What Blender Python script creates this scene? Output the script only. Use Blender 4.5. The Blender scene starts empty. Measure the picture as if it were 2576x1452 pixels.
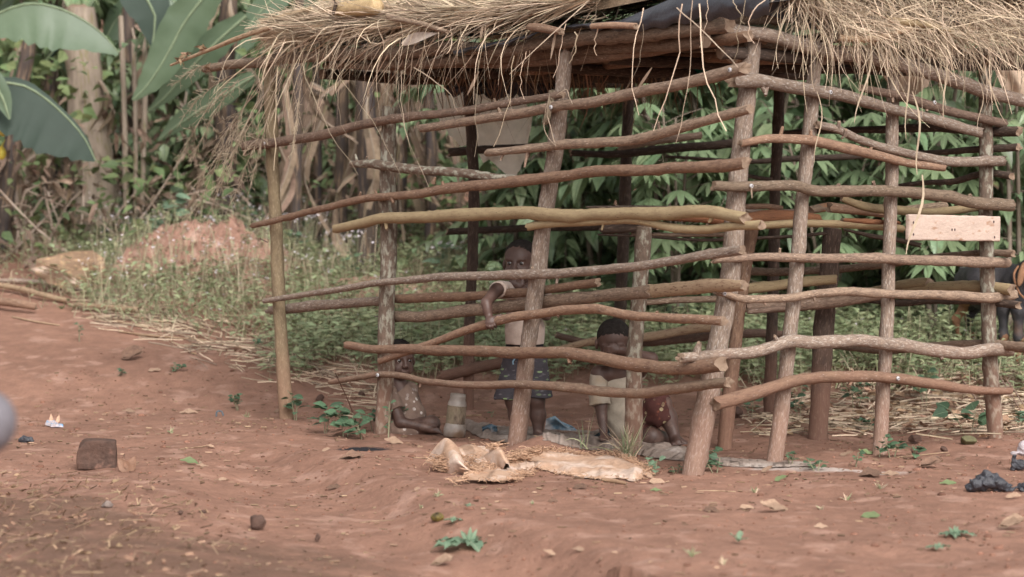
import bpy, math, random
import numpy as np
from mathutils import Vector, noise as mnoise

# ---------------------------------------------------------------- camera, world, sun
C = bpy.context.scene.collection
SC = bpy.context.scene
FP = 7080.0                      # focal length in units of a 2576 px wide picture
CAMZ = 1.24
PITCH = math.atan((726 - 460) / FP)
cam_d = bpy.data.cameras.new("camera")
cam = bpy.data.objects.new("camera", cam_d)
C.objects.link(cam)
cam.location = (0, 0, CAMZ)
cam.rotation_euler = (math.pi / 2 - PITCH, 0, 0)
cam_d.sensor_width = 36.0
cam_d.lens = 36.0 * FP / 2576
cam_d.clip_start = 0.1
cam_d.clip_end = 1000
cam_d.dof.use_dof = True
cam_d.dof.focus_distance = 12.95
cam_d.dof.aperture_fstop = 2.7
cam_d.dof.aperture_blades = 7
SC.camera = cam

SUN_EL, SUN_AZ = 40.0, 160.0     # azimuth clockwise from +Y (view direction): behind the camera, from the right
w = bpy.data.worlds.new("World")
SC.world = w
w.use_nodes = True
nt = w.node_tree
bg = nt.nodes["Background"]
sky = nt.nodes.new("ShaderNodeTexSky")
sky.sky_type = 'NISHITA'
sky.sun_disc = False
sky.sun_elevation = math.radians(SUN_EL)
sky.sun_rotation = math.radians(SUN_AZ)
sky.air_density = 1.0
sky.dust_density = 4.0
hs = nt.nodes.new("ShaderNodeHueSaturation")
hs.inputs['Saturation'].default_value = 0.08
nt.links.new(sky.outputs[0], hs.inputs['Color'])
nt.links.new(hs.outputs[0], bg.inputs[0])
bg.inputs[1].default_value = 0.15
sd = bpy.data.lights.new("sun", 'SUN')
sd.energy = 1.5
sd.angle = math.radians(38)
sd.color = (1.0, 0.95, 0.88)
so = bpy.data.objects.new("sun", sd)
C.objects.link(so)
_el, _az = math.radians(SUN_EL), math.radians(SUN_AZ)
_dir = Vector((math.sin(_az) * math.cos(_el), math.cos(_az) * math.cos(_el), math.sin(_el)))
so.rotation_euler = (-_dir).to_track_quat('-Z', 'Y').to_euler()
so.location = _dir * 50
SC.view_settings.view_transform = 'Standard'
SC.view_settings.look = 'None'
SC.view_settings.gamma = 1
SC.view_settings.exposure = 0.68
SC.cycles.use_denoising = True
SC.cycles.max_bounces = 6
SC.cycles.diffuse_bounces = 3
SC.cycles.glossy_bounces = 2
SC.cycles.transmission_bounces = 6
SC.cycles.transparent_max_bounces = 8
SC.cycles.caustics_reflective = False
SC.cycles.caustics_refractive = False

rng = random.Random(7)
nr = np.random.default_rng(11)

# ---------------------------------------------------------------- picture -> world helpers
cp, sp = math.cos(PITCH), math.sin(PITCH)
def ray(px, py):
    u = (px - 1288) / FP; v = -(py - 726) / FP
    return (u, cp + v * sp, -sp + v * cp)
def at(px, py, Y):
    d = ray(px, py); t = Y / d[1]
    return Vector((d[0] * t, Y, CAMZ + d[2] * t))
def sstep(a, b, x):
    t = min(1.0, max(0.0, (x - a) / (b - a))); return t * t * (3 - 2 * t)
def flatg(px, py):
    d = ray(px, py); t = -CAMZ / d[2]
    return (d[0] * t, d[1] * t)
_bank = [flatg(*p) for p in ((430, 1105), (560, 1120), (700, 1150), (860, 1195), (980, 1245), (1060, 1300), (1240, 1345), (1500, 1420))]
def _bankd(x, y):
    best = 1e9; sg = 1
    for (ax, ay), (bx, by) in zip(_bank[:-1], _bank[1:]):
        dx, dy = bx - ax, by - ay
        t = max(0, min(1, ((x - ax) * dx + (y - ay) * dy) / (dx * dx + dy * dy)))
        ex, ey = x - ax - dx * t, y - ay - dy * t
        d = math.hypot(ex, ey)
        if d < best:
            best = d; sg = 1 if dx * (y - ay) - dy * (x - ax) > 0 else -1
    return best * sg
def terr(x, y):
    z = 0.0
    if y > 14.6:
        q = y - 14.6
        z += 0.122 * q * sstep(0, 1.5, q) if q < 40 else 0.122 * 40 + (q - 40) * 0.05
    n = mnoise.noise
    z += 0.022 * n(Vector((x * 0.8, y * 0.8, 3.1)))
    z += 0.016 * n(Vector((x * 2.6, y * 2.0, 9.7)))
    if y < 20:
        z += 0.0085 * n(Vector((x * 6, y * 5, 1.7))) + 0.0045 * abs(n(Vector((x * 15, y * 11, 5.2)))) + 0.003 * n(Vector((x * 34, y * 22, 2.2)))
    if y < 13.2:
        b = _bankd(x, y)
        f = sstep(-0.10, 0.16, b)
        fx_ = sstep(-1.55, -0.95, x)
        z -= 0.075 * (1 - f) * sstep(1.6, 0.25, abs(b)) * fx_ if b < 0.16 else 0
        z += 0.012 * math.exp(-((b - 0.22) / 0.12) ** 2) * fx_
    # small heap of earth inside the hut and the one under the sack
    for (hx, hy, hh, hr) in HEAPS:
        d2 = ((x - hx) ** 2 + (y - hy) ** 2) / (hr * hr)
        if d2 < 9: z += hh * math.exp(-d2)
    return z
_h = flatg(1380, 1150); _h2 = flatg(1930, 1085); _h3 = flatg(1180, 1385); _h4 = flatg(2450, 935)
HEAPS = [(_h[0], _h[1], 0.095, 0.20), (_h2[0], _h2[1], 0.05, 0.3), (_h3[0] + .05, _h3[1] - .1, -0.05, 0.22)]
def G(px, py):
    """point of the terrain seen at a picture position"""
    d = ray(px, py); Y = 7.0; step = 0.12
    f = lambda Yv: CAMZ + d[2] / d[1] * Yv - terr(d[0] / d[1] * Yv, Yv)
    while f(Y) > 0 and Y < 60: Y += step
    lo, hi = Y - step, Y
    for _ in range(12):
        m = (lo + hi) / 2
        if f(m) > 0: lo = m
        else: hi = m
    x = d[0] / d[1] * hi
    return Vector((x, hi, terr(x, hi)))

# ---------------------------------------------------------------- mesh builder
class MB:
    def __init__(s):
        s.v = []; s.q = []; s.t = []; s.n = 0; s.rnd = []; s.bk = []; s.qm = []; s.tm = []
    def add(s, v, q=None, t=None, mat=0, rnd=0.5, bk=None):
        v = np.asarray(v, float).reshape(-1, 3); m = len(v)
        s.v.append(v)
        s.rnd.append(np.broadcast_to(np.asarray(rnd, float), (m,)).copy())
        s.bk.append(np.zeros((m, 3)) if bk is None else np.asarray(bk, float).reshape(-1, 3))
        if q is not None and len(q):
            q = np.asarray(q, int).reshape(-1, 4) + s.n
            s.q.append(q); s.qm.append(np.full(len(q), mat))
        if t is not None and len(t):
            t = np.asarray(t, int).reshape(-1, 3) + s.n
            s.t.append(t); s.tm.append(np.full(len(t), mat))
        s.n += m
        return s
    def build(s, name, mats, parent=None, smooth=True, origin=None):
        me = bpy.data.meshes.new(name)
        V = np.concatenate(s.v) if s.v else np.zeros((0, 3))
        Q = np.concatenate(s.q) if s.q else np.zeros((0, 4), int)
        T = np.concatenate(s.t) if s.t else np.zeros((0, 3), int)
        off = np.zeros(3)
        if parent is not None:
            p = parent; off = np.zeros(3)
            while p is not None: off = off + np.array(p.location); p = p.parent
        elif origin is not None: off = np.array(origin, float)
        me.vertices.add(len(V)); me.vertices.foreach_set("co", (V - off).ravel())
        nl = len(Q) * 4 + len(T) * 3
        me.loops.add(nl); me.loops.foreach_set("vertex_index", np.concatenate([Q.ravel(), T.ravel()]).astype(np.int32))
        me.polygons.add(len(Q) + len(T))
        ls = np.concatenate([np.arange(len(Q)) * 4, len(Q) * 4 + np.arange(len(T)) * 3]).astype(np.int32)
        me.polygons.foreach_set("loop_start", ls)
        mi = np.concatenate(s.qm + s.tm) if (s.qm or s.tm) else np.zeros(0)
        me.polygons.foreach_set("material_index", mi.astype(np.int32))
        me.polygons.foreach_set("use_smooth", np.full(len(mi), bool(smooth)))
        a = me.attributes.new("rnd", 'FLOAT', 'POINT'); a.data.foreach_set("value", np.concatenate(s.rnd).astype(np.float32))
        a = me.attributes.new("bk", 'FLOAT_VECTOR', 'POINT'); a.data.foreach_set("vector", np.concatenate(s.bk).astype(np.float32).ravel())
        me.update(calc_edges=True)
        for m in (mats if isinstance(mats, (list, tuple)) else [mats]): me.materials.append(m)
        o = bpy.data.objects.new(name, me); C.objects.link(o)
        if parent is not None: o.parent = parent
        elif origin is not None: o.location = origin
        return o
def tag(o, label=None, cat=None, group=None, kind=None):
    if label: o["label"] = label
    if cat: o["category"] = cat
    if group: o["group"] = group
    if kind: o["kind"] = kind
    return o
def thing(name, label, cat, loc=(0, 0, 0), group=None):
    o = bpy.data.objects.new(name, None); C.objects.link(o); o.location = loc
    o.empty_display_size = 0.1
    return tag(o, label, cat, group)
def copy_tree(o, parent=None):
    c = o.copy(); C.objects.link(c)
    if parent is not None: c.parent = parent
    for ch in o.children: copy_tree(ch, c)
    return c

# ---------------------------------------------------------------- shapes
def catmull(P, step):
    P = [np.array(p, float) for p in P]
    if len(P) == 2: P = [P[0], (P[0] + P[1]) / 2, P[1]]
    Q = [2 * P[0] - P[1]] + P + [2 * P[-1] - P[-2]]
    out = []
    for i in range(1, len(Q) - 2):
        L = np.linalg.norm((Q[i + 1] - Q[i])[:3]); k = max(1, int(L / step))
        for j in range(k):
            t = j / k
            out.append(0.5 * ((2 * Q[i]) + (-Q[i - 1] + Q[i + 1]) * t + (2 * Q[i - 1] - 5 * Q[i] + 4 * Q[i + 1] - Q[i + 2]) * t * t
                              + (-Q[i - 1] + 3 * Q[i] - 3 * Q[i + 1] + Q[i + 2]) * t ** 3))
    out.append(Q[-2])
    return np.array(out)
def tube(mb, pts, rad, nseg=12, step=0.04, bump=0.15, lump=0.06, seed=0, caps=True, flat=1.0, flatdir=None, splinter=False, rnd=None, kink=.14):
    """a pole of bark: pts = points, rad = radii; slot 0 bark, slot 1 the sawn or broken wood"""
    rr = rad if hasattr(rad, '__len__') else [rad] * len(pts)
    P4 = catmull([list(p) + [r] for p, r in zip(pts, np.interp(np.linspace(0, 1, len(pts)), np.linspace(0, 1, len(rr)), rr))], step)
    P = P4[:, :3]; R = P4[:, 3]; n = len(P)
    if n > 8 and caps:
        kr = np.random.default_rng(seed + 77); si = np.arange(n) * step; w3 = np.sin(si * 11 + kr.uniform(0, 6)) * .5 + np.sin(si * 5.3 + kr.uniform(0, 6)) * .6 + np.sin(si * 24 + kr.uniform(0, 6)) * .22
        P = P + (w3 * R * kink * np.clip(np.minimum(np.arange(n), np.arange(n)[::-1]) / 4, 0, 1))[:, None] * np.array([[.25, .1, 1.0]]) * (abs((P[-1] - P[0])[2]) < .5) + (w3 * R * kink * .6)[:, None] * np.array([[1.0, 0, 0]]) * (abs((P[-1] - P[0])[2]) >= .5)
    T = np.gradient(P, axis=0); T /= np.linalg.norm(T, axis=1)[:, None] + 1e-9
    ref = np.array([0, 0, 1.0]) if abs(T[0][2]) < 0.8 else np.array([0, 1.0, 0])
    if flatdir is not None: ref = np.array(flatdir, float)
    A = np.cross(T, ref); A /= np.linalg.norm(A, axis=1)[:, None]; Bv = np.cross(A, T)
    s = np.concatenate([[0], np.cumsum(np.linalg.norm(np.diff(P, axis=0), axis=1))])
    th = np.linspace(0, 2 * np.pi, nseg, endpoint=False)
    rs = np.random.default_rng(seed + 1)
    V = np.zeros((n, nseg, 3)); BK = np.zeros((n, nseg, 3))
    ph = rs.uniform(0, 20, 6)
    kn = rs.uniform(0, s[-1], max(1, int(s[-1] / 0.35))); ka = rs.uniform(0, 2 * np.pi, len(kn))
    for i in range(n):
        rn = 1 + lump * (math.sin(s[i] * 9 + ph[0]) * 0.5 + math.sin(s[i] * 23 + ph[1]) * 0.3)
        rn = rn + bump * 0.5 * (np.sin(th * 2 + ph[2] + s[i] * 3) * 0.45 + np.sin(th * 3 + ph[3] - s[i] * 8) * 0.3) + bump * 0.22 * rs.standard_normal(nseg)
        for kk, aa in zip(kn, ka):
            d = s[i] - kk
            if abs(d) < 0.06: rn = rn + 0.22 * math.exp(-(d / 0.022) ** 2) * np.exp(-((np.angle(np.exp(1j * (th - aa)))) / 0.5) ** 2)
        r = R[i] * rn
        V[i] = P[i] + A[i] * (np.cos(th) * r)[:, None] + Bv[i] * (np.sin(th) * r * flat)[:, None]
        BK[i, :, 0] = s[i]; BK[i, :, 1] = np.cos(th) * R[i]; BK[i, :, 2] = np.sin(th) * R[i] + seed * 1.7
    if splinter:
        for e, sg in ((0, -1), (n - 1, 1)):
            V[e] += T[e] * (rs.uniform(-0.3, 1.0, nseg) * R[e] * sg)[:, None]
    i0 = np.arange(n - 1)[:, None] * nseg; j = np.arange(nseg)[None]; j2 = (j + 1) % nseg
    q = np.stack([i0 + j, i0 + j2, i0 + nseg + j2, i0 + nseg + j], -1).reshape(-1, 4)
    rv = rs.uniform() if rnd is None else rnd
    mb.add(V.reshape(-1, 3), q=q[:, ::-1], mat=0, rnd=rv, bk=BK.reshape(-1, 3))
    if caps:
        for e, sg in ((0, -1), (n - 1, 1)):
            ring = V[e]; c = P[e] + T[e] * sg * R[e] * rs.uniform(0.0, 0.25)
            mid = P[e] + (ring - P[e]) * 0.6 + T[e] * sg * (rs.uniform(-.05, .3, nseg) * R[e])[:, None]
            vv = np.concatenate([ring, mid, [c]]); m = nseg
            jj = np.arange(m); k2 = (jj + 1) % m
            qq = np.stack([jj, k2, m + k2, m + jj], -1); tt = np.stack([m + jj, m + k2, np.full(m, 2 * m)], -1)
            if sg < 0: qq = qq[:, ::-1]; tt = tt[:, ::-1]
            bb = np.concatenate([np.tile([[0, 1, 0]], (m, 1)), np.tile([[0, .6, 0]], (m, 1)), [[0, 0, 0]]])
            mb.add(vv, q=qq[:, ::-1], t=tt[:, ::-1], mat=1, rnd=rv, bk=bb)
    return mb
def fibers(mb, P, R, sides=3, rnd=None, mat=0, side=None):
    """N strands of K points; sides=2 gives ribbons"""
    P = np.asarray(P, float); N, K, _ = P.shape
    R = np.broadcast_to(np.asarray(R, float), (N, K)) if np.ndim(R) < 2 else np.asarray(R)
    T = np.gradient(P, axis=1); T /= np.linalg.norm(T, axis=2)[..., None] + 1e-9
    if side is None:
        ref = nr.standard_normal((N, 1, 3)); ref /= np.linalg.norm(ref, axis=2)[..., None]
    else: ref = side.reshape(-1, 1, 3)
    A = np.cross(T, ref); A /= np.linalg.norm(A, axis=2)[..., None] + 1e-9; Bv = np.cross(A, T)
    if sides == 2: V = np.stack([P - A * R[..., None], P + A * R[..., None]], 2)
    else:
        th = np.arange(sides) * 2 * np.pi / sides
        V = P[:, :, None] + A[:, :, None] * (np.cos(th)[None, None, :, None] * R[..., None, None]) + Bv[:, :, None] * (np.sin(th)[None, None, :, None] * R[..., None, None])
    S = sides
    b = (np.arange(N) * K * S)[:, None, None] + (np.arange(K - 1) * S)[None, :, None]
    j = np.arange(S if S > 2 else 1)[None, None]; j2 = (j + 1) % S
    q = np.stack([b + j, b + j2, b + S + j2, b + S + j], -1).reshape(-1, 4)
    rn = nr.uniform(size=N) if rnd is None else np.broadcast_to(rnd, (N,))
    mb.add(V.reshape(-1, 3), q=q, mat=mat, rnd=np.repeat(rn, K * S), bk=np.repeat(P.reshape(-1, 3), S, 0))
    return mb
def leaf_template(w=0.4, droop=0.25, fold=0.18, nseg=4, wave=0.0, pw=0.6):
    """leaf of length 1 along +Y"""
    y = np.linspace(0, 1, nseg + 1)
    hw = w * 0.5 * np.sin(np.pi * np.clip(y, 0.0, 1) ** pw); hw[0] = 0.012; hw[-1] = 0.004
    V = []
    for i, yy in enumerate(y):
        z = -droop * yy ** 2
        for k in (-1, 0, 1):
            V.append((k * hw[i], yy, z + abs(k) * fold * hw[i] + (wave * math.sin(i * 2.1 + k) if k else 0)))
    q = []
    for i in range(nseg):
        a = i * 3
        q += [(a, a + 1, a + 4, a + 3), (a + 1, a + 2, a + 5, a + 4)]
    return np.array(V), np.array(q)
def norm(a): return a / (np.linalg.norm(a, axis=-1, keepdims=True) + 1e-9)
def inst(mb, tpl, pos, d, nrm, size, rnd=None, mat=0, widen=None):
    """copies of a template: pos, direction (its +Y), normal hint (its +Z), size"""
    TV, TQ = tpl; pos = np.asarray(pos, float).reshape(-1, 3); N = len(pos)
    d = norm(np.broadcast_to(np.asarray(d, float), (N, 3))); nn = np.broadcast_to(np.asarray(nrm, float), (N, 3))
    X = norm(np.cross(d, nn)); Z = np.cross(X, d)
    s = np.broadcast_to(np.asarray(size, float), (N,))[:, None, None]
    wx = 1.0 if widen is None else np.asarray(widen)[:, None, None]
    V = pos[:, None] + s * (TV[None, :, 0:1] * wx * X[:, None] + TV[None, :, 1:2] * d[:, None] + TV[None, :, 2:3] * Z[:, None])
    m = len(TV); Q = (TQ[None] + (np.arange(N) * m)[:, None, None]).reshape(-1, TQ.shape[1])
    rn = nr.uniform(size=N) if rnd is None else np.broadcast_to(rnd, (N,))
    bk = np.tile(TV, (N, 1))
    if TQ.shape[1] == 4: mb.add(V.reshape(-1, 3), q=Q, mat=mat, rnd=np.repeat(rn, m), bk=bk)
    else: mb.add(V.reshape(-1, 3), t=Q, mat=mat, rnd=np.repeat(rn, m), bk=bk)
    return mb
def grid(mb, V, mat=0, rnd=0.5, bk=None, wrap=False):
    n, m = V.shape[:2]
    i = np.arange(n - 1)[:, None] * m; j = np.arange(m if wrap else m - 1)[None]; j2 = (j + 1) % m
    q = np.stack([i + j, i + j2, i + m + j2, i + m + j], -1).reshape(-1, 4)
    if bk is None:
        a, b = np.meshgrid(np.linspace(0, 1, n), np.linspace(0, 1, m), indexing='ij')
        bk = np.stack([a, b, a * 0], -1)
    mb.add(V.reshape(-1, 3), q=q, mat=mat, rnd=rnd, bk=bk.reshape(-1, 3)); return mb

# ---------------------------------------------------------------- solid shapes from distance fields (bodies, stones, bags)
class Solid:
    def __init__(s): s.p = []
    def cone(s, a, b, ra, rb, k=0.012, op='u'):
        s.p.append(('c', np.array(a, float), np.array(b, float), ra, rb, k, op)); return s
    def chain(s, pts, rad, k=0.012):
        for i in range(len(pts) - 1): s.cone(pts[i], pts[i + 1], rad[i], rad[i + 1], k)
        return s
    def ell(s, c, r, R=None, k=0.012, op='u'):
        s.p.append(('e', np.array(c, float), np.array(r, float), np.eye(3) if R is None else R, None, k, op)); return s
    def half(s, c, n, k=0.004):
        s.p.append(('h', np.array(c, float), norm(np.array(n, float)), None, None, k, 'x')); return s
    def box(s, c, r, R=None, k=0.004, op='u'):
        s.p.append(('b', np.array(c, float), np.array(r, float), np.eye(3) if R is None else R, None, k, op)); return s
    def mesh(s, h=0.004, disp=None, smooth=1):
        lo, hi = np.full(3, 1e9), np.full(3, -1e9); bb = []
        for p in s.p:
            if p[0] == 'c': r = max(p[3], p[4]); l = np.minimum(p[1], p[2]) - r; u = np.maximum(p[1], p[2]) + r
            elif p[0] in 'eb': r = np.linalg.norm(p[2]) if p[0] == 'b' else p[2].max(); l = p[1] - r; u = p[1] + r
            else: l = u = None
            bb.append((l, u))
            if l is not None and p[6] == 'u': lo = np.minimum(lo, l); hi = np.maximum(hi, u)
        lo -= 5 * h + 0.012; hi += 5 * h + 0.012
        nx = np.ceil((hi - lo) / h).astype(int) + 1
        phi = np.full(nx, 1.0, np.float32)
        ax = [lo[i] + h * np.arange(nx[i]) for i in range(3)]
        for p, (l, u) in zip(s.p, bb):
            if l is None: sl = [slice(0, nx[i]) for i in range(3)]
            else:
                mg = 0.03 + p[5]
                sl = [slice(max(0, int((l[i] - mg - lo[i]) / h)), min(nx[i], int((u[i] + mg - lo[i]) / h) + 2)) for i in range(3)]
            X, Y, Z = np.meshgrid(*[ax[i][sl[i]] for i in range(3)], indexing='ij')
            Q = np.stack([X, Y, Z], -1)
            if Q.size == 0: continue
            if p[0] == 'c':
                ab = p[2] - p[1]; L2 = ab @ ab + 1e-12; t = np.clip(((Q - p[1]) @ ab) / L2, 0, 1)
                d = np.linalg.norm(Q - p[1] - t[..., None] * ab, axis=-1) - (p[3] + (p[4] - p[3]) * t)
            elif p[0] == 'e':
                q = (Q - p[1]) @ p[3]; k0 = np.linalg.norm(q / p[2], axis=-1); k1 = np.linalg.norm(q / p[2] ** 2, axis=-1) + 1e-9
                d = k0 * (k0 - 1) / k1
            elif p[0] == 'b':
                q = np.abs((Q - p[1]) @ p[3]) - p[2]
                d = np.linalg.norm(np.maximum(q, 0), axis=-1) + np.minimum(q.max(-1), 0)
            else: d = (Q - p[1]) @ p[2]
            f = phi[tuple(sl)]; k = p[5]
            if p[6] == 'u':
                m = np.minimum(f, d); e = np.maximum(k - np.abs(f - d), 0) / k; r = m - e * e * k * 0.25
            else:
                dd = -d if p[6] == 's' else d
                m = np.maximum(f, dd); e = np.maximum(k - np.abs(f - dd), 0) / k; r = m + e * e * k * 0.25
            phi[tuple(sl)] = r
        if disp is not None:
            near = np.abs(phi) < 0.03
            I = np.argwhere(near); Pn = lo + I * h
            phi[near] += disp(Pn).astype(np.float32)
        return surfnet(phi, lo, h, smooth)
def surfnet(phi, lo, h, smooth=1):
    s = phi < 0
    nx, ny, nz = phi.shape
    c = np.zeros((nx - 1, ny - 1, nz - 1), np.int8)
    for i in (0, 1):
        for j in (0, 1):
            for k in (0, 1): c += s[i:nx - 1 + i, j:ny - 1 + j, k:nz - 1 + k]
    I = np.argwhere((c > 0) & (c < 8))
    idx = -np.ones(c.shape, np.int64); idx[tuple(I.T)] = np.arange(len(I))
    acc = np.zeros((len(I), 3)); cnt = np.zeros(len(I))
    cor = [(i, j, k) for i in (0, 1) for j in (0, 1) for k in (0, 1)]
    vals = {o: phi[I[:, 0] + o[0], I[:, 1] + o[1], I[:, 2] + o[2]] for o in cor}
    for a in cor:
        for ax in range(3):
            if a[ax] == 0:
                b = list(a); b[ax] = 1; b = tuple(b)
                va, vb = vals[a], vals[b]; m = (va < 0) != (vb < 0)
                t = va[m] / (va[m] - vb[m] + 1e-12)
                pt = np.array(a, float)[None].repeat(m.sum(), 0); pt[:, ax] += t
                acc[m] += pt; cnt[m] += 1
    V = lo + h * (I + acc / cnt[:, None])
    F = []
    for ax in range(3):
        o = [0, 0, 0]; o[ax] = 1
        a = s[:nx - o[0], :ny - o[1], :nz - o[2]]; b = s[o[0]:, o[1]:, o[2]:]
        E = np.argwhere(a != b); sg = a[tuple(E.T)]
        u, v = (ax + 1) % 3, (ax + 2) % 3
        ok = (E[:, u] > 0) & (E[:, v] > 0) & (E[:, u] < phi.shape[u] - 1) & (E[:, v] < phi.shape[v] - 1)
        E = E[ok]; sg = sg[ok]
        def cell(du, dv):
            q = E.copy(); q[:, u] -= du; q[:, v] -= dv
            return idx[tuple(q.T)]
        f = np.stack([cell(1, 1), cell(0, 1), cell(0, 0), cell(1, 0)], -1)
        f[~sg] = f[~sg][:, ::-1]
        F.append(f)
    F = np.concatenate(F)
    F = F[(F >= 0).all(1)]
    for _ in range(smooth):
        S = np.zeros_like(V); n = np.zeros(len(V))
        for i in range(4):
            np.add.at(S, F[:, i], V[F[:, (i + 1) % 4]] + V[F[:, (i - 1) % 4]]); np.add.at(n, F[:, i], 2)
        V = V * 0.45 + 0.55 * S / np.maximum(n, 1)[:, None]
    return V, F
def solid_obj(name, sol, mat, parent=None, h=0.004, disp=None, smooth=1, origin=None, rnd=0.5):
    V, F = sol.mesh(h, disp, smooth)
    mb = MB(); mb.add(V, q=F, rnd=rnd, bk=V)
    return mb.build(name, mat, parent, origin=origin)
def wob(a, f, seed=0):
    ph = np.random.default_rng(seed).uniform(0, 6, 9)
    def fn(P):
        x, y, z = P.T * f
        return a * (np.sin(x + 1.3 * np.sin(y * 1.1 + ph[0]) + ph[1]) * np.sin(y * 1.2 + ph[2] + np.sin(z + ph[3])) + 0.6 * np.sin(z * 1.4 + x * 0.8 + ph[4]) * np.sin(y * 2.1 - z + ph[5]))
    return fn

# ---------------------------------------------------------------- materials
def srgb(r, g, b):
    f = lambda c: ((c / 255 + 0.055) / 1.055) ** 2.4 if c > 10 else c / 255 / 12.92
    return (f(r), f(g), f(b), 1)
def mat(name, c1, c2, scale=8, stretch=(1, 1, 1), coord='obj', rough=0.85, bump=0.3, bscale=None, c3=None, c3amt=0.5, c3scale=20,
        rnd=0.0, rhue=0.0, spots=None, spotscale=30, spotamt=0.3, transl=0.0, spec=0.2, fine=0.25, transm=0, vein=None, sat=1.0, bdist=0.01, sheen=0):
    m = bpy.data.materials.new(name); m.use_nodes = True; N = m.node_tree.nodes; L = m.node_tree.links
    bs = N["Principled BSDF"]; out = N["Material Output"]
    def nd(t, **k):
        n = N.new(t)
        for a, b in k.items(): setattr(n, a, b)
        return n
    if coord == 'obj': tc = nd("ShaderNodeTexCoord").outputs['Object']
    elif coord == 'world': tc = nd("ShaderNodeNewGeometry").outputs['Position']
    else: tc = nd("ShaderNodeAttribute", attribute_name="bk").outputs['Vector']
    mp = nd("ShaderNodeMapping"); L.new(tc, mp.inputs[0]); mp.inputs['Scale'].default_value = stretch
    def noise(sc, det=5, rg=0.6, dis=0.0, vec=None):
        n = nd("ShaderNodeTexNoise"); n.inputs['Scale'].default_value = sc; n.inputs['Detail'].default_value = det
        n.inputs['Roughness'].default_value = rg; n.inputs['Distortion'].default_value = dis; L.new(vec or mp.outputs[0], n.inputs['Vector']); return n.outputs['Fac']
    def ramp(f, lo, hi):
        r = nd("ShaderNodeMapRange"); r.inputs['From Min'].default_value = lo; r.inputs['From Max'].default_value = hi; L.new(f, r.inputs['Value']); return r.outputs[0]
    def mix(f, a, b, mode='MIX'):
        x = nd("ShaderNodeMix", data_type='RGBA', blend_type=mode)
        if isinstance(f, float): x.inputs[0].default_value = f
        else: L.new(f, x.inputs[0])
        for i, q in ((6, a), (7, b)):
            if isinstance(q, tuple): x.inputs[i].default_value = q
            else: L.new(q, x.inputs[i])
        return x.outputs[2]
    col = mix(ramp(noise(scale), 0.32, 0.68), c1, c2)
    if c3 is not None: col = mix(ramp(noise(c3scale, 4, 0.55), 0.62 - c3amt * 0.25, 0.72 - c3amt * 0.2), col, c3)
    if spots is not None:
        vz = nd("ShaderNodeTexVoronoi"); vz.inputs['Scale'].default_value = spotscale; L.new(mp.outputs[0], vz.inputs['Vector'])
        mm = nd("ShaderNodeMath", operation='LESS_THAN'); L.new(vz.outputs['Distance'], mm.inputs[0]); mm.inputs[1].default_value = spotamt
        m2 = nd("ShaderNodeMath", operation='MULTIPLY'); L.new(mm.outputs[0], m2.inputs[0]); L.new(ramp(noise(spotscale * 0.23), 0.42, 0.6), m2.inputs[1])
        col = mix(m2.outputs[0], col, spots)
    if fine:
        v = ramp(noise(scale * 6, 4, 0.7), 0.25, 0.75)
        r2 = nd("ShaderNodeMapRange"); r2.inputs['To Min'].default_value = 1 - fine; r2.inputs['To Max'].default_value = 1 + fine; L.new(v, r2.inputs['Value'])
        hv = nd("ShaderNodeHueSaturation"); L.new(r2.outputs[0], hv.inputs['Value']); L.new(col, hv.inputs['Color']); col = hv.outputs[0]
    if rnd or rhue:
        at_ = nd("ShaderNodeAttribute", attribute_name="rnd").outputs['Fac']
        r2 = nd("ShaderNodeMapRange"); r2.inputs['To Min'].default_value = 1 - rnd; r2.inputs['To Max'].default_value = 1 + rnd; L.new(at_, r2.inputs['Value'])
        hv = nd("ShaderNodeHueSaturation"); L.new(r2.outputs[0], hv.inputs['Value']); L.new(col, hv.inputs['Color'])
        if rhue:
            m1 = nd("ShaderNodeMath", operation='MULTIPLY'); L.new(at_, m1.inputs[0]); m1.inputs[1].default_value = 7.31
            m2 = nd("ShaderNodeMath", operation='FRACT'); L.new(m1.outputs[0], m2.inputs[0])
            r3 = nd("ShaderNodeMapRange"); r3.inputs['To Min'].default_value = 0.5 - rhue; r3.inputs['To Max'].default_value = 0.5 + rhue; L.new(m2.outputs[0], r3.inputs['Value'])
            L.new(r3.outputs[0], hv.inputs['Hue'])
        col = hv.outputs[0]
    if vein is not None:      # leaf: paler midrib from the leaf's own coordinates
        at_ = nd("ShaderNodeAttribute", attribute_name="bk").outputs['Vector']; sx = nd("ShaderNodeSeparateXYZ"); L.new(at_, sx.inputs[0])
        ab = nd("ShaderNodeMath", operation='ABSOLUTE'); L.new(sx.outputs[0], ab.inputs[0])
        lt = nd("ShaderNodeMath", operation='LESS_THAN'); L.new(ab.outputs[0], lt.inputs[0]); lt.inputs[1].default_value = 0.02
        col = mix(lt.outputs[0], col, vein)
    L.new(col, bs.inputs['Base Color'])
    bs.inputs['Roughness'].default_value = rough; bs.inputs['Specular IOR Level'].default_value = spec
    if transm: bs.inputs['Transmission Weight'].default_value = transm
    if sheen: bs.inputs['Sheen Weight'].default_value = sheen
    if bump:
        bn = nd("ShaderNodeBump"); bn.inputs['Strength'].default_value = bump; bn.inputs['Distance'].default_value = bdist
        L.new(noise(bscale or scale * 4, 6, 0.65), bn.inputs['Height']); L.new(bn.outputs[0], bs.inputs['Normal'])
    if transl:
        tr = nd("ShaderNodeBsdfTranslucent"); L.new(col, tr.inputs[0]); ms = nd("ShaderNodeMixShader"); ms.inputs[0].default_value = transl
        L.new(bs.outputs[0], ms.inputs[1]); L.new(tr.outputs[0], ms.inputs[2]); L.new(ms.outputs[0], out.inputs[0])
    m["_col"] = 1
    return m
def rgb(r, g, b): return (r, g, b, 1)
BS = (6, 26, 26)   # bark coordinates: long along the pole, short across
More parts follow.
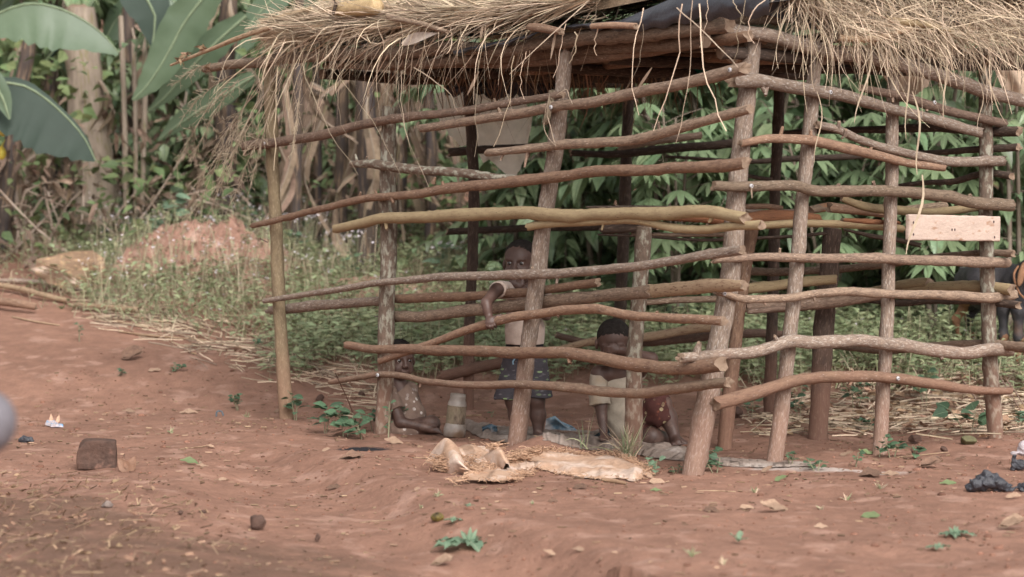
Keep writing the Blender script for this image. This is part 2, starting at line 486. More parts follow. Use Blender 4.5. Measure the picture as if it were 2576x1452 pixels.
M = {}
M['cut'] = mat("cut_wood", rgb(.31, .22, .155), rgb(.17, .115, .085), 6, coord='bk', stretch=(1, 4, 4), rough=.9, bump=.4)
M['bark'] = mat("bark_brown", rgb(.26, .18, .13), rgb(.12, .082, .062), 3, BS, 'bk', .85, .55, 5, c3=rgb(.27, .19, .14), c3amt=.5, c3scale=7, rnd=.36, rhue=.008, spots=rgb(.42, .33, .27), spotscale=4.5, spotamt=.2, fine=.3, bdist=.006)
M['bark_red'] = mat("bark_red", rgb(.29, .18, .12), rgb(.16, .095, .068), 3, BS, 'bk', .8, .5, 5, c3=rgb(.30, .19, .13), c3amt=.45, c3scale=7, rnd=.28, spots=rgb(.42, .33, .27), spotscale=4.5, spotamt=.2, fine=.25, bdist=.006)
M['bark_grey'] = mat("bark_grey", rgb(.27, .20, .155), rgb(.15, .108, .085), 3, BS, 'bk', .9, .55, 5, c3=rgb(.36, .31, .27), c3amt=.35, c3scale=7, rnd=.15, spots=rgb(.42, .33, .27), spotscale=4.5, spotamt=.2, fine=.3, bdist=.006)
M['bark_lichen'] = mat("bark_lichen", rgb(.17, .12, .092), rgb(.11, .08, .06), 3, (12, 26, 26), 'bk', .9, .5, 5, c3=rgb(.30, .28, .225), c3amt=.55, c3scale=1.9, rnd=.1, fine=.3, bdist=.006)
M['bark_olive'] = mat("bark_olive", rgb(.34, .26, .15), rgb(.26, .185, .11), 3, BS, 'bk', .75, .3, 4, c3=rgb(.12, .08, .05), c3amt=.05, c3scale=9, rnd=.1, fine=.18, bdist=.005)
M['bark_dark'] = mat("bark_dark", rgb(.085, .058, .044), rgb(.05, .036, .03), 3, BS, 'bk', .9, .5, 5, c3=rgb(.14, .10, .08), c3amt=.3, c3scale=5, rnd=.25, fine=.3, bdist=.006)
M['bark_pale'] = mat("bark_pale", rgb(.40, .29, .19), rgb(.30, .20, .13), 3, BS, 'bk', .85, .4, 5, c3=rgb(.16, .09, .06), c3amt=.25, c3scale=6, rnd=.1, fine=.2, bdist=.006)

M['bark_olive_dark'] = mat('bark_olive_dark', rgb(.22, .165, .10), rgb(.15, .11, .07), 3, BS, 'bk', .85, .4, 4, c3=rgb(.27, .21, .14), c3amt=.3, c3scale=9, rnd=.1, fine=.22, bdist=.005)
def dirt(m, z0=.10, z1=.55, col=rgb(.27, .14, .10), amt=.45):
    """red earth splashed up the foot of a post"""
    N = m.node_tree.nodes; L = m.node_tree.links; bs = N["Principled BSDF"]; src = bs.inputs['Base Color'].links[0].from_socket
    g_ = N.new("ShaderNodeNewGeometry"); sx = N.new("ShaderNodeSeparateXYZ"); L.new(g_.outputs['Position'], sx.inputs[0])
    n = N.new("ShaderNodeTexNoise"); n.inputs['Scale'].default_value = 9; n.inputs['Detail'].default_value = 5; L.new(g_.outputs['Position'], n.inputs['Vector'])
    r = N.new("ShaderNodeMapRange"); r.inputs['From Min'].default_value = z1; r.inputs['From Max'].default_value = z0; L.new(sx.outputs[2], r.inputs[0])
    a = N.new("ShaderNodeMath"); a.operation = 'ADD'; L.new(r.outputs[0], a.inputs[0]); L.new(n.outputs['Fac'], a.inputs[1])
    r2 = N.new("ShaderNodeMapRange"); r2.inputs['From Min'].default_value = .6; r2.inputs['From Max'].default_value = 1.3; r2.inputs['To Max'].default_value = amt; L.new(a.outputs[0], r2.inputs[0])
    x = N.new("ShaderNodeMix"); x.data_type = 'RGBA'; L.new(r2.outputs[0], x.inputs[0]); L.new(src, x.inputs[6]); x.inputs[7].default_value = col; L.new(x.outputs[2], bs.inputs['Base Color'])
for k_ in ('bark', 'bark_red', 'bark_grey', 'bark_lichen', 'bark_olive', 'bark_dark', 'bark_olive_dark'): dirt(M[k_])
# ---------------------------------------------------------------- the ground
gx = np.arange(-9, 9.01, 0.06); gy = np.arange(6, 34.01, 0.06)
GZ = np.array([[terr(x, y) for x in gx] for y in gy])
def TZ(x, y):
    x = np.clip(np.asarray(x, float), gx[0], gx[-1] - 1e-6); y = np.clip(np.asarray(y, float), gy[0], gy[-1] - 1e-6)
    fx = (x - gx[0]) / 0.06; fy = (y - gy[0]) / 0.06; i = fy.astype(int); j = fx.astype(int); i = np.minimum(i, len(gy) - 2); j = np.minimum(j, len(gx) - 2); a = fx - j; b = fy - i
    return (GZ[i, j] * (1 - a) + GZ[i, j + 1] * a) * (1 - b) + (GZ[i + 1, j] * (1 - a) + GZ[i + 1, j + 1] * a) * b
def proj(P):
    P = np.asarray(P, float).reshape(-1, 3); x = P[:, 0]; y = P[:, 1]; z = P[:, 2] - CAMZ
    D = y * cp - z * sp; U = y * sp + z * cp
    return np.stack([1288 + FP * x / D, 726 - FP * U / D], -1)
def overlay(m, comp, color, scale=9, strength=1.0):
    N = m.node_tree.nodes; L = m.node_tree.links; bs = N["Principled BSDF"]
    src = bs.inputs['Base Color'].links[0].from_socket
    a = N.new("ShaderNodeAttribute"); a.attribute_name = "bk"; sx = N.new("ShaderNodeSeparateXYZ"); L.new(a.outputs['Vector'], sx.inputs[0])
    tc = N.new("ShaderNodeTexCoord"); n = N.new("ShaderNodeTexNoise"); n.inputs['Scale'].default_value = scale; n.inputs['Detail'].default_value = 7; n.inputs['Roughness'].default_value = .7
    L.new(tc.outputs['Object'], n.inputs['Vector'])
    ad = N.new("ShaderNodeMath"); ad.operation = 'ADD'; L.new(sx.outputs[comp], ad.inputs[0]); L.new(n.outputs['Fac'], ad.inputs[1])
    r = N.new("ShaderNodeMapRange"); r.inputs['From Min'].default_value = 0.95; r.inputs['From Max'].default_value = 1.25; r.inputs['To Max'].default_value = strength; L.new(ad.outputs[0], r.inputs[0])
    x = N.new("ShaderNodeMix"); x.data_type = 'RGBA'; L.new(r.outputs[0], x.inputs[0]); L.new(src, x.inputs[6]); x.inputs[7].default_value = color
    L.new(x.outputs[2], bs.inputs['Base Color'])
M['soil'] = mat("red_soil", rgb(.29, .157, .111), rgb(.212, .113, .08), 1.7, (1, .8, 1), 'obj', .95, .7, 30, c3=rgb(.34, .20, .15), c3amt=.3, c3scale=6.1, spots=rgb(.42, .30, .24), spotscale=70, spotamt=.11, fine=.22, bdist=.02)
overlay(M['soil'], 0, rgb(.022, .02, .024), 26)
overlay(M['soil'], 1, rgb(.52, .44, .40), 16, .8)
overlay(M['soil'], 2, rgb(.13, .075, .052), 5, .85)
us = np.concatenate([np.linspace(-6, -1.0, 16), np.linspace(-0.9, -0.25, 22), np.linspace(-0.24, 0.24, 330), np.linspace(0.25, 0.9, 22), np.linspace(1.0, 6, 16)])
ys = np.concatenate([[0.5, 2, 4, 6], np.geomspace(7, 14, 300), np.geomspace(14.05, 24, 130), np.geomspace(24.5, 320, 60)])
TV = np.zeros((len(ys), len(us), 3)); TB = np.zeros_like(TV)
ch = G(905, 1132); ash = G(2080, 1180); ash2 = G(545, 1090)
for i, y in enumerate(ys):
    X = us * max(y, 6)
    for j, x in enumerate(X):
        fine_ = abs(us[j]) < 0.245
        TV[i, j] = (x, y, terr(x, y) if (6 < y < 60 or fine_) else (0 if y < 15 else terr(x, min(y, 320))))
XX, YY = TV[..., 0], TV[..., 1]
pp = proj(TV.reshape(-1, 3)).reshape(XX.shape + (2,)); PX, PY = pp[..., 0], pp[..., 1]
near_ = (YY > 8)
TB[..., 0] = 1.0 * np.exp(-((XX - ch.x) / .19) ** 2 - ((YY - ch.y) / .2) ** 2)
TB[..., 1] = 0.8 * np.exp(-((XX - ash.x) / .42) ** 4 - ((YY - ash.y - (XX - ash.x) * -.35) / .12) ** 2) + .5 * np.exp(-((XX - ash2.x) / .07) ** 2 - ((YY - ash2.y) / .08) ** 2)
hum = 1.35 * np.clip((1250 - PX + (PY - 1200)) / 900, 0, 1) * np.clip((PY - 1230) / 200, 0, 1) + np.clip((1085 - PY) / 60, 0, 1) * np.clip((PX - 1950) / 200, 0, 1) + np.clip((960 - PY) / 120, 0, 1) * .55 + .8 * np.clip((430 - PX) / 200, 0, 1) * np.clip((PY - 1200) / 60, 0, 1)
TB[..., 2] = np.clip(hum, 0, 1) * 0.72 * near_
g = grid(MB(), TV, bk=TB).build("ground", M['soil']); tag(g, kind="structure")

# mound of dug earth, with clods
M['mound'] = mat("pink_earth", rgb(.38, .22, .165), rgb(.26, .145, .108), 7, rough=.95, bump=.8, bscale=30, c3=rgb(.44, .29, .23), c3amt=.4, c3scale=12, fine=.25, bdist=.03)
mc = G(535, 716); mb = MB(); n = 70
V = np.zeros((n, n, 3))
for i in range(n):
    for j in range(n):
        x = mc.x - 1.15 + 2.3 * j / (n - 1); y = mc.y - .55 + 1.5 * i / (n - 1)
        a = ((x - mc.x - .05) / .56); b = ((y - mc.y - .15) / .42)
        hh = .37 * math.exp(-abs(a) ** 2.3 - abs(b) ** 2.2) + .16 * math.exp(-((x - mc.x + .45) / .34) ** 2 - b * b)
        nn = mnoise.noise(Vector((x * 6, y * 6, 0))) * .05 + abs(mnoise.noise(Vector((x * 17, y * 17, 4)))) * .05
        V[i, j] = (x, y, terr(x, y) - .03 + hh * (1 + .2 * nn * 10) + nn * min(1, hh * 5))
mo = grid(mb, V).build("soil_mound", M['mound'], origin=(mc.x, mc.y, mc.z))
tag(mo, "pinkish mound of dug earth overgrown with flowering weeds, left of the shelter", "soil mound")
mc2 = G(930, 745); V = np.zeros((40, 40, 3))
for i in range(40):
    for j in range(40):
        x = mc2.x - .8 + 1.6 * j / 39; y = mc2.y - .4 + 1.0 * i / 39
        hh = .13 * math.exp(-((x - mc2.x) / .42) ** 2 - ((y - mc2.y) / .3) ** 2); nn = abs(mnoise.noise(Vector((x * 15, y * 15, 4)))) * .05
        V[i, j] = (x, y, terr(x, y) - .02 + hh + nn * min(1, hh * 8))
m2 = grid(MB(), V).build("soil_mound", M['mound'], origin=tuple(mc2)); tag(m2, "low reddish heap of earth in the weeds just behind the yellowish end post", "soil mound")

# ---------------------------------------------------------------- leaves, straw and weeds on the ground
GREEN1, GREEN2 = rgb(.10, .17, .07), rgb(.055, .10, .045)
M['weed'] = mat("weed_green", rgb(.42, .45, .27), rgb(.25, .30, .16), 5, rough=.6, bump=0, rnd=.35, rhue=.03, transl=.35, fine=.1, spec=.3)
M['weedstem'] = mat("weed_stem", rgb(.25, .28, .16), rgb(.34, .27, .19), 5, rough=.7, bump=0, rnd=.3, rhue=.02, fine=0)
M['flower'] = mat("weed_flower", rgb(.62, .56, .60), rgb(.50, .44, .44), 5, rough=.8, bump=0, rnd=.2, rhue=.02, fine=0)
M['drystem'] = mat('dry_stem', rgb(.50, .42, .30), rgb(.38, .30, .22), 5, rough=.8, bump=0, rnd=.3, fine=0)
M['straw'] = mat("straw", rgb(.60, .475, .345), rgb(.40, .305, .22), 9, coord='bk', rough=.75, bump=0, rnd=.55, rhue=.012, fine=.15, transl=.08, spec=.3)
M['straw_dark'] = mat("old_straw", rgb(.30, .20, .13), rgb(.21, .14, .095), 9, coord='bk', rough=.8, bump=0, rnd=.45, rhue=.012, fine=.15)
M['dryleaf'] = mat("dry_leaf", rgb(.34, .23, .15), rgb(.22, .13, .085), 30, coord='bk', rough=.85, bump=.3, rnd=.5, rhue=.015, fine=.2, transl=.12)
LW = leaf_template(.62, .18, .22, 4); LG = leaf_template(.42, .25, .2, 4); LDRY = leaf_template(.55, -.1, .5, 4, wave=.05)
def randdir(N, zlo=-.2, zhi=.8):
    a = nr.uniform(0, 2 * np.pi, N); z = nr.uniform(zlo, zhi, N)
    return norm(np.stack([np.cos(a), np.sin(a), z], -1))
def region(N, x0, x1, y0, y1, mask=None):
    x = nr.uniform(x0, x1, N); y = nr.uniform(y0, y1, N); z = TZ(x, y)
    P = np.stack([x, y, z], -1)
    if mask is not None:
        q = proj(P); P = P[nr.uniform(size=N) < mask(q[:, 0], q[:, 1], P)]
    return P
def patch(P, f=1.3, s=0): return 0.5 + 0.5 * np.sin(P[:, 0] * f * 2.1 + s + 1.5 * np.sin(P[:, 1] * f)) * np.sin(P[:, 1] * f * 1.9 + s * 2 + np.sin(P[:, 0] * f * 1.4))
def weedmask(px, py, P):
    left = np.clip((px + 10 + (py - 640) * -0.1) / 300, .22 * (py < 830), 1)
    edge = np.clip((930 - (px < 900) * (900 - np.clip(px, 0, 900)) * .18 + (px > 1800) * 60 + (px > 900) * 15 - py) / 60, 0, 1)
    return left * edge * (0.45 + .55 * patch(P, 1.7))
P = region(70000, -4.2, 4.4, 14.6, 21.8, weedmask); n = len(P)
mb = MB()
hh = nr.uniform(.01, .20, n) * (0.5 + patch(P, 2.3, 2)); Q = P + np.stack([nr.normal(0, .02, n), nr.normal(0, .02, n), hh], -1)
inst(mb, LW, Q, randdir(n, -.3, .5), (0, 0, 1), nr.uniform(.022, .075, n) , mat=0)
k = n // 4; ii = nr.integers(0, n, k)
S0 = P[ii]; S1 = Q[ii]; T = np.linspace(0, 1, 3)[None, :, None]
fibers(mb, S0[:, None] * (1 - T) + S1[:, None] * T, .0022, 2, mat=1)
# a taller, leafier strip just behind the shelter floor
def stripmask(px, py, P): return np.clip((px - 640) / 120, 0, 1) * np.clip((975 - (px < 950) * 30 - py + 25 * np.sin(px * .02)) / 30, 0, 1) * (py > 800) * (.45 + .55 * patch(P, 2.9, 5))
P3 = region(30000, -2.2, 2.9, 14.8, 18.5, stripmask); k = len(P3); Q3 = P3 + np.stack([nr.normal(0, .025, k), nr.normal(0, .025, k), nr.uniform(.01, .13, k)], -1)
inst(mb, LW, Q3, randdir(k, -.2, .5), (0, -.3, 1), nr.uniform(.03, .075, k), mat=0); fibers(mb, np.stack([P3, Q3], 1)[::2], np.full(((k + 1) // 2, 2), .002), 2, mat=1)
# grass blades
k = 16000; ii = nr.integers(0, n, k); B0 = P[ii] + nr.normal(0, .03, (k, 3)) * [1, 1, 0]; B0[:, 2] = TZ(B0[:, 0], B0[:, 1]); L_ = nr.uniform(.06, .24, k); dd = randdir(k, 1.0, 2.5)
T = np.linspace(0, 1, 4)[None, :, None]; Pt = B0[:, None] + dd[:, None] * L_[:, None, None] * T; Pt[..., 2] -= (T[..., 0] ** 2) * L_[:, None] * .25
dr = nr.uniform(size=k) < .38; WR = np.array([.003, .0028, .002, .0005])[None].repeat(k, 0)
fibers(mb, Pt[~dr], WR[~dr], 2, mat=0); fibers(mb, Pt[dr], WR[dr], 2, mat=3)
# taller dry stems standing over the mound side, each with a small seed head
sm = lambda px, py, P: (px > 230) * (px < 960) * (py < 800) * .9 * patch(P, 2.2, 3)
P4_ = region(2600, -4.0, -.6, 15.5, 21, sm); k = len(P4_); dd = randdir(k, 2.5, 5); L_ = nr.uniform(.14, .46, k); T = np.linspace(0, 1, 3)[None, :, None]
Pt = P4_[:, None] + dd[:, None] * L_[:, None, None] * T; fibers(mb, Pt, np.full((k, 3), .0018), 2, mat=3)
for _ in range(3): inst(mb, LW, Pt[:, -1] + nr.normal(0, .012, (k, 3)), randdir(k, -.2, 1), (0, 0, 1), nr.uniform(.014, .028, k), mat=2)
inst(mb, LW, Pt[:, 1], randdir(k, -.1, .6), (0, 0, 1), nr.uniform(.03, .06, k), mat=0)
# tiny flower heads
k = 420; ii = nr.integers(0, n, k); F0 = Q[ii] + [0, 0, .05]
for _ in range(3): inst(mb, LW, F0, randdir(k, .2, 1.5), (0, 0, 1), nr.uniform(.012, .022, k), mat=2)
wd = mb.build("ground_cover", [M['weed'], M['weedstem'], M['flower'], M['drystem']], smooth=False); tag(wd, "low green weeds and grass covering the slope behind the shelter", "weeds", kind="stuff")

# weeds rooted on the mound itself
mv = np.array([v.co for v in mo.data.vertices]) + np.array(mo.location); mv = mv[(TZ(mv[:, 0], mv[:, 1]) + .01 < mv[:, 2])]
k = 2300; B0 = mv[nr.integers(0, len(mv), k)] + nr.normal(0, .01, (k, 3)); keep = nr.uniform(size=k) < np.clip(1.2 - (B0[:, 2] - TZ(B0[:, 0], B0[:, 1])) / .38, .25, 1); B0 = B0[keep]; k = len(B0)
mb = MB(); top = B0 + np.stack([nr.normal(0, .02, k), nr.normal(0, .02, k), nr.uniform(.02, .17, k)], -1)
inst(mb, LW, top, randdir(k, -.3, .5), (0, 0, 1), nr.uniform(.025, .055, k), mat=0); fibers(mb, np.stack([B0, top], 1), np.full((k, 2), .002), 2, mat=1)
mw = mb.build("mound_weeds", [M['weed'], M['weedstem']], smooth=False); tag(mw, "small weeds sprouting all over the earth mound", "weeds", kind="stuff")
# straw and stalk litter
def littermask(px, py, P):
    a = np.exp(-((py - (770 + (px - 250) * .31)) / 42) ** 2) * (px > 180) * (px < 980)
    b = np.clip((px - 1850) / 150, 0, 1) * np.clip((1110 - py) / 40, 0, 1) * np.clip((py - 880) / 60, 0, 1)
    c = np.clip((620 - px + (py - 1200) * .2) / 260, 0, 1) * np.clip((py - 1175 - px * .12) / 45, 0, 1)
    return np.clip(a * .9 + b + c * .95, 0, 1)
P = region(30000, -4.2, 4.2, 7.4, 19, littermask); n = len(P)
mb = MB(); k = min(n, 7500); P1 = P[:k]
ang = nr.uniform(0, np.pi, k); q = proj(P1); lft = q[:, 0] < 1300
ang = np.where(lft & (nr.uniform(size=k) < .7), nr.normal(-.75, .35, k), ang)
L_ = nr.uniform(.05, .32, k) * np.where((q[:, 1] > 1180), .8, 1); dd = np.stack([np.cos(ang), np.sin(ang), nr.normal(0, .06, k)], -1)
T = np.linspace(-.5, .5, 4)[None, :, None]; Pt = P1[:, None] + dd[:, None] * L_[:, None, None] * T + nr.normal(0, .004, (k, 4, 3)); Pt[..., 2] = TZ(Pt[..., 0], Pt[..., 1]) + nr.uniform(.003, .035, k)[:, None] + T[..., 0] * dd[:, 2:3] * L_[:, None]
dark = (q[:, 1] > 1180)
sel = ~dark; fibers(mb, Pt[sel], nr.uniform(.0015, .0045, sel.sum())[:, None].repeat(4, 1), 3, mat=0)
sel = dark; sel = sel & (nr.uniform(size=k) < .45); Pd = Pt[sel]; Pd = Pd.mean(1, keepdims=True) + (Pd - Pd.mean(1, keepdims=True)) * nr.uniform(.12, .55, (len(Pd), 1, 1)); Pd[..., 2] += np.linspace(0, 1, 4)[None] * nr.uniform(0, .03, (len(Pd), 1)); fibers(mb, Pd, nr.uniform(.001, .003, len(Pd))[:, None].repeat(4, 1), 3, mat=1)
P2 = P[nr.integers(0, n, 5200)]; q = proj(P2); P2 = P2[(q[:, 0] > 1800) | (nr.uniform(size=len(P2)) < .55)]; k = len(P2)
q = proj(P2); P2 = P2 + np.stack([nr.normal(0, .03, k), nr.normal(0, .03, k), nr.uniform(.002, .03, k)], -1)
inst(mb, LDRY, P2, randdir(k, -.1, .35), norm(nr.normal(0, .35, (k, 3)) + [0, 0, 1]), nr.uniform(.02, .085, k) * np.where(q[:, 0] > 1800, 1, .5), mat=2)
lt = mb.build("straw_litter", [M['straw'], M['straw_dark'], M['dryleaf']], smooth=False); tag(lt, "dry stalks and leaf litter strewn over the red earth", "litter", kind="stuff")
# crumbs: tiny chips, pods and pebbles all over the yard
def crumbmask(px, py, P): return (py > 900) * (.15 + .85 * patch(P, 3.1, 1) ** 2) * (1 - .5 * (px > 1300) * (py > 1250))
P = region(13000, -2.6, 2.9, 7.6, 16, crumbmask); k = len(P); P[:, 2] += .002
mb = MB(); h_ = k // 2
inst(mb, LDRY, P[:h_], randdir(h_, -.05, .2), (0, 0, 1), nr.uniform(.006, .022, h_), mat=0)
a = P[h_:]; m_ = len(a); T = np.linspace(-.5, .5, 2)[None, :, None]; dd = randdir(m_, -.05, .1)
fibers(mb, a[:, None] + [0, 0, .003] + dd[:, None] * nr.uniform(.006, .035, m_)[:, None, None] * T, nr.uniform(.0012, .004, m_)[:, None].repeat(2, 1), 3, mat=1)
cr = mb.build("ground_debris", [M['dryleaf'], M['straw_dark']], smooth=False); tag(cr, "tiny chips, husks and crumbs scattered on the bare yard", "debris", kind="stuff")
# pebbles / clods, one mesh of crumbs of earth
M['clod'] = mat("earth_clod", rgb(.26, .13, .09), rgb(.17, .085, .06), 20, rough=.95, bump=.5, rnd=.4, fine=.2)
ico = Solid().ell((0, 0, 0), (.5, .42, .3)).mesh(.16, None, 0)
def pebmask(px, py, P): return (py > 820) * np.clip(patch(P, 2.2, 4), .1, 1) + (px > 1900) * (py < 1120) * .5
P = region(6500, -2.6, 3.0, 7.6, 16.5, pebmask); k = len(P)
mb = MB(); inst(mb, ico, P + [0, 0, .001], randdir(k, -.1, .1), (0, 0, 1), nr.uniform(.003, .016, k) * (1 + 1.6 * (nr.uniform(size=k) < .06)))
tag(mb.build("earth_crumbs", M['clod']), "small crumbs and clods of red earth on the yard", "clods", kind="stuff")
# ---------------------------------------------------------------- vegetation behind
M['coffee'] = mat("coffee_leaf", rgb(.205, .265, .145), rgb(.105, .15, .08), 4, coord='bk', rough=.38, bump=0, rnd=.6, rhue=.035, transl=.35, fine=.1, spec=.55, vein=rgb(.14, .19, .09))
M['cassava'] = mat("cassava_leaf", rgb(.24, .31, .17), rgb(.15, .21, .11), 4, coord='bk', rough=.5, bump=0, rnd=.35, rhue=.02, transl=.35, fine=.1, spec=.3, vein=rgb(.2, .26, .14))
M['bush'] = mat("bush_leaf", rgb(.20, .25, .11), rgb(.11, .15, .065), 4, coord='bk', rough=.55, bump=0, rnd=.5, rhue=.03, transl=.3, fine=.1, spec=.3)
M['twig'] = mat("twig", rgb(.13, .10, .075), rgb(.2, .16, .13), 6, coord='bk', rough=.85, bump=0, rnd=.3, fine=.1)
M['banana'] = mat("banana_leaf", rgb(.128, .172, .105), rgb(.095, .135, .082), 1.2, coord='obj', rough=.42, bump=.25, bscale=9, stretch=(1, 1, 1), rnd=.18, rhue=.01, transl=.22, fine=.08, spec=.4)
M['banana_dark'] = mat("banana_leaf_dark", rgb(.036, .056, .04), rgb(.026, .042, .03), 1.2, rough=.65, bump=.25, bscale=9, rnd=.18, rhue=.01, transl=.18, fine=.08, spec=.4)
M['midrib'] = mat("midrib", rgb(.20, .24, .15), rgb(.16, .2, .12), 3, rough=.5, bump=0, rnd=.1)
M['deadbanana'] = mat("dead_banana_leaf", rgb(.31, .225, .165), rgb(.16, .11, .08), 5, rough=.85, bump=.5, bscale=30, rnd=.45, rhue=.012, transl=.15, fine=.3)
M['deadpale'] = mat("dead_leaf_pale", rgb(.50, .40, .33), rgb(.36, .27, .21), 5, rough=.85, bump=.4, bscale=30, rnd=.25, transl=.15, fine=.2)
M['stem_pale'] = mat("banana_stem", rgb(.33, .265, .21), rgb(.20, .155, .12), 2, (1.5, 14, 14), 'bk', .8, .5, 5, c3=rgb(.20, .17, .09), c3amt=.3, c3scale=4, fine=.2)
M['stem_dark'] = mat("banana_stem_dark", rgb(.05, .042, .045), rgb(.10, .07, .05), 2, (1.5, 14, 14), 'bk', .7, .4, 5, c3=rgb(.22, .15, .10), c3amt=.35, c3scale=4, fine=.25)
M['hill'] = mat("far_scrub_soil", rgb(.03, .05, .02), rgb(.05, .045, .03), 3, rough=.95, bump=0)
# far foliage: a mass of leaves on the rise behind everything
mb = MB(); N = 42000
x = nr.uniform(-12, 12, N); y = nr.uniform(23.5, 30, N); z = TZ(x, np.minimum(y, 33)) + nr.uniform(0, 1, N) ** .8 * 5.2
Lf = leaf_template(.42, .3, .2, 3)
P = np.stack([x, y, z], -1); dk = .5 + .5 * np.sin(x * 1.7 + np.sin(z * 2)) * np.sin(z * 2.3 + y)
inst(mb, Lf, P, randdir(N, -1.2, .2), norm(nr.normal(0, .5, (N, 3)) + [0, -.6, 1]), nr.uniform(.13, .36, N), rnd=np.clip(dk * .7 + nr.uniform(0, .4, N) - .1, 0, 1))
fo = mb.build("far_foliage", M['bush'], smooth=False); tag(fo, "dense dim green foliage closing off the view behind the plants", "foliage", kind="stuff")

def coffee_shrub(seed, h=2.4, spread=.75, dens=1.0, leaf=.18, m='coffee', tpl=None):
    rs = np.random.default_rng(seed); root = thing("coffee_shrub", None, None)
    st = MB(); fol = MB(); tpl = tpl or leaf_template(.47, .35, .25, 4, wave=.012)
    stems = 3
    for s in range(stems):
        bx, by = rs.normal(0, .12, 2); tx, ty = rs.normal(0, .35, 2)
        pts = [(bx, by, -.05), (bx + tx * .3, by + ty * .3, h * .45), (bx + tx, by + ty, h * rs.uniform(.85, 1.05))]
        tube(st, pts, [.022, .015, .006], 6, .2, seed=seed + s, caps=False)
        c = catmull(pts, .1)
        for b in range(int(16 * dens)):
            t = rs.uniform(.08, 1); p0 = c[int(t * (len(c) - 1))]; a = rs.uniform(0, 2 * np.pi)
            L = spread * rs.uniform(.6, 1.1) * (1.15 - .5 * t) * rs.uniform(.6, 1.25); tt = np.linspace(0, 1, 9)
            br = p0 + np.stack([np.cos(a) * L * tt, np.sin(a) * L * tt, .30 * L * tt - .62 * L * tt ** 2], -1)
            fibers(st, br[None, ::2], np.linspace(.006, .002, 5)[None], 3, mat=0, rnd=.5)
            pr = np.concatenate([br[1:], br[1:]]); sg = np.concatenate([np.ones(8), -np.ones(8)])
            sd_ = np.stack([-np.sin(a) * sg, np.cos(a) * sg, np.full(16, -.55) + rs.normal(0, .25, 16)], -1) + np.array([np.cos(a), np.sin(a), 0]) * .55
            inst(fol, tpl, pr, sd_ + rs.normal(0, .15, (16, 3)), norm(rs.normal(0, .25, (16, 3)) + [0, 0, 1]), leaf * rs.uniform(.5, 1.25, 16), rnd=np.clip(rs.normal(.5 if rs.uniform() < .75 else .95, .22, 16), 0, 1))
    st.build("stem", M['twig'], root); fol.build("foliage", M[m], root)
    return root
def cassava(seed, h=1.5):
    rs = np.random.default_rng(seed); root = thing("cassava_plant", None, None); st = MB(); fol = MB(); tpl = leaf_template(.26, .22, .2, 3, pw=.9)
    for s in range(3):
        tx, ty = rs.normal(0, .22, 2); H = h * rs.uniform(.8, 1.05)
        pts = [(0, 0, -.05), (tx * .4, ty * .4, H * .5), (tx, ty, H)]
        tube(st, pts, [.015, .011, .007], 6, .2, seed=seed + s, caps=False); c = catmull(pts, .05)
        for b in range(20):
            t = rs.uniform(.35, 1); p0 = c[int(t * (len(c) - 1))]; a = rs.uniform(0, 2 * np.pi); L = rs.uniform(.16, .30)
            tt = np.linspace(0, 1, 4); pe = p0 + np.stack([np.cos(a) * L * tt, np.sin(a) * L * tt, .5 * L * tt - .15 * L * tt ** 2], -1)
            fibers(st, pe[None], np.full((1, 4), .003), 3, rnd=.9)
            c0 = pe[-1]; k = 7; aa = a + np.linspace(-2.0, 2.0, k)
            d = np.stack([np.cos(aa), np.sin(aa), np.full(k, -.45)], -1)
            inst(fol, tpl, np.repeat(c0[None], k, 0), d, (np.cos(a) * .4, np.sin(a) * .4, 1), rs.uniform(.15, .24) * (1 - .25 * np.abs(np.linspace(-1, 1, k))), rnd=rs.uniform())
    st.build("stem", M['twig'], root); fol.build("foliage", M['cassava'], root); return root
shr = [coffee_shrub(1), coffee_shrub(2, 2.6, .85, .8, .20), coffee_shrub(3, 1.7, .6, 1.0, .13), coffee_shrub(4, 2.2, .8, 1.0, .165)]
cas = [cassava(11), cassava(12, 1.8), cassava(13, 1.3)]
used = set()
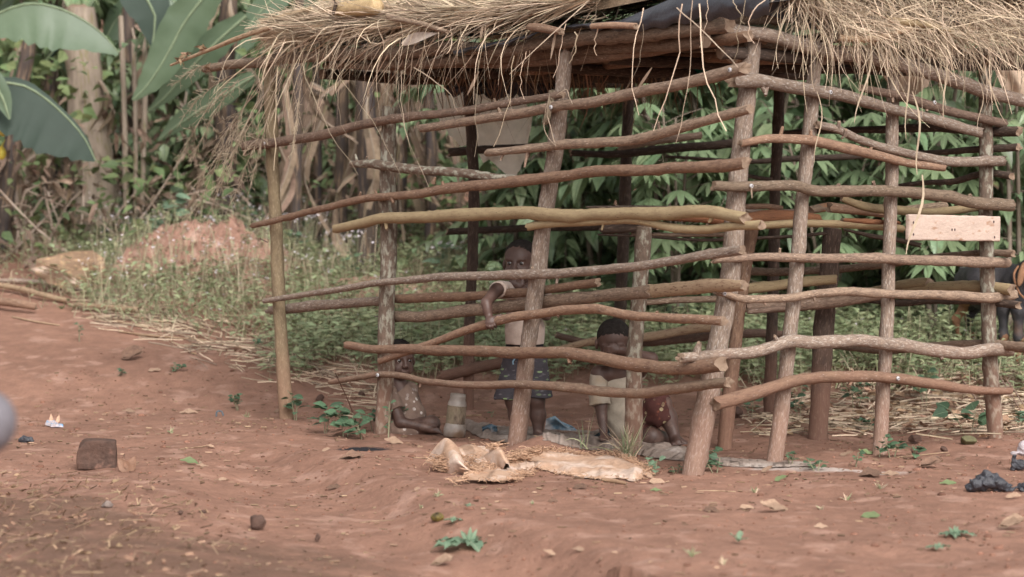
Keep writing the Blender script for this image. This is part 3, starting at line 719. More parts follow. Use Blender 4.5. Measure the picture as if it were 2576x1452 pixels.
spots = [  # px, depth, prototype, label
 (2700, 18.4, 0, "coffee shrub only half inside the right edge of the view"),
 (2560, 17.2, 3, "tall coffee shrub with glossy drooping leaves at the right edge, above the goat"),
 (2440, 18.0, 0, "coffee shrub with big drooping leaves behind the right end post"),
 (2330, 17.9, 1, "coffee shrub whose leaves hang just under the thatch, between the two right posts"),
 (2180, 18.6, 3, "coffee shrub behind the narrow post left of the pale board"),
 (2040, 18.2, 0, "coffee shrub with long wavy leaves behind the dark rear post"),
 (1905, 17.8, 1, "coffee shrub filling the gap behind the thick corner post"),
 (1780, 18.1, 3, "broad coffee shrub seen between the corner post and the slim rear post"),
 (1665, 17.9, 0, "coffee shrub behind the slim dark rear post in the middle"),
 (1540, 18.6, 1, "coffee shrub right of the pale hanging sheet, behind the leaning post"),
 (1430, 18.9, 3, "coffee shrub low behind the standing child's post"),
 (1330, 19.4, 2, "small coffee shrub behind the head of the standing child"),
 (1220, 20.0, 2, "young coffee shrub in front of the dry banana leaves"),
 (1720, 19.6, 0, "second row coffee shrub in the dim middle background"),
 (1990, 19.9, 1, "second row coffee shrub behind the inner platform"),
 (2270, 20.1, 0, "second row coffee shrub above the pale board"),
 (2500, 20.0, 1, "second row coffee shrub at the far right"),
 (1470, 20.6, 1, "dim coffee shrub deep behind the roof edge"),
 (620, 21.6, 2, "leafy bush left of the shelter, behind the flowering weeds"),
 (480, 22.0, 2, "leafy bush right of the pale banana stem"),
 (390, 21.4, 2, "low dark bush beside the foot of the pale banana stem"),
 (120, 22.5, 0, "dark shrub behind the big banana leaf at the left edge"),
 (690, 22.8, 0, "dim shrub behind the seed heads hanging from the roof"),
 (850, 22.6, 3, "green shrub seen between the dark banana stems"),
 (1060, 22.2, 0, "green shrub beside the dark banana stems in the middle"),
 (300, 23.2, 1, "tall dim shrub behind the bamboo-like poles"),
 (540, 23.0, 3, "tall dim shrub behind the long hanging banana leaves")]
for i, (px, Y, k, lb) in enumerate(spots):
    x = (px - 1288) / FP * Y
    o = shr[k] if k not in used else copy_tree(shr[k]); used.add(k)
    o.location = (x, Y, float(TZ(x, Y)) - .05); o.rotation_euler = (0, 0, rng.uniform(0, 6.28)); s = rng.uniform(.9, 1.12); o.scale = (s, s, s)
    tag(o, lb, "shrub", "coffee shrubs behind the shelter")
used = set()
cspots = [(2350, 17.0, 0, "cassava plant with finger-like leaves under the pale board"),
          (2090, 17.3, 2, "cassava plant with spread fingers above the inner platform"), (1700, 17.2, 0, "cassava plant with drooping fingers behind the crying child's post"),
          (2440, 17.4, 2, "cassava plant above the goat's back"),
          (1640, 18.3, 1, "tall cassava plant in the dim gap behind the platform legs")]
for i, (px, Y, k, lb) in enumerate(cspots):
    x = (px - 1288) / FP * Y
    o = cas[k] if k not in used else copy_tree(cas[k]); used.add(k)
    o.location = (x, Y, float(TZ(x, Y)) - .03); o.rotation_euler = (0, 0, rng.uniform(0, 6.28)); tag(o, lb, "cassava plant", "cassava plants behind the shelter")

# ---- broad banana blades
def blade(mb, mid, wa, wb, da, db, mat_=0, seed=0, rib=.012, tear=0.0):
    """midrib through points mid; half blades of width wa, wb along directions da, db"""
    rs = np.random.default_rng(seed); Pm = catmull(mid, .05); n = len(Pm); t = np.linspace(0, 1, n)
    fa = np.interp(t, np.linspace(0, 1, len(wa)), wa); fb = np.interp(t, np.linspace(0, 1, len(wb)), wb)
    T = norm(np.gradient(Pm, axis=0))
    for f, d, sgn in ((fa, da, 1), (fb, db, -1)):
        d = norm(np.array(d, float)); dn = norm(d - (T @ d)[:, None] * T * .6)
        nn = norm(np.cross(T, dn)); m = 6; V = np.zeros((n, m, 3))
        wv = .10 * np.sin(t * 37 + seed) + .06 * np.sin(t * 91 + seed * 2)
        for k in range(m):
            s_ = k / (m - 1); dr = f * s_ * (1 + .06 * np.sin(t * 60 + seed) * s_)
            V[:, k] = Pm + dn * dr[:, None] + nn * (f * (wv * s_ - .25 * s_ ** 2) * .6)[:, None] + T * (f * s_ * .12)[:, None]
        if tear:
            cuts = np.sort(rs.choice(np.arange(3, n - 3), max(1, int(tear * n / 8)), False)); prev = 0
            for c in list(cuts) + [n - 1]:
                if c - prev > 1:
                    seg = V[prev:c + 1].copy(); sh = rs.normal(0, .03)
                    seg[:, 1:] += (np.arange(1, m) / (m - 1))[None, :, None] * (T[prev:c + 1, None] * sh + np.array([0, 0, -abs(sh)]))
                    grid(mb, seg, mat=0, rnd=np.clip(.5 + rs.normal(0, .15), 0, 1))
                prev = c
        else: grid(mb, V, mat=0, rnd=.5)
    tube(mb, mid, [rib, rib * .4], 6, .06, bump=0, lump=0, caps=False)
    # the midrib uses slot 1
    mb.qm[-1][:] = 1
    return mb
def pxp(pts, Y): return [at(p[0], p[1], (p[2] if len(p) > 2 else Y)) for p in pts]
def banana_plant(label, base_px, base_Y, stem, hw, stem_mat, leaves, dead=0, group="banana plants on the left", seed=0):
    """stem: picture points from the ground up"""
    pts = pxp(stem, base_Y); b = pts[0]
    root = thing("banana_plant", label, "banana plant", (b.x, b.y, float(TZ(b.x, b.y))), group)
    pts = [Vector((b.x, b.y, float(TZ(b.x, b.y)) - .05))] + pts[1:]
    mb = tube(MB(), pts, [h * base_Y / FP for h in hw], 14, .08, bump=.12, lump=.06, seed=seed + 5)
    mb.build("pseudostem", [M[stem_mat], M['cut']], root)
    for i, lf in enumerate(leaves):
        mid, wa, wb, da, db, mt = lf[:6]; Y = lf[6] if len(lf) > 6 else base_Y
        k = Y / FP
        blade(MB(), pxp(mid, Y), [a * k for a in wa], [a * k for a in wb], da, db, seed=seed * 7 + i, tear=.0).build("leaf", [M[mt], M['midrib']], root)
    rs = np.random.default_rng(seed)
    for i in range(dead):
        t = rs.uniform(.3, .97); c = pts[-1] * t + pts[0] * (1 - t); a = rs.uniform(0, 6.28); L = rs.uniform(.5, 1.1)
        mid = [c + Vector((math.cos(a) * .1, math.sin(a) * .1, 0)), c + Vector((math.cos(a) * .22, math.sin(a) * .22, -.12)), c + Vector((math.cos(a) * .22 + rs.normal(0, .1), math.sin(a) * .22, -L * .6)), c + Vector((math.cos(a) * .2 + rs.normal(0, .12), math.sin(a) * .2, -L))]
        mid = [Vector((p.x, p.y, max(p.z, float(TZ(p.x, p.y)) + .05))) for p in mid]
        d1 = norm(np.array([-math.sin(a), math.cos(a), rs.normal(0, .3)])); w_ = rs.uniform(.03, .085)
        blade(MB(), mid, [.01, w_, w_ * .8, .02], [.01, w_ * .8, w_, .02], d1, -d1 + rs.normal(0, .3, 3), seed=seed * 31 + i, rib=.008, tear=1.2).build("dead_leaf", [M['deadbanana'] if rs.uniform() < .9 else M['deadpale'], M['stem_pale']], root)
    return root
DN, UP = (0, -.25, -1), (0, .35, 1)
banana_plant("banana plant with thick pale tan stem under the broad leaf at the left", (245, 622), 21.3, [(245, 640), (238, 470), (222, 300), (205, 130), (200, 20)], [66, 56, 50, 44, 36], 'stem_pale', [
    ([(-60, 70), (0, 32), (60, 12), (110, 12), (170, 30), (230, 64), (270, 98), (299, 134)], [30, 80, 105, 120, 112, 85, 50, 8], [8, 14, 16, 14, 10, 8, 4, 2], (-.08, -.3, -1), (0, .8, .5), 'banana', 19.2),
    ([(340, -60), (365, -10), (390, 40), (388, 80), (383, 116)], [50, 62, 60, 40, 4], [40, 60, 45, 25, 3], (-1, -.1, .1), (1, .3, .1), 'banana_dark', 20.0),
    ([(260, -30), (190, 60), (140, 120), (95, 180)], [20, 50, 60, 10], [20, 40, 40, 6], (-.6, 0, -.8), (.6, .4, .8), 'banana_dark', 21.8)], 5, seed=1)
banana_plant("banana plant with long pale green leaves hanging left of the roof edge", (600, 560), 21.0, [(560, 640), (566, 400), (572, 100), (580, -80)], [30, 28, 26, 20], 'stem_dark', [
    ([(560, -60), (515, -10), (462, 60), (430, 120), (395, 180), (362, 225), (334, 252)], [20, 42, 52, 50, 40, 26, 4], [20, 46, 56, 52, 42, 26, 4], (-1, -.1, .5), (1, .2, -.5), 'banana', 19.4),
    ([(620, 40), (560, 92), (500, 150), (450, 205), (410, 250), (374, 280)], [16, 34, 42, 38, 26, 3], [14, 34, 40, 32, 20, 3], (-.7, -.1, .7), (.7, .2, -.7), 'banana', 19.9),
    ([(640, 190), (570, 235), (500, 280), (440, 320), (398, 354)], [14, 30, 34, 24, 3], [12, 26, 28, 18, 3], (-.6, 0, .8), (.6, .2, -.8), 'banana', 20.4)], 5, seed=2)
banana_plant("banana plant with dark leaning stem and yellow fruits at the left edge", (5, 610), 20.6, [(0, 625), (12, 520), (30, 380), (52, 220), (75, 110), (90, 40)], [24, 24, 22, 20, 18, 16], 'stem_dark', [
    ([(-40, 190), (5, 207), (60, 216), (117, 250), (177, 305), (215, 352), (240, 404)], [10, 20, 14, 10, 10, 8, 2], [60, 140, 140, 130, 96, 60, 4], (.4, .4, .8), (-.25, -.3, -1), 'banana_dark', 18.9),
    ([(-50, 150), (-10, 215), (12, 260), (24, 300)], [20, 26, 24, 3], [20, 30, 26, 3], (1, -.1, .3), (-1, .2, -.3), 'banana', 18.7)], 4, seed=3)
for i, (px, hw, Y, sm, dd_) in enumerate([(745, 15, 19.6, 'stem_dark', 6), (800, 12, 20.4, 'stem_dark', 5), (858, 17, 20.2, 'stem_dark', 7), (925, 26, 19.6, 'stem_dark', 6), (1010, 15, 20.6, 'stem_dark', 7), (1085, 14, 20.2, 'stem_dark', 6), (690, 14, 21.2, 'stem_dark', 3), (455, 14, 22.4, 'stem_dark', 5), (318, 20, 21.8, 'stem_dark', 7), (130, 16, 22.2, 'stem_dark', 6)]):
    lb = ["thin dark banana stem right behind the yellowish end post", "thin dark banana stem hung with dry leaves, second from the end post", "dark banana stem draped in brown leaves midway to the spotted post",
          "thick near-black banana stem just left of the spotted post", "banana stem wrapped in dry leaves right of the spotted post", "banana stem in dry leaves behind the pale hanging sheet",
          "slim banana stem left of the end post", "dim dark banana stem behind the hanging green leaves", "dark stem bundled with dead leaves right of the thick pale one", "dark banana stem behind the dark green leaf at the left"][i]
    lv = [([(px - 10, -60), (px + 90 * (-1) ** i, -20), (px + 170 * (-1) ** i, 60), (px + 210 * (-1) ** i, 160)], [15, 40, 45, 5], [15, 36, 40, 5], (0, -.2, -1), (0, .6, 1), 'banana', Y + .3)]
    banana_plant(lb, (px, 640), Y, [(px - 4, 650), (px, 420), (px + 5 * (-1) ** i, 200), (px + 8, -20)], [hw, hw, hw * .9, hw * .7], sm, lv, dd_, "banana stems with dead leaves", seed=20 + i)
# bamboo-like poles and roots on the left
for i, (a, b, hw, lb) in enumerate([((316, 330), (304, 40), 7, "tall bare pole rising right of the thick pale banana stem"), ((338, 330), (336, 100), 6, "middle one of three bare poles beside the pale stem"), ((350, 320), (366, 60), 7, "right one of three bare poles leaning outwards")]):
    p0 = at(*a, 21.0); p1 = at(*b, 21.0); p0.z = float(TZ(p0.x, p0.y)) - .05
    o = tube(MB(), [p0, (p0 + p1) / 2 + Vector((.01, 0, 0)), p1], [hw * 21 / FP] * 2, 8, .1, seed=60 + i).build("bamboo_pole", [M['stem_pale'], M['cut']], origin=tuple(p0)); tag(o, lb, "pole", "bare poles among the banana plants")
mb = MB()
for i in range(46):
    x = rng.uniform(-4.2, -1.2); y = rng.uniform(20.2, 21.6); z = float(TZ(x, y)); a = rng.uniform(-.6, .6)
    pts = [(x, y, z), (x + a * .5, y, z + rng.uniform(.1, .5)), (x + a * 1.2 + rng.uniform(-.3, .3), y + rng.uniform(-.3, .3), z + rng.uniform(-.0, .8))]
    tube(mb, pts, [.012, .008, .004], 5, .12, bump=.1, seed=i, caps=False)
tag(mb.build("dry_undergrowth", [M['deadpale']]), "tangle of dry stalks and vines at the foot of the banana plants", "undergrowth", kind="stuff")
# dead leaves on the floor of the banana grove
mb = MB(); N = 2600; x = nr.uniform(-4.6, -.3, N); y = nr.uniform(19.8, 23, N); z = TZ(x, y) + nr.uniform(0, 1, N) ** 2 * 1.0
inst(mb, leaf_template(.3, .4, .4, 4, wave=.06), np.stack([x, y, z], -1), randdir(N, -1.2, .3), norm(nr.normal(0, .6, (N, 3)) + [0, 0, 1]), nr.uniform(.05, .17, N), rnd=nr.uniform(0, 1, N) ** 1.5, mat=0)
N2 = 2200; x = nr.uniform(-4.6, .3, N2); y = nr.uniform(20.0, 22.5, N2); z = TZ(x, y) + nr.uniform(0, 1, N2) * np.where(np.sin(x * 3.1) > 0, 1.5, .7)
inst(mb, LW, np.stack([x, y, z], -1), randdir(N2, -.8, .4), norm(nr.normal(0, .5, (N2, 3)) + [0, -.3, 1]), nr.uniform(.05, .15, N2), mat=1)
tag(mb.build("grove_undergrowth", [M['deadbanana'], M['bush']], smooth=False), "mixed dead leaves and green seedlings under the banana plants", "undergrowth", kind="stuff")
M['yellow'] = mat("yellow_fruit", rgb(.62, .42, .04), rgb(.5, .42, .08), 9, rough=.5, bump=0)
for i, (px, py, s, lb) in enumerate([(8, 325, .05, "yellow fruit hanging at the left edge, the upper one"), (4, 386, .045, "yellow fruit hanging at the left edge, the lower one")]):
    p = at(px, py, 19.0); s_ = Solid().ell(p, (s * .7, s * .7, s)).cone(p + Vector((0, 0, s)), p + Vector((.01, .1, s * 2.2)), .008, .005)
    tag(solid_obj("yellow_fruit", s_, M['yellow'], h=.008, origin=tuple(p)), lb, "fruit", "yellow fruits at the left edge")
# ---------------------------------------------------------------- the shelter
def fl(px, py): x, y = flatg(px, py); return np.array([x, y])
W1, W4, W7 = fl(722, 1062), fl(1748, 1192), fl(2503, 1112)
WB = W1 + (W7 - W4)
def plane_pt(px, py, A, B, off=0.0):
    """where the view ray meets the upright plane through A-B, moved off metres towards the camera"""
    d = B - A; n = np.array([d[1], -d[0]]); n = n / np.linalg.norm(n)
    if n[1] > 0: n = -n
    q = A + n * off; r = ray(px, py)
    t = (q @ n) / (r[0] * n[0] + r[1] * n[1])
    return Vector((r[0] * t, r[1] * t, CAMZ + r[2] * t))
hut = thing("shelter", "open stick shelter with pole walls and a straw thatched roof", "shelter", (float(W4[0]), float(W4[1]), 0))
WALL = {'A': (W1, W4), 'B': (W4, W7), 'C': (W7, WB), 'D': (W1, WB)}
def pole(name, wall, trace, hw, m, off=0.0, parent=hut, seed=0, label=None, nseg=12, cutm='cut', **kw):
    if wall in WALL: pts = [plane_pt(p[0], p[1], *WALL[wall], off) for p in trace]
    else: pts = [at(p[0], p[1], p[2] if len(p) > 2 else wall) for p in trace]
    rr = [h * p.y / FP for h, p in zip(np.interp(np.linspace(0, 1, len(pts)), np.linspace(0, 1, len(hw)), hw), pts)]
    if name == 'post':
        b, c = pts[0], pts[1]; z = float(TZ(b.x, b.y)) - .06
        d = (b - c).normalized(); pts = [b + d * max(0.0, (b.z - z) / max(.3, -d.z))] + pts; rr = [rr[0]] + rr
    mb = tube(MB(), pts, rr, nseg, .035, seed=seed, splinter=kw.pop('splinter', True), **kw)
    o = mb.build(name, [M[m], M[cutm]], parent)
    if label: o["label"] = label
    return o, pts, rr
posts = [
 ('A', [(722, 1062), (705, 800), (690, 500), (683, 330), (676, 150)], [19, 17, 16, 15, 15], 'bark_olive_dark', "straight yellowish end post"),
 ('A', [(960, 1098), (970, 900), (978, 600), (975, 420), (978, 282)], [22, 21, 21, 20, 19], 'bark_lichen', "post spotted with pale lichen"),
 ('A', [(1298, 1118), (1325, 900), (1362, 620), (1395, 380), (1424, 135)], [23, 22, 21, 20, 18], 'bark_grey', None),
 ('B', [(1746, 1195), (1793, 930), (1835, 700), (1862, 400), (1895, 92)], [30, 28, 25, 24, 22], 'bark_grey', "thick grey corner post leaning right"),
 ('B', [(1948, 1174), (1975, 960), (2000, 700), (2030, 400), (2052, 148)], [20, 20, 19, 18, 17], 'bark_grey', None),
 ('B', [(2212, 1142), (2228, 900), (2238, 600), (2244, 350), (2250, 130)], [18, 18, 17, 16, 15], 'bark_grey', None),
 ('B', [(2506, 1114), (2490, 900), (2482, 600), (2480, 400), (2478, 170)], [21, 20, 18, 17, 16], 'bark_lichen', None),
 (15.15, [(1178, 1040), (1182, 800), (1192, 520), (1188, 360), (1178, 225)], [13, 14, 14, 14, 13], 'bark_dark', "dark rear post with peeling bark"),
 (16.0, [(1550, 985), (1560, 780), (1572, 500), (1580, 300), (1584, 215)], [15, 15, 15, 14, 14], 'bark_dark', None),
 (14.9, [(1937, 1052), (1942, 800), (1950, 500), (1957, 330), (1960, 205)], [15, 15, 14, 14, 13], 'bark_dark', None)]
for i, (wl, tr, hw, m, lb) in enumerate(posts):
    pole('post', wl, tr, hw, m, seed=100 + i, label=lb, nseg=16)
M['cap'] = mat("bottle_cap", rgb(.50, .49, .50), rgb(.36, .35, .36), 60, rough=.35, bump=.2, spec=.6)
M['nailhead'] = mat("nail_head", rgb(.12, .08, .07), rgb(.07, .05, .05), 60, rough=.5, bump=0)
def caps(rail, px, py, wl, off, r=.0095):
    p = plane_pt(px, py, *WALL[wl], off); d = WALL[wl][1] - WALL[wl][0]; n = np.array([d[1], -d[0], 0]); n /= np.linalg.norm(n); n = -n if n[1] > 0 else n
    X = np.array([-n[1], n[0], 0]); Z = np.array([0, 0, 1.0]); th = np.linspace(0, 2 * np.pi, 16, endpoint=False)
    prof = [(r * 1.0, -.004), (r, .001), (r * .8, .0035), (r * .3, .002)]
    V = np.array([[np.array(p) + n * z + X * math.cos(t) * q + Z * math.sin(t) * q for t in th] for q, z in prof]); mb = grid(MB(), V, wrap=True)
    V2 = np.array([[np.array(p) + n * z + X * math.cos(t) * q + Z * math.sin(t) * q for t in th] for q, z in ((r * .32, .0015), (r * .3, .005), (.0001, .0055))]); grid(mb, V2, wrap=True, mat=1)
    mb.build("washer_cap", [M['cap'], M['nailhead']], rail)
def stubs(rail, pts, rr, m, seed):
    """short cut-off side twigs"""
    rs_ = np.random.default_rng(seed)
    for _ in range(rs_.integers(1, 4)):
        k = rs_.integers(1, len(pts) - 1); f = rs_.uniform(); p = np.array(pts[k]) * f + np.array(pts[k - 1]) * (1 - f); r = float(rr[k]); t = norm(np.array(pts[k]) - np.array(pts[k - 1]))
        d = norm(np.array([0, -.35, rs_.choice([-1, 1])]) + t * rs_.uniform(-.9, .9)); L = r * rs_.uniform(1.25, 2.3)
        tube(MB(), [p, p + d * L * .6, p + d * L], [r * .5, r * .36, r * .28], 7, .012, seed=int(seed * 3 + k), kink=0, splinter=True).build("twig_stub", [M[m], M['cut']], rail)
RA = [  # wall A, towards the camera; traces in picture coordinates
 ([(618, 367), (700, 358), (800, 340), (900, 318), (1000, 298), (1100, 287), (1200, 273), (1300, 257), (1414, 238)], [12, 12, 11, 9], 'bark', 1, [(665, 361)], None),
 ([(1060, 323), (1150, 311), (1250, 293), (1330, 281), (1400, 268), (1500, 256), (1600, 235), (1700, 213), (1800, 190), (1872, 172)], [10, 13, 15, 16], 'bark', 1.6, [(1385, 270), (1835, 176)], None),
 ([(1230, 384), (1300, 378), (1400, 366), (1500, 360), (1600, 350), (1700, 325), (1800, 297), (1884, 276)], [10, 12, 13, 13], 'bark', 1, [], None),
 ([(888, 413), (930, 412), (960, 416), (1030, 425), (1100, 432), (1180, 438), (1260, 447), (1345, 451)], [9, 13, 12, 8], 'bark_lichen', 1, [], "knobbly grey rail covered in lichen"),
 ([(635, 568), (700, 553), (800, 528), (900, 503), (980, 493), (1050, 488), (1120, 478), (1200, 466), (1300, 456), (1400, 444), (1500, 432), (1600, 430), (1700, 422), (1800, 418), (1874, 410)], [7, 10, 14, 14, 16], 'bark_red', 1.4, [], "long reddish rail with a round sawn end"),
 ([(848, 575), (900, 565), (960, 551), (1040, 545), (1150, 542), (1300, 537), (1400, 541), (1500, 540), (1600, 538), (1700, 537), (1760, 533), (1810, 538), (1872, 549)], [12, 15, 17, 17, 15], 'bark_olive', 1.6, [], "thick yellow-brown rail with knife marks"),
 ([(1333, 570), (1370, 564), (1420, 562), (1500, 557), (1580, 552), (1640, 562), (1700, 576), (1770, 578), (1840, 570), (1912, 566)], [10, 10, 11, 12], 'bark_olive', 1, [], "forked yellowish branch under the thick rail"),
 ([(665, 757), (750, 745), (850, 728), (950, 712), (1050, 703), (1150, 696), (1300, 690), (1400, 688), (1500, 682), (1600, 670), (1700, 655), (1800, 637), (1867, 629)], [6, 9, 12, 12, 13], 'bark_grey', 1, [], None),
 ([(958, 908), (1040, 880), (1120, 850), (1200, 822), (1280, 800), (1350, 792), (1430, 780), (1500, 776), (1550, 786), (1600, 795), (1700, 800), (1818, 808)], [9, 11, 12, 12, 12], 'bark_red', 1.0, [], "crooked rail the standing child holds"),
 ([(875, 868), (950, 878), (1050, 880), (1200, 883), (1300, 886), (1400, 888), (1500, 900), (1600, 918), (1700, 925), (1812, 917)], [10, 13, 15, 17, 18], 'bark_red', 1.7, [], None),
 ([(833, 961), (900, 950), (960, 942), (1020, 947), (1080, 962), (1200, 968), (1300, 967), (1400, 972), (1500, 985), (1600, 988), (1700, 978), (1800, 965), (1830, 962)], [7, 8, 11, 13, 14], 'bark', 1, [(949, 944)], None)]
for i, (tr, hw, m, th_, cp_, lb) in enumerate(RA):
    off = .040 + np.mean(hw) * 13.2 / FP
    o, pts, rr = pole('rail', 'A', tr, hw, m, off, seed=200 + i, label=lb)
    for c in cp_: caps(o, c[0], c[1], 'A', off + max(hw) * 12.4 / FP * .98 + .002)
    stubs(o, pts, rr, m, 900 + i)
    if i == 2:   # side twig stubs
        p = plane_pt(1330, 378, *WALL['A'], off); tube(MB(), [p, p + Vector((-.012, 0, -.04)), p + Vector((-.018, -.005, -.075))], [.012, .007, .005], 7, .02, seed=3, splinter=True).build("twig_stub", [M['bark'], M['cut']], o)
    if i == 4:
        for q in ((1090, 462), (985, 500)):
            p = plane_pt(*q, *WALL['A'], off + .012); tube(MB(), [p, p + Vector((.01, -.01, .03 if q[1] < 480 else -.02))], [.012, .007], 7, .02, seed=4).build("twig_stub", [M['bark_red'], M['cut']], o)
for i, (tr, hw, m, lb) in enumerate([
 ([(680, 781), (760, 772), (860, 765), (978, 757)], [11, 13, 12, 11], 'bark_grey', "weathered grey rail on the inner side"),
 ([(985, 752), (1100, 748), (1200, 744), (1320, 737), (1400, 724), (1503, 711)], [11, 12, 12, 11], 'bark_red', None),
 ([(985, 797), (1060, 797), (1150, 785), (1250, 772), (1350, 762), (1450, 752), (1550, 742), (1640, 733)], [14, 15, 16, 17], 'bark', None),
 ([(1632, 733), (1700, 727), (1780, 723), (1868, 718)], [17, 18, 18, 14], 'bark_pale', "peeled pale stretch of rail beside the corner post")]):
    pole('rail', 'A', tr, hw, m, -.040 - np.mean(hw) * 13.2 / FP, seed=230 + i, label=lb)
RB = [
 ([(1845, 203), (1920, 207), (2000, 218), (2100, 236), (2200, 262), (2300, 290), (2400, 315), (2462, 333)], [17, 17, 14, 13], 'bark_grey', [(2090, 232)], None),
 ([(2168, 222), (2260, 242), (2330, 264), (2430, 290), (2527, 311)], [9, 12, 12, 12], 'bark', [(2352, 258)], None),
 ([(2057, 314), (2108, 326), (2167, 353), (2227, 374), (2286, 388), (2345, 400), (2405, 406), (2520, 405)], [10, 11, 11, 13], 'bark_grey', [], "grey rail with knobs at its left end"),
 ([(1864, 361), (1930, 349), (2019, 351), (2078, 360), (2137, 375), (2197, 390), (2271, 408), (2371, 422)], [9, 14, 13, 9], 'bark_red', [], None),
 ([(1797, 468), (1885, 468), (1989, 467), (2048, 479), (2108, 481), (2197, 482), (2286, 483), (2375, 493), (2449, 508), (2538, 516)], [12, 14, 15, 16], 'bark', [(1891, 468)], None),
 ([(1796, 655), (1900, 647), (2018, 648), (2167, 651), (2316, 654), (2464, 659), (2531, 661)], [8, 12, 13, 13], 'bark', [], None),
 ([(1800, 733), (1835, 743), (1870, 753), (1930, 753), (1989, 750), (2048, 739), (2123, 733), (2227, 739), (2316, 742), (2405, 745), (2494, 748), (2546, 742)], [8, 10, 12, 13], 'bark', [(1823, 739)], "rail with a split pale end at the corner post"),
 ([(1714, 900), (1757, 897), (1828, 891), (1871, 889), (1930, 876), (1989, 857), (2048, 863), (2108, 861), (2167, 858), (2256, 867), (2345, 880), (2434, 887), (2494, 880), (2538, 880)], [12, 17, 16, 16], 'bark_grey', [], "thick wavy grey rail with a gnarled end"),
 ([(1800, 1015), (1841, 1005), (1900, 988), (1960, 970), (2019, 953), (2078, 947), (2167, 949), (2256, 953), (2345, 965), (2405, 975), (2464, 981), (2540, 984)], [17, 16, 14, 9], 'bark_red', [(2260, 952)], "lowest rail, arched like a bow")]
for i, (tr, hw, m, cp_, lb) in enumerate(RB):
    off = .040 + np.mean(hw) * 12.9 / FP
    o, pts, rr = pole('rail', 'B', tr, hw, m, off, seed=260 + i, label=lb)
    for c in cp_: caps(o, c[0], c[1], 'B', off + max(hw) * 12.7 / FP + .002)
    stubs(o, pts, rr, m, 950 + i)
    if i == 7:
        for q, e in (((1752, 893), (.01, -.02, .05)), ((1760, 905), (.0, -.03, -.045))):
            p = plane_pt(*q, *WALL['B'], off); tube(MB(), [p, p + Vector(e) * .6, p + Vector(e)], [.022, .016, .010], 8, .02, seed=8, bump=.3, splinter=True).build("twig_stub", [M['bark_grey'], M['cut']], o)
    if i == 2:
        for q in ((2108, 322), (2125, 342)):
            p = plane_pt(*q, *WALL['B'], off + .01); tube(MB(), [p, p + Vector((.004, -.018, .028))], [.011, .009], 7, .02, seed=9).build("twig_stub", [M['bark_grey'], M['cut']], o)
# rails of the two rear walls, seen through the front ones
RC = [
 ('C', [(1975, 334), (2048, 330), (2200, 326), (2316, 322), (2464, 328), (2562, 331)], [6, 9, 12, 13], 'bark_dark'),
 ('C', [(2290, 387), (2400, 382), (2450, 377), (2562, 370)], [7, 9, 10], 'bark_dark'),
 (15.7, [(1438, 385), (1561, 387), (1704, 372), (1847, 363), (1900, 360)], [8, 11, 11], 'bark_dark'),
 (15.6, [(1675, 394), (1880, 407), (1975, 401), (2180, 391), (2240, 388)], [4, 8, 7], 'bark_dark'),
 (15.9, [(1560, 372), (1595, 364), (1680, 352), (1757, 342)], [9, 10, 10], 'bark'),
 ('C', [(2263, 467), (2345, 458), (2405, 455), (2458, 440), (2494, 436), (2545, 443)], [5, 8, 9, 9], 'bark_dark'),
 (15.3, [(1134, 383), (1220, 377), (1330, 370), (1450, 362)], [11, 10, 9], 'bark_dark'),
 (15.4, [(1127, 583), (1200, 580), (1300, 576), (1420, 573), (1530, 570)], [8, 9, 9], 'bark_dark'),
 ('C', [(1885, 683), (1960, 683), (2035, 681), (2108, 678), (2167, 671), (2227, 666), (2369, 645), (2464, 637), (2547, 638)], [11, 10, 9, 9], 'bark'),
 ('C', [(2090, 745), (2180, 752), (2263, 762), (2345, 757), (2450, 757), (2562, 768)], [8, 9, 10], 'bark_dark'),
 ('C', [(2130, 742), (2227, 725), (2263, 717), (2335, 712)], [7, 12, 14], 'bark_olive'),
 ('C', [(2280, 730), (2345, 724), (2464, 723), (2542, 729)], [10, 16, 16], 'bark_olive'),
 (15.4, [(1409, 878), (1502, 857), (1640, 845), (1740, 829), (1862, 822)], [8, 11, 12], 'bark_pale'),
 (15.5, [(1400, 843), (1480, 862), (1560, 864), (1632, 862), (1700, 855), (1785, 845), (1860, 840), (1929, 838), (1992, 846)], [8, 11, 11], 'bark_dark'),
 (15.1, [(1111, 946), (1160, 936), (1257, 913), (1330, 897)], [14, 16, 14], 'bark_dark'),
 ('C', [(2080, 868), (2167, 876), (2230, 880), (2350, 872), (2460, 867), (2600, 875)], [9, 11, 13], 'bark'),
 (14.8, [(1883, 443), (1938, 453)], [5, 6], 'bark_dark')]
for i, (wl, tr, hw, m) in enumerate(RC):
    pole('rail', wl, tr, hw, m, .035 if wl == 'C' else 0, seed=300 + i, nseg=9)

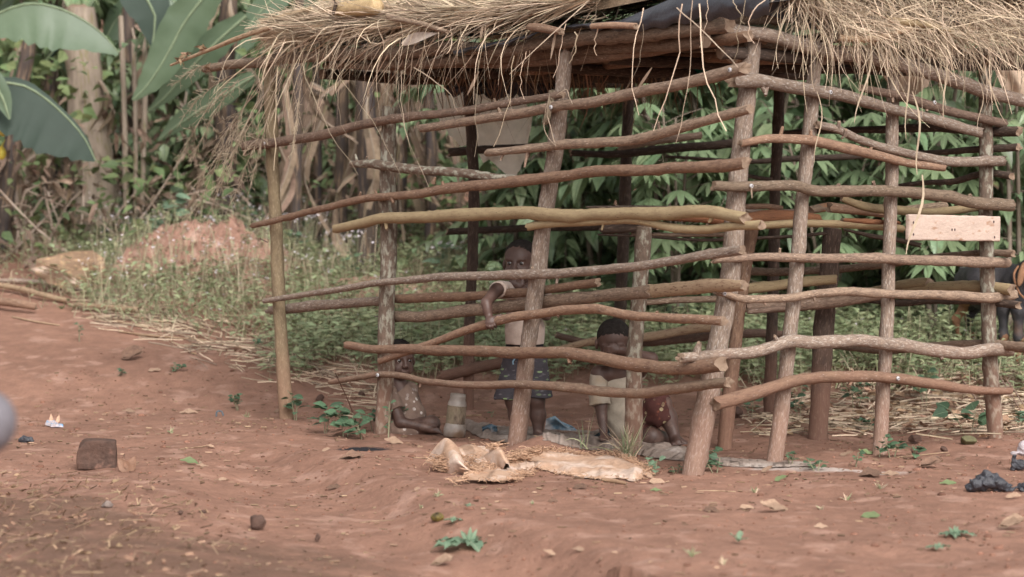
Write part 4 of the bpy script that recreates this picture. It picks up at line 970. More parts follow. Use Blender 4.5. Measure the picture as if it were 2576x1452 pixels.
# ---- inner platform: legs and heaped slabs, a thing of its own
pf = thing("slab_platform", "rough platform of split logs and slabs inside the shelter", "platform", tuple(at(1790, 1130, 13.1).to_2d().to_3d()))
for i, (tr, hw, m) in enumerate([([(1590, 1155, 12.75), (1598, 900, 12.75), (1610, 700, 12.75), (1620, 572, 12.75)], [23, 21, 20, 20], 'bark_lichen'),
                                 ([(1820, 1130, 13.1), (1850, 850, 13.1), (1880, 650, 13.1), (1893, 570, 13.1)], [19, 18, 17, 17], 'bark_red'),
                                 ([(2057, 1110, 13.5), (2070, 850, 13.5), (2088, 650, 13.5), (2096, 575, 13.5)], [26, 25, 24, 23], 'bark_dark'),
                                 ([(1700, 1050, 14.3), (1705, 800, 14.3), (1712, 575, 14.3)], [13, 13, 13], 'bark_dark')]):
    if i < 3:
        pts = [at(*p) for p in tr]; pts[0].z = float(TZ(pts[0].x, pts[0].y)) - .05
        tube(MB(), pts, [h * pts[0].y / FP for h in hw], 14, .04, seed=340 + i, flat=.8 if i == 2 else 1).build("leg", [M[m], M['cut']], pf)
M['slab'] = mat("split_slab", rgb(.24, .18, .13), rgb(.17, .12, .09), 3, BS, 'bk', .9, .6, 5, c3=rgb(.30, .15, .08), c3amt=.5, c3scale=1.6, rnd=.2, fine=.3, bdist=.008)
M['slab_red'] = mat("bark_fringe", rgb(.27, .12, .06), rgb(.19, .085, .05), 4, (6, 26, 26), 'bk', .95, .8, 6, rnd=.15, fine=.35, bdist=.01)
for i, (nm, tr, hw, m, fl_) in enumerate([
 ('slab', [(1478, 521, 13.5), (1600, 520, 13.45), (1750, 524, 13.4), (1905, 532, 13.3), (2100, 524, 13.6)], [5, 9, 10, 8], 'bark_grey', .5),
 ('slab', [(1560, 548, 12.9), (1700, 545, 12.95), (1850, 556, 12.95), (1900, 556, 12.95)], [8, 16, 16, 14], 'slab_red', .7),
 ('slab', [(1862, 556, 12.9), (1920, 548, 12.9), (1995, 545, 12.9), (2060, 550, 12.95)], [20, 21, 20, 14], 'slab_red', .8),
 ('slab', [(1862, 570, 12.75), (1960, 566, 12.8), (2060, 562, 12.9), (2160, 566, 13.0), (2268, 575, 13.1)], [10, 13, 13, 12], 'bark_olive', .8),
 ('slab', [(2120, 553, 12.85), (2180, 557, 12.9), (2260, 560, 13.0)], [7, 12, 8], 'slab_red', .6),
 ('log', [(2092, 523, 13.1), (2150, 529, 13.15), (2235, 540, 13.2)], [13, 12, 10], 'bark_red', 1),
 ('log', [(2040, 528, 13.2), (2085, 520, 13.3), (2112, 522, 13.4)], [10, 11, 10], 'slab', 1),
 ('branch', [(2120, 500, 12.95), (2155, 514, 13.0), (2200, 526, 13.05), (2260, 530, 13.1), (2320, 535, 13.2), (2380, 530, 13.3), (2457, 521, 13.4)], [8, 12, 12, 11], 'bark_olive', 1),
 ('log', [(2255, 529, 13.35), (2320, 523, 13.4), (2378, 517, 13.45)], [8, 11, 11], 'bark', 1),
 ('slab', [(2125, 578, 13.4), (2190, 592, 13.4), (2250, 602, 13.4), (2312, 617, 13.4)], [6, 12, 10], 'bark_dark', .6),
 ('log', [(1524, 576, 13.05), (1560, 574, 13.0), (1650, 568, 12.95)], [14, 13, 11], 'bark_dark', 1),
 ('slab', [(1505, 590, 13.7), (1640, 597, 13.6), (1780, 604, 13.5), (1960, 596, 13.4), (2100, 585, 13.5)], [4, 7, 8], 'bark_dark', .6),
 ('slab', [(1590, 588, 13.0), (1700, 592, 13.05), (1830, 590, 13.1), (1900, 585, 13.1)], [7, 9, 9], 'bark', .6),
 ('slab', [(1870, 520, 13.6), (1930, 519, 13.6), (1968, 524, 13.6)], [9, 9, 8], 'bark_red', .8)]):
    pts = [at(*p) for p in tr]; tube(MB(), pts, [h * 13 / FP for h in hw], 10, .035, seed=360 + i, flat=fl_, splinter=True, bump=.2).build(nm, [M[m], M['cut']], pf)
# lower cross logs tied to the platform legs
for i, (tr, hw, m) in enumerate([([(1860, 728, 13.15), (1920, 721, 13.2), (2000, 712, 13.3), (2098, 703, 13.35)], [14, 14, 13], 'bark_olive'),
                                 ([(1877, 771, 13.2), (1989, 768, 13.3), (2108, 757, 13.35), (2215, 742, 13.4)], [15, 17, 13], 'bark'),
                                 ([(1882, 785, 13.05), (1940, 779, 13.1), (2010, 771, 13.2)], [6, 7, 5], 'bark'),
                                 ([(1610, 762, 13.0), (1700, 756, 13.05), (1800, 752, 13.1), (1850, 748, 13.1)], [7, 9, 9], 'bark')]):
    pts = [at(*p) for p in tr]; tube(MB(), pts, [h * 13.2 / FP for h in hw], 10, .04, seed=380 + i, splinter=True).build("cross_log", [M[m], M['cut']], pf)

# ---- roof: purlins, eave beams, plastic sheet, thatch
ua = norm(np.append(W1 - W4, 0)); ub = norm(np.append(W7 - W4, 0)); O = np.array([W4[0] + .10, W4[1] - .03, 0.0])
LA, LB = 3.25, 2.15
def RP(s, t, z): return O + ua * s + ub * t + np.array([0, 0, z])
for i, (tr, hw, m, lb) in enumerate([
 ([(515, 174), (580, 163), (640, 158), (740, 147), (860, 136)], [9, 13, 14, 14], 'bark', "thin end of the front eave beam"),
 ([(800, 131), (900, 134), (1000, 131), (1150, 122), (1290, 124), (1360, 108), (1450, 99), (1600, 88), (1700, 78), (1830, 64)], [14, 18, 17, 20, 19], 'bark', "thick front eave beam"),
 ([(980, 168), (1100, 160), (1250, 160), (1400, 150), (1550, 138), (1700, 118), (1880, 92)], [10, 13, 15, 14], 'bark_red', None)]):
    pole('eave_beam', 'A', tr, hw, m, .03 if i < 2 else -.12, seed=400 + i, label=lb)
pole('eave_beam', 'B', [(1797, 36), (1808, 58), (1825, 72), (1860, 80), (1920, 86), (2000, 108), (2100, 130), (2200, 148), (2300, 172), (2400, 203), (2470, 225), (2600, 262)], [16, 19, 18, 19, 18, 17], 'bark_grey', .06, seed=410, label="gnarled pale eave beam over the corner post")
pole('eave_beam', 'B', [(1775, 52), (1850, 48), (1950, 42), (2048, 34)], [17, 19, 18, 14], 'bark', -.02, seed=411, label="short log end above the corner post")
rs = np.random.default_rng(5)
for i in range(13):
    t = -.02 + i * (LB + .2) / 12; z = 1.845 + rs.normal(0, .012) + .02 * (i % 2); r = rs.uniform(.024, .036)
    pts = [RP(.06 + rs.uniform(-.03, .05), t, z + rs.normal(0, .02)), RP(LA * .33, t + rs.normal(0, .05), z + rs.normal(0, .02)), RP(LA * .66, t + rs.normal(0, .05), z + rs.normal(0, .02)), RP(LA + rs.uniform(-.15, .12), t + rs.normal(0, .04), z + rs.normal(0, .02))]
    tube(MB(), pts, [r, r * .9, r * .75, r * .6], 9, .06, seed=420 + i).build("roof_pole", [M[['bark', 'bark_red', 'bark_dark'][i % 3]], M['cut']], hut)
for i in range(5):
    s = .1 + i * .78; pts = [RP(s, .10, 1.80), RP(s, LB * .5, 1.79), RP(s, LB + .15, 1.80)]
    tube(MB(), pts, [.028, .026, .022], 9, .06, seed=440 + i).build("cross_pole", [M['bark_dark'], M['cut']], hut)
M['plastic'] = mat("black_plastic", rgb(.045, .045, .055), rgb(.03, .03, .038), 5, rough=.42, bump=.35, bscale=9, spec=.5, fine=.15, bdist=.03)
mb = MB(); n, m = 60, 44; V = np.zeros((n, m, 3))
for i in range(n):
    for j in range(m):
        s = -.10 + (LA + .2) * i / (n - 1); t = -.13 + (LB + .3) * j / (m - 1)
        z = 1.925 + .10 * min(t + .13, 1.2) + .02 * mnoise.noise(Vector((s * 3, t * 3, 0))) + .05 * sstep(.9, .1, s)
        V[i, j] = RP(s, t, z)
grid(mb, V)
# front lip of the sheet: hangs over the eave beam from the middle to the corner
n, m = 90, 9; V = np.zeros((n, m, 3))
for i in range(n):
    px = 1140 + (1935 - 1140) * i / (n - 1)
    top = np.interp(px, [1140, 1290, 1440, 1560, 1700, 1935], [128, 95, 62, 52, -8, -30])
    bot = np.interp(px, [1140, 1290, 1330, 1420, 1500, 1640, 1760, 1935], [140, 112, 95, 66, 76, 74, 50, 42]) + 5 * math.sin(px * .11) + (13 * math.exp(-((px - 1395) / 22) ** 2) * (1 + .4 * math.sin(px * .5)))
    for j in range(m):
        f = j / (m - 1); py = top * (1 - f) + bot * f
        p = plane_pt(px, py, *WALL['A'], .075 + .03 * math.sin(f * 3.1) + .012 * mnoise.noise(Vector((px * .02, f * 3, 0)))); V[i, j] = p
grid(mb, V)
n, m = 30, 8; V = np.zeros((n, m, 3))
for i in range(n):
    px = 1860 + (2120 - 1860) * i / (n - 1)
    for j in range(m):
        f = j / (m - 1); py = -30 + (36 + 50 * sstep(1900, 2120, px) + 30) * f; V[i, j] = plane_pt(px, py, *WALL['B'], .05 + .02 * math.sin(f * 3 + px * .02))
grid(mb, V)
mb.build("plastic_sheet", M['plastic'], hut)
def rag(name, label, px_poly_top, px_poly_bot, Y, m, parent=None, cat=None, grp=None, ny=12, nx=26, seed=0, jag=6, slot=None, dY=.03):
    """a hanging torn sheet between two picture outlines"""
    V = np.zeros((nx, ny, 3)); rs_ = np.random.default_rng(seed)
    jg = rs_.normal(0, jag, nx)
    for i in range(nx):
        u = i / (nx - 1)
        a = [np.interp(u, np.linspace(0, 1, len(px_poly_top)), [p[k] for p in px_poly_top]) for k in (0, 1)]
        b = [np.interp(u, np.linspace(0, 1, len(px_poly_bot)), [p[k] for p in px_poly_bot]) for k in (0, 1)]
        for j in range(ny):
            f = j / (ny - 1); nn = mnoise.noise(Vector((u * 4, f * 3, seed)))
            V[i, j] = at(a[0] * (1 - f) + b[0] * f, a[1] * (1 - f) + (b[1] + jg[i]) * f, Y + dY * nn + .05 * math.sin(u * 7 + seed) * f * dY / .03)
    o = MB(); grid(o, V); c = V[0, 0]
    ob = o.build(name, m, parent, origin=None if parent is not None else tuple(c))
    if parent is None: tag(ob, label, cat, grp)
    return ob
M['paper'] = mat("pale_sacking", rgb(.86, .76, .68), rgb(.76, .64, .55), 3, rough=.8, bump=.4, bscale=20, c3=rgb(.46, .33, .26), c3amt=.25, c3scale=5, transl=.5, fine=.12, rnd=.1)
M['rust_paper'] = mat("stained_sacking", rgb(.78, .60, .47), rgb(.60, .42, .30), 4, rough=.8, bump=.4, bscale=22, c3=rgb(.55, .44, .36), c3amt=.5, c3scale=4, transl=.3, fine=.15)
M['green_sheet'] = mat("green_plastic", rgb(.01, .14, .10), rgb(.008, .10, .075), 5, rough=.4, bump=.3, transl=.3)
rag("torn_sheet", "large torn pale sheet hanging from the rear roof pole left of the leaning post", [(1095, 235), (1180, 225), (1260, 225), (1310, 240), (1340, 290)], [(1110, 320), (1160, 370), (1230, 400), (1290, 460), (1320, 400), (1336, 320)], 15.7, M['paper'], cat="sheet", seed=3, jag=5)
rag("black_rag", "torn black plastic drooping under the roof over the pale sheet", [(1115, 215), (1250, 205), (1400, 210)], [(1120, 243), (1180, 232), (1240, 250), (1290, 240), (1340, 258), (1400, 225)], 15.3, M['plastic'], cat="plastic rag", seed=4, jag=4)
rag("torn_sheet", "orange-stained torn sheet hanging behind the narrow post under the thatch", [(2180, 170), (2260, 160), (2350, 160)], [(2215, 180), (2250, 230), (2300, 245), (2335, 215)], 14.4, M['rust_paper'], cat="sheet", seed=5, jag=3)
rag("torn_sheet", "pinkish torn sheet hanging at the right edge beyond the end post", [(2495, 160), (2560, 160), (2640, 150)], [(2520, 215), (2545, 250), (2575, 262), (2640, 240)], 14.6, M['rust_paper'], cat="sheet", seed=6, jag=4)
rag("green_plastic", "scrap of dark green plastic under the roof left of the corner post", [(1733, 150), (1770, 148), (1812, 146)], [(1738, 188), (1765, 196), (1812, 176)], 14.2, M['green_sheet'], cat="plastic scrap", seed=7, jag=2)
rag("printed_scrap", "scrap of printed paper tucked beside the top of the corner post", [(1790, 118), (1830, 108), (1868, 108)], [(1800, 130), (1848, 165), (1862, 160)], 12.5, M['rust_paper'], cat="paper scrap", seed=8, jag=1)

# thatch -------------------------------------------------------------
M['thatch_core'] = mat("thatch_core", rgb(.24, .165, .105), rgb(.12, .08, .052), 14, (1, 1, 5), rough=.9, bump=.8, bscale=60, fine=.35, bdist=.02)
mb = MB()
M['reed'] = mat('reed', rgb(.74, .60, .44), rgb(.60, .46, .32), 9, coord='bk', rough=.7, bump=0, rnd=.28, rhue=.01, fine=.1, spec=.35)
def topz(s, t):  # top of the straw
    return 2.04 + .34 * np.clip(t + .15, 0, 2) - .05 * np.clip((s - LA) / .4, 0, 1)
# opaque core
n, m = 70, 34; V = np.zeros((n, m, 3))
for i in range(n):
    for j in range(m):
        s = .02 + (LA + .12) * i / (n - 1); t = -.08 + (LB + .2) * j / (m - 1)
        z = float(topz(s, t)) - .045 + .03 * mnoise.noise(Vector((s * 5, t * 5, 2)))
        if j == 0: z = 1.96
        V[i, j] = RP(s, t, z)
V[:, 0, 2] = 1.955 + .10 * np.clip((1.25 - np.linspace(0, LA, n)) / 1.2, 0, 1)
grid(mb, V, mat=3)
def strands(base, d, L, K=6, droop=.2, curl=.05, r=.002, sides=3, m=0, taper=.4):
    N = len(base); T = np.linspace(0, 1, K)[None, :, None]
    P = base[:, None] + d[:, None] * np.asarray(L).reshape(-1, 1, 1) * T
    P[..., 2] -= droop * np.asarray(L).reshape(-1, 1) * T[..., 0] ** 2
    c = nr.normal(0, curl, (N, 3)); P += c[:, None] * np.asarray(L).reshape(-1, 1, 1) * (T ** 2) * 1.5 + nr.normal(0, curl, (N, 3))[:, None] * np.asarray(L).reshape(-1, 1, 1) * np.sin(T * 3.1)
    R = np.asarray(r).reshape(-1, 1) * (1 - (1 - taper) * T[..., 0] ** 1.5); R = np.broadcast_to(R, (N, K))
    fibers(mb, P, R, sides, mat=m); return P
# straw lying along the front roof edge, thick layer; denser near the eave
N = 9500; s = nr.uniform(-.05, LA + .1, N); t = nr.uniform(0, 1, N) ** 2.0 * 1.6 - .17
zmin = 1.985 + .12 * np.clip((1.3 - s) / 1.2, 0, 1); z = zmin + nr.uniform(0, 1, N) ** .7 * (topz(s, t) - zmin + .02)
base = np.array([RP(a, b, c) for a, b, c in zip(s, t, z)])
d = norm(ua[None] + nr.normal(0, .09, (N, 3)) * (1 + 2.2 * (nr.uniform(size=(N, 1)) < .3)) - ub[None] * nr.uniform(-.08, .10, N)[:, None] + np.array([0, 0, 1]) * nr.normal(0, .05, N)[:, None])
keep = s > .62 - .35 * (t > .3); base, d, s_ = base[keep], d[keep], s[keep]; N = len(base)
strands(base, d, np.minimum(nr.uniform(.22, .55, N), np.maximum(.10, LA + .16 + nr.uniform(0, .12, N) - s_)), 5, .035, .04, nr.uniform(.001, .0030, N) * (1 + .9 * (nr.uniform(size=N) < .15)), 3)
# a crest of broad pale reeds at the left end
N = 950; s = nr.uniform(LA - 1.0, LA - .05, N); t = nr.uniform(-.14, .6, N); z = nr.uniform(2.02, 2.13, N) + .28 * np.clip(t, 0, 1)
base = np.array([RP(a, b, c) for a, b, c in zip(s, t, z)]); d = norm(ua[None] + nr.normal(0, .06, (N, 3)) + np.array([0, 0, -.06]))
strands(base, d, np.minimum(nr.uniform(.3, .6, N), LA + .3 - s), 4, .06, .02, nr.uniform(.003, .0075, N), 3, m=4, taper=.8)
# loose broken pieces criss-crossing on top
N = 900; s = nr.uniform(.6, LA + .05, N); t = nr.uniform(-.17, .5, N); z = topz(s, t) - .01 + nr.uniform(-.07, .02, N)
base = np.array([RP(a, b, c) for a, b, c in zip(s, t, z)]); strands(base, norm(ua[None] * nr.choice([-1, 1], (N, 1)) + nr.normal(0, .55, (N, 3)) * [1, 1, .35]), nr.uniform(.06, .26, N), 4, .05, .06, nr.uniform(.0012, .0042, N), 2, taper=.3)
# drooping blades along the left half of the front eave
N = 340; s = LA + .02 - nr.uniform(0, 1, N) ** 1.5 * 2.2; t = nr.uniform(-.20, .0, N); z = nr.uniform(1.93, 2.03, N)
base = np.array([RP(a, b, c) for a, b, c in zip(s, t, z)]); d = norm(ua[None] * nr.uniform(-.25, 1.1, N)[:, None] - ub[None] * nr.uniform(.1, .6, N)[:, None] + np.array([0, 0, -.35]) + nr.normal(0, .25, (N, 3)))
LL = nr.uniform(.06, .24, N) * (1 + .9 * (s > LA - .5) * nr.uniform(0, 1, N)); strands(base, d, LL, 8, nr.uniform(.5, 1.5, N)[:, None], .22, nr.uniform(.0012, .0042, N), 2, taper=.1)
# long thin hanging ones
hang = [(1205, 150, 1197, 395), (1290, 140, 1240, 370), (1420, 60, 1395, 195), (1325, 130, 1318, 250), (1510, 60, 1500, 140), (1620, 20, 1605, 290), (1618, 60, 1560, 250), (1740, 0, 1700, 360), (1765, 10, 1830, 330), (1715, 10, 1640, 330), (1700, 20, 1860, 170), (1880, -5, 1845, 175), (1925, 0, 1900, 110), (1040, 170, 1150, 280), (880, 140, 870, 340), (760, 160, 900, 440), (700, 170, 690, 430), (1000, 160, 1045, 410), (830, 170, 1010, 440), (1010, 180, 1080, 470), (1780, -10, 1760, 120), (1845, 0, 1870, 60), (1450, 80, 1430, 160)]
for i, (x0, y0, x1, y1) in enumerate(hang):
    a = plane_pt(x0, y0, *WALL['A'], .15); b = plane_pt(x1, y1, *WALL['A'], .14); k = 9; T = np.linspace(0, 1, k)[:, None]
    P = np.array(a) * (1 - T) + np.array(b) * T; bow = rng.uniform(-.05, .05); P[:, 0] += bow * np.sin(T[:, 0] * 3.14) + nr.normal(0, .004, k)
    fibers(mb, P[None], np.linspace(.0022, .0012, k)[None] * rng.choice([.8, 1, 1.6]), 3, rnd=rng.random())
for (x0, y0, x1, y1, w_) in [(1400, 70, 1385, 150, .006), (1205, 180, 1175, 240, .007), (1640, 170, 1600, 230, .006), (1215, 60, 1208, 100, .006), (1890, 470, 1892, 500, .003)]:
    a = plane_pt(x0, y0, *WALL['A'], .16); b = plane_pt(x1, y1, *WALL['A'], .15); T = np.linspace(0, 1, 7)[:, None]
    fibers(mb, (np.array(a) * (1 - T) + np.array(b) * T)[None], (w_ * np.sin(np.linspace(.2, 3, 7)))[None], 2, rnd=.3, side=np.array([[0, -1.0, .2]]))
# dark inner fringe seen under the left part
N = 420; s = nr.uniform(2.0, LA + .05, N); t = nr.uniform(.2, 2.2, N); base = np.array([RP(a, b, 1.86) for a, b in zip(s, t)])
strands(base, norm(nr.normal(0, .3, (N, 3)) + [0, 0, -1]), nr.uniform(.06, .30, N), 4, .2, .12, nr.uniform(.0015, .006, N), 2, m=1, taper=.1)
# wall B side: a loose messy heap hanging over the beam
N = 3300; px = 1960 + nr.uniform(0, 1, N) * 760; q = nr.uniform(0, 1, N)
low = np.interp(px, [1930, 2020, 2120, 2300, 2450, 2720], [-80, -10, 68, 95, 85, 135]); py = -160 + (low + 160) * q
off = .04 + .16 * nr.uniform(0, 1, N) * (.4 + .6 * q)
base = np.array([plane_pt(a, b, *WALL['B'], c) for a, b, c in zip(px, py, off)])
d = norm(np.stack([nr.normal(.1, .8, N), nr.normal(-.2, .45, N), nr.normal(-.75, .5, N)], -1))
strands(base, d, nr.uniform(.06, .26, N), 4, .12, .06, nr.uniform(.0012, .0034, N), 3)
N = 2300; px = 2000 + nr.uniform(0, 1, N) * 700; py = nr.uniform(-150, 130, N) * 1.0; base = np.array([plane_pt(a, min(b, np.interp(a, [2000, 2120, 2700], [0, 70, 100])), *WALL['B'], c) for a, b, c in zip(px, py, .04 + .1 * nr.uniform(0, 1, N))])
strands(base, norm(np.stack([nr.normal(.7, .4, N), nr.normal(.4, .4, N), nr.normal(-.1, .3, N)], -1)), nr.uniform(.1, .35, N), 4, .1, .05, nr.uniform(.0011, .0026, N), 3)
# core behind that heap
n, m = 40, 10; V = np.zeros((n, m, 3))
for i in range(n):
    a = 1975 + (2760 - 1975) * i / (n - 1); lo = float(np.interp(a, [1930, 2020, 2120, 2300, 2450, 2760], [-60, 0, 55, 75, 80, 115]))
    for j in range(m): V[i, j] = plane_pt(a, -170 + (lo + 170) * j / (m - 1), *WALL['B'], .02 + .05 * math.sin(j / (m - 1) * 3.1) + .02 * mnoise.noise(Vector((a * .02, j * .5, 0))))
grid(mb, V, mat=3)
N = 150; px = nr.uniform(1950, 2600, N); low = np.interp(px, [1930, 2020, 2120, 2300, 2450, 2720], [0, 70, 110, 130, 130, 170]); base = np.array([plane_pt(a, b - nr.uniform(0, 60), *WALL['B'], .13) for a, b in zip(px, low)])
strands(base, norm(np.stack([nr.normal(.1, .25, N), nr.normal(-.1, .15, N), nr.normal(-1, .1, N)], -1)), nr.uniform(.08, .34, N), 6, .05, .07, nr.uniform(.0012, .0022, N), 3)
for (x0, y0, x1, y1, w_) in [(2190, 90, 2160, 310, .008), (2295, 230, 2318, 440, .010), (2320, 440, 2290, 640, .012), (2270, 90, 2290, 350, .008), (2365, 80, 2385, 300, .008), (2430, 120, 2540, 310, .007), (2010, 10, 2060, 230, .006), (2055, 230, 2060, 410, .005), (2460, 200, 2470, 330, .004)]:
    a = plane_pt(x0, y0, *WALL['B'], .15); b = plane_pt(x1, y1, *WALL['B'], .15); T = np.linspace(0, 1, 9)[:, None]
    P = np.array(a) * (1 - T) + np.array(b) * T; P[:, 0] += .02 * np.sin(T[:, 0] * 5)
    fibers(mb, P[None], (w_ * .5 * np.sin(np.linspace(.35, 3, 9)) ** .7)[None], 2, rnd=.35, side=np.array([[.2, -1.0, .2]]))
# seed panicles hanging off the left end
def panicle(p, d, L, k=26, m=0):
    d = norm(np.array(d, float)); T = np.linspace(0, 1, 8)[:, None]; S = np.array(p) + d * L * T; S[:, 2] -= .35 * L * T[:, 0] ** 2
    fibers(mb, S[None], np.linspace(.0022, .0012, 8)[None], 3, rnd=.3, mat=m)
    tt = nr.uniform(.3, 1, k); B = np.stack([np.interp(tt, T[:, 0], S[:, c]) for c in range(3)], -1); dd = norm(d[None] * .8 + nr.normal(0, .5, (k, 3)) + [0, 0, -.25]); l = nr.uniform(.15, .4, k) * L * .45
    T4 = np.linspace(0, 1, 4)[None, :, None]; P = B[:, None] + dd[:, None] * l[:, None, None] * T4; P[..., 2] -= T4[..., 0] ** 2 * l[:, None] * .3
    fibers(mb, P, np.array([.0014, .0012, .001, .0008])[None].repeat(k, 0), 3, rnd=.25, mat=m)
    e = P[:, 2]; fibers(mb, np.stack([e, e + norm(dd + nr.normal(0, .5, (k, 3))) * l[:, None] * .35], 1), np.full((k, 2), .0011), 3, rnd=.2, mat=m)
pans = [(620, 180, 470, 230, .2), (600, 200, 500, 330, .2), (640, 190, 520, 240, .2), (640, 210, 560, 400, .25), (660, 200, 500, 460, .3), (680, 220, 560, 400, .3), (650, 230, 510, 390, .28), (700, 220, 640, 400, .26), (590, 190, 460, 340, .22), (680, 240, 540, 450, .3), (560, 160, 450, 165, .14), (760, 200, 740, 330, .2), (700, 260, 600, 430, .24), (645, 260, 585, 380, .2)]
for (x0, y0, x1, y1, _) in pans:
    a = plane_pt(x0, y0, *WALL['A'], .2); b = plane_pt(x1, y1, *WALL['A'], .25); panicle(a, (b - a).normalized() + Vector((0, 0, .12)), (b - a).length * 1.05, 40)
mb.build("thatch", [M['straw'], M['dryleaf'], M['straw_dark'], M['thatch_core'], M['reed']], hut, smooth=False)
# stick poking out at the far left with dead leaf clusters
o, pts, rr = pole('roof_stick', 'A', [(430, 164), (520, 128), (600, 96), (680, 70)], [3, 5, 6, 6], 'bark_pale', .18, seed=470)
mb = MB()
for q in ((452, 150), (512, 120), (470, 140), (520, 168)):
    p = plane_pt(*q, *WALL['A'], .19); inst(mb, leaf_template(.5, .4, .6, 4, wave=.08), np.repeat(np.array([p]), 9, 0) + nr.normal(0, .008, (9, 3)), randdir(9, -1, .5), nr.normal(0, 1, (9, 3)), nr.uniform(.02, .045, 9))
mb.build("dead_leaf_cluster", M['dryleaf'], o)
# twigs lying on the roof
for i, (tr, hw, m) in enumerate([([(978, 43), (1020, 52), (1070, 63), (1125, 80)], [8, 7, 7, 5], 'bark'), ([(1490, 66), (1530, 64), (1600, 66)], [7, 8, 8], 'bark_red'), ([(1335, 68), (1370, 72), (1410, 80)], [9, 11, 9], 'bark_red'), ([(830, -20), (845, 10), (838, 35)], [5, 5, 4], 'bark_dark'), ([(2230, 48), (2320, 62), (2395, 80)], [9, 9, 7], 'bark_olive'), ([(2110, 95), (2200, 98), (2290, 72)], [8, 9, 6], 'bark_pale')]):
    pole('roof_twig', 'A' if i < 4 else 'B', tr, hw, m, .17, seed=480 + i)
# fibre lashing round the leaning post
mb = MB(); c = plane_pt(1385, 270, *WALL['A'], .03)
for k in range(7):
    a = np.linspace(0, 2 * np.pi, 22); P = np.stack([c.x - .01 + .045 * np.cos(a) * .35 + (k - 3) * .004, c.y - .03 + .07 * np.sin(a), c.z + .075 * np.cos(a) + .02 * np.sin(a)], -1) + nr.normal(0, .0015, (22, 3)); fibers(mb, P[None], np.full((1, 22), .002), 3, rnd=.2)
for q in ([(1372, 292), (1368, 320), (1378, 345), (1395, 365)], [(1376, 290), (1385, 320), (1392, 350), (1398, 368)], [(1400, 240), (1425, 225), (1432, 245), (1440, 262)]):
    P = catmull([plane_pt(*z_, *WALL['A'], .10) for z_ in q], .02); fibers(mb, P[None], np.full((1, len(P)), .0025), 3, rnd=.3)
mb.build("fibre_lashing", M['straw'], hut)
# the pale board nailed across the end post
p = plane_pt(2394, 574, *WALL['B'], .06); dB = norm(np.append(W7 - W4, 0)); nB = np.array([dB[1], -dB[0], 0])
a = plane_pt(2282, 572, *WALL['B'], .062); b = plane_pt(2512, 576, *WALL['B'], .062); Lb = (b - a).length; hb = 32 * 13.2 / FP
M['board'] = mat("pale_board", rgb(.53, .41, .345), rgb(.45, .34, .28), 6, (1, 1, 3), rough=.8, bump=.35, bscale=40, c3=rgb(.36, .22, .15), c3amt=.12, c3scale=14, fine=.14)
sol = Solid().box((a + b) / 2, (Lb / 2, .013, hb), np.stack([norm(np.array(b - a)), nB, np.cross(norm(np.array(b - a)), nB)], 1), k=.002)
bd = solid_obj("board", sol, M['board'], hut, h=.005, disp=wob(.0012, 25, 3), smooth=1); bd["label"] = "pale rectangular board nailed to the end post"
mb = MB()
for (qx, qy) in ((2298, 560), (2298, 590), (2395, 578), (2402, 578), (2500, 558), (2502, 597)):
    q = plane_pt(qx, qy, *WALL['B'], .0775); th = np.linspace(0, 2 * np.pi, 8, endpoint=False)
    V = np.array([[np.array(q) + np.array([math.cos(t_) * r_, -.001, math.sin(t_) * r_ * 1.6]) for t_ in th] for r_ in (.004, .0001)]); grid(mb, V, wrap=True)
mb.build("nail_head", M['nailhead'], bd)
rag('plastic_sheet', None, [(2335, 12), (2370, 4), (2412, 6)], [(2330, 60), (2370, 66), (2410, 84)], 12.98, M['plastic'], parent=hut, seed=9, jag=2)
# two bent nails
for q in ((668, 600), (980, 798)):
    a = plane_pt(*(q if q[0] < 700 else (978, 797)), *WALL['A'], .04)
mb = MB(); a = plane_pt(674, 610, *WALL['A'], .02); b = plane_pt(655, 601, *WALL['A'], .03); tube(mb, [a, b], [.0025, .0025], 6, .02, bump=0, lump=0); mb.build("bent_nail", [M['nailhead'], M['nailhead']], hut)
a = plane_pt(955, 798, *WALL['A'], .03); b = plane_pt(905, 798, *WALL['A'], .03); 
tube(MB(), [plane_pt(955, 795, *WALL['A'], .02), plane_pt(942, 797, *WALL['A'], .03)], [.0022, .0022], 6, .02, bump=0, lump=0).build("bent_nail", [M['nailhead'], M['nailhead']], hut)
# loofah on the roof
M['loofah'] = mat("dried_loofah", rgb(.68, .50, .29), rgb(.50, .34, .18), 40, (1, 4, 1), rough=.9, bump=1.0, bscale=110, fine=.3, bdist=.01)
a = plane_pt(866, 24, *WALL['A'], .12); b = plane_pt(945, 17, *WALL['A'], .12)
lf = solid_obj("dried_loofah", Solid().cone(a, b, .037, .040, .01).ell(a + (a - b) * .12, (.045, .03, .03)), M['loofah'], h=.004, disp=wob(.002, 180, 2), origin=tuple(a)); tag(lf, "pale dried loofah gourd lying on the straw at the roof edge", "loofah")
pc = at(1200, 62, 13.4)
for (q, lb) in (((1068, 92), "flat tan husk tucked in the straw of the front roof edge"),):
    a = plane_pt(1010, 108, *WALL['A'], .17); b = plane_pt(1100, 82, *WALL['A'], .17)
    mb = MB(); inst(mb, leaf_template(.22, .02, .2, 6), [a], [b - a], (0, -1, .4), (b - a).length, rnd=.8); o = mb.build("husk", M['paper'], origin=tuple(a)); tag(o, lb, "husk")
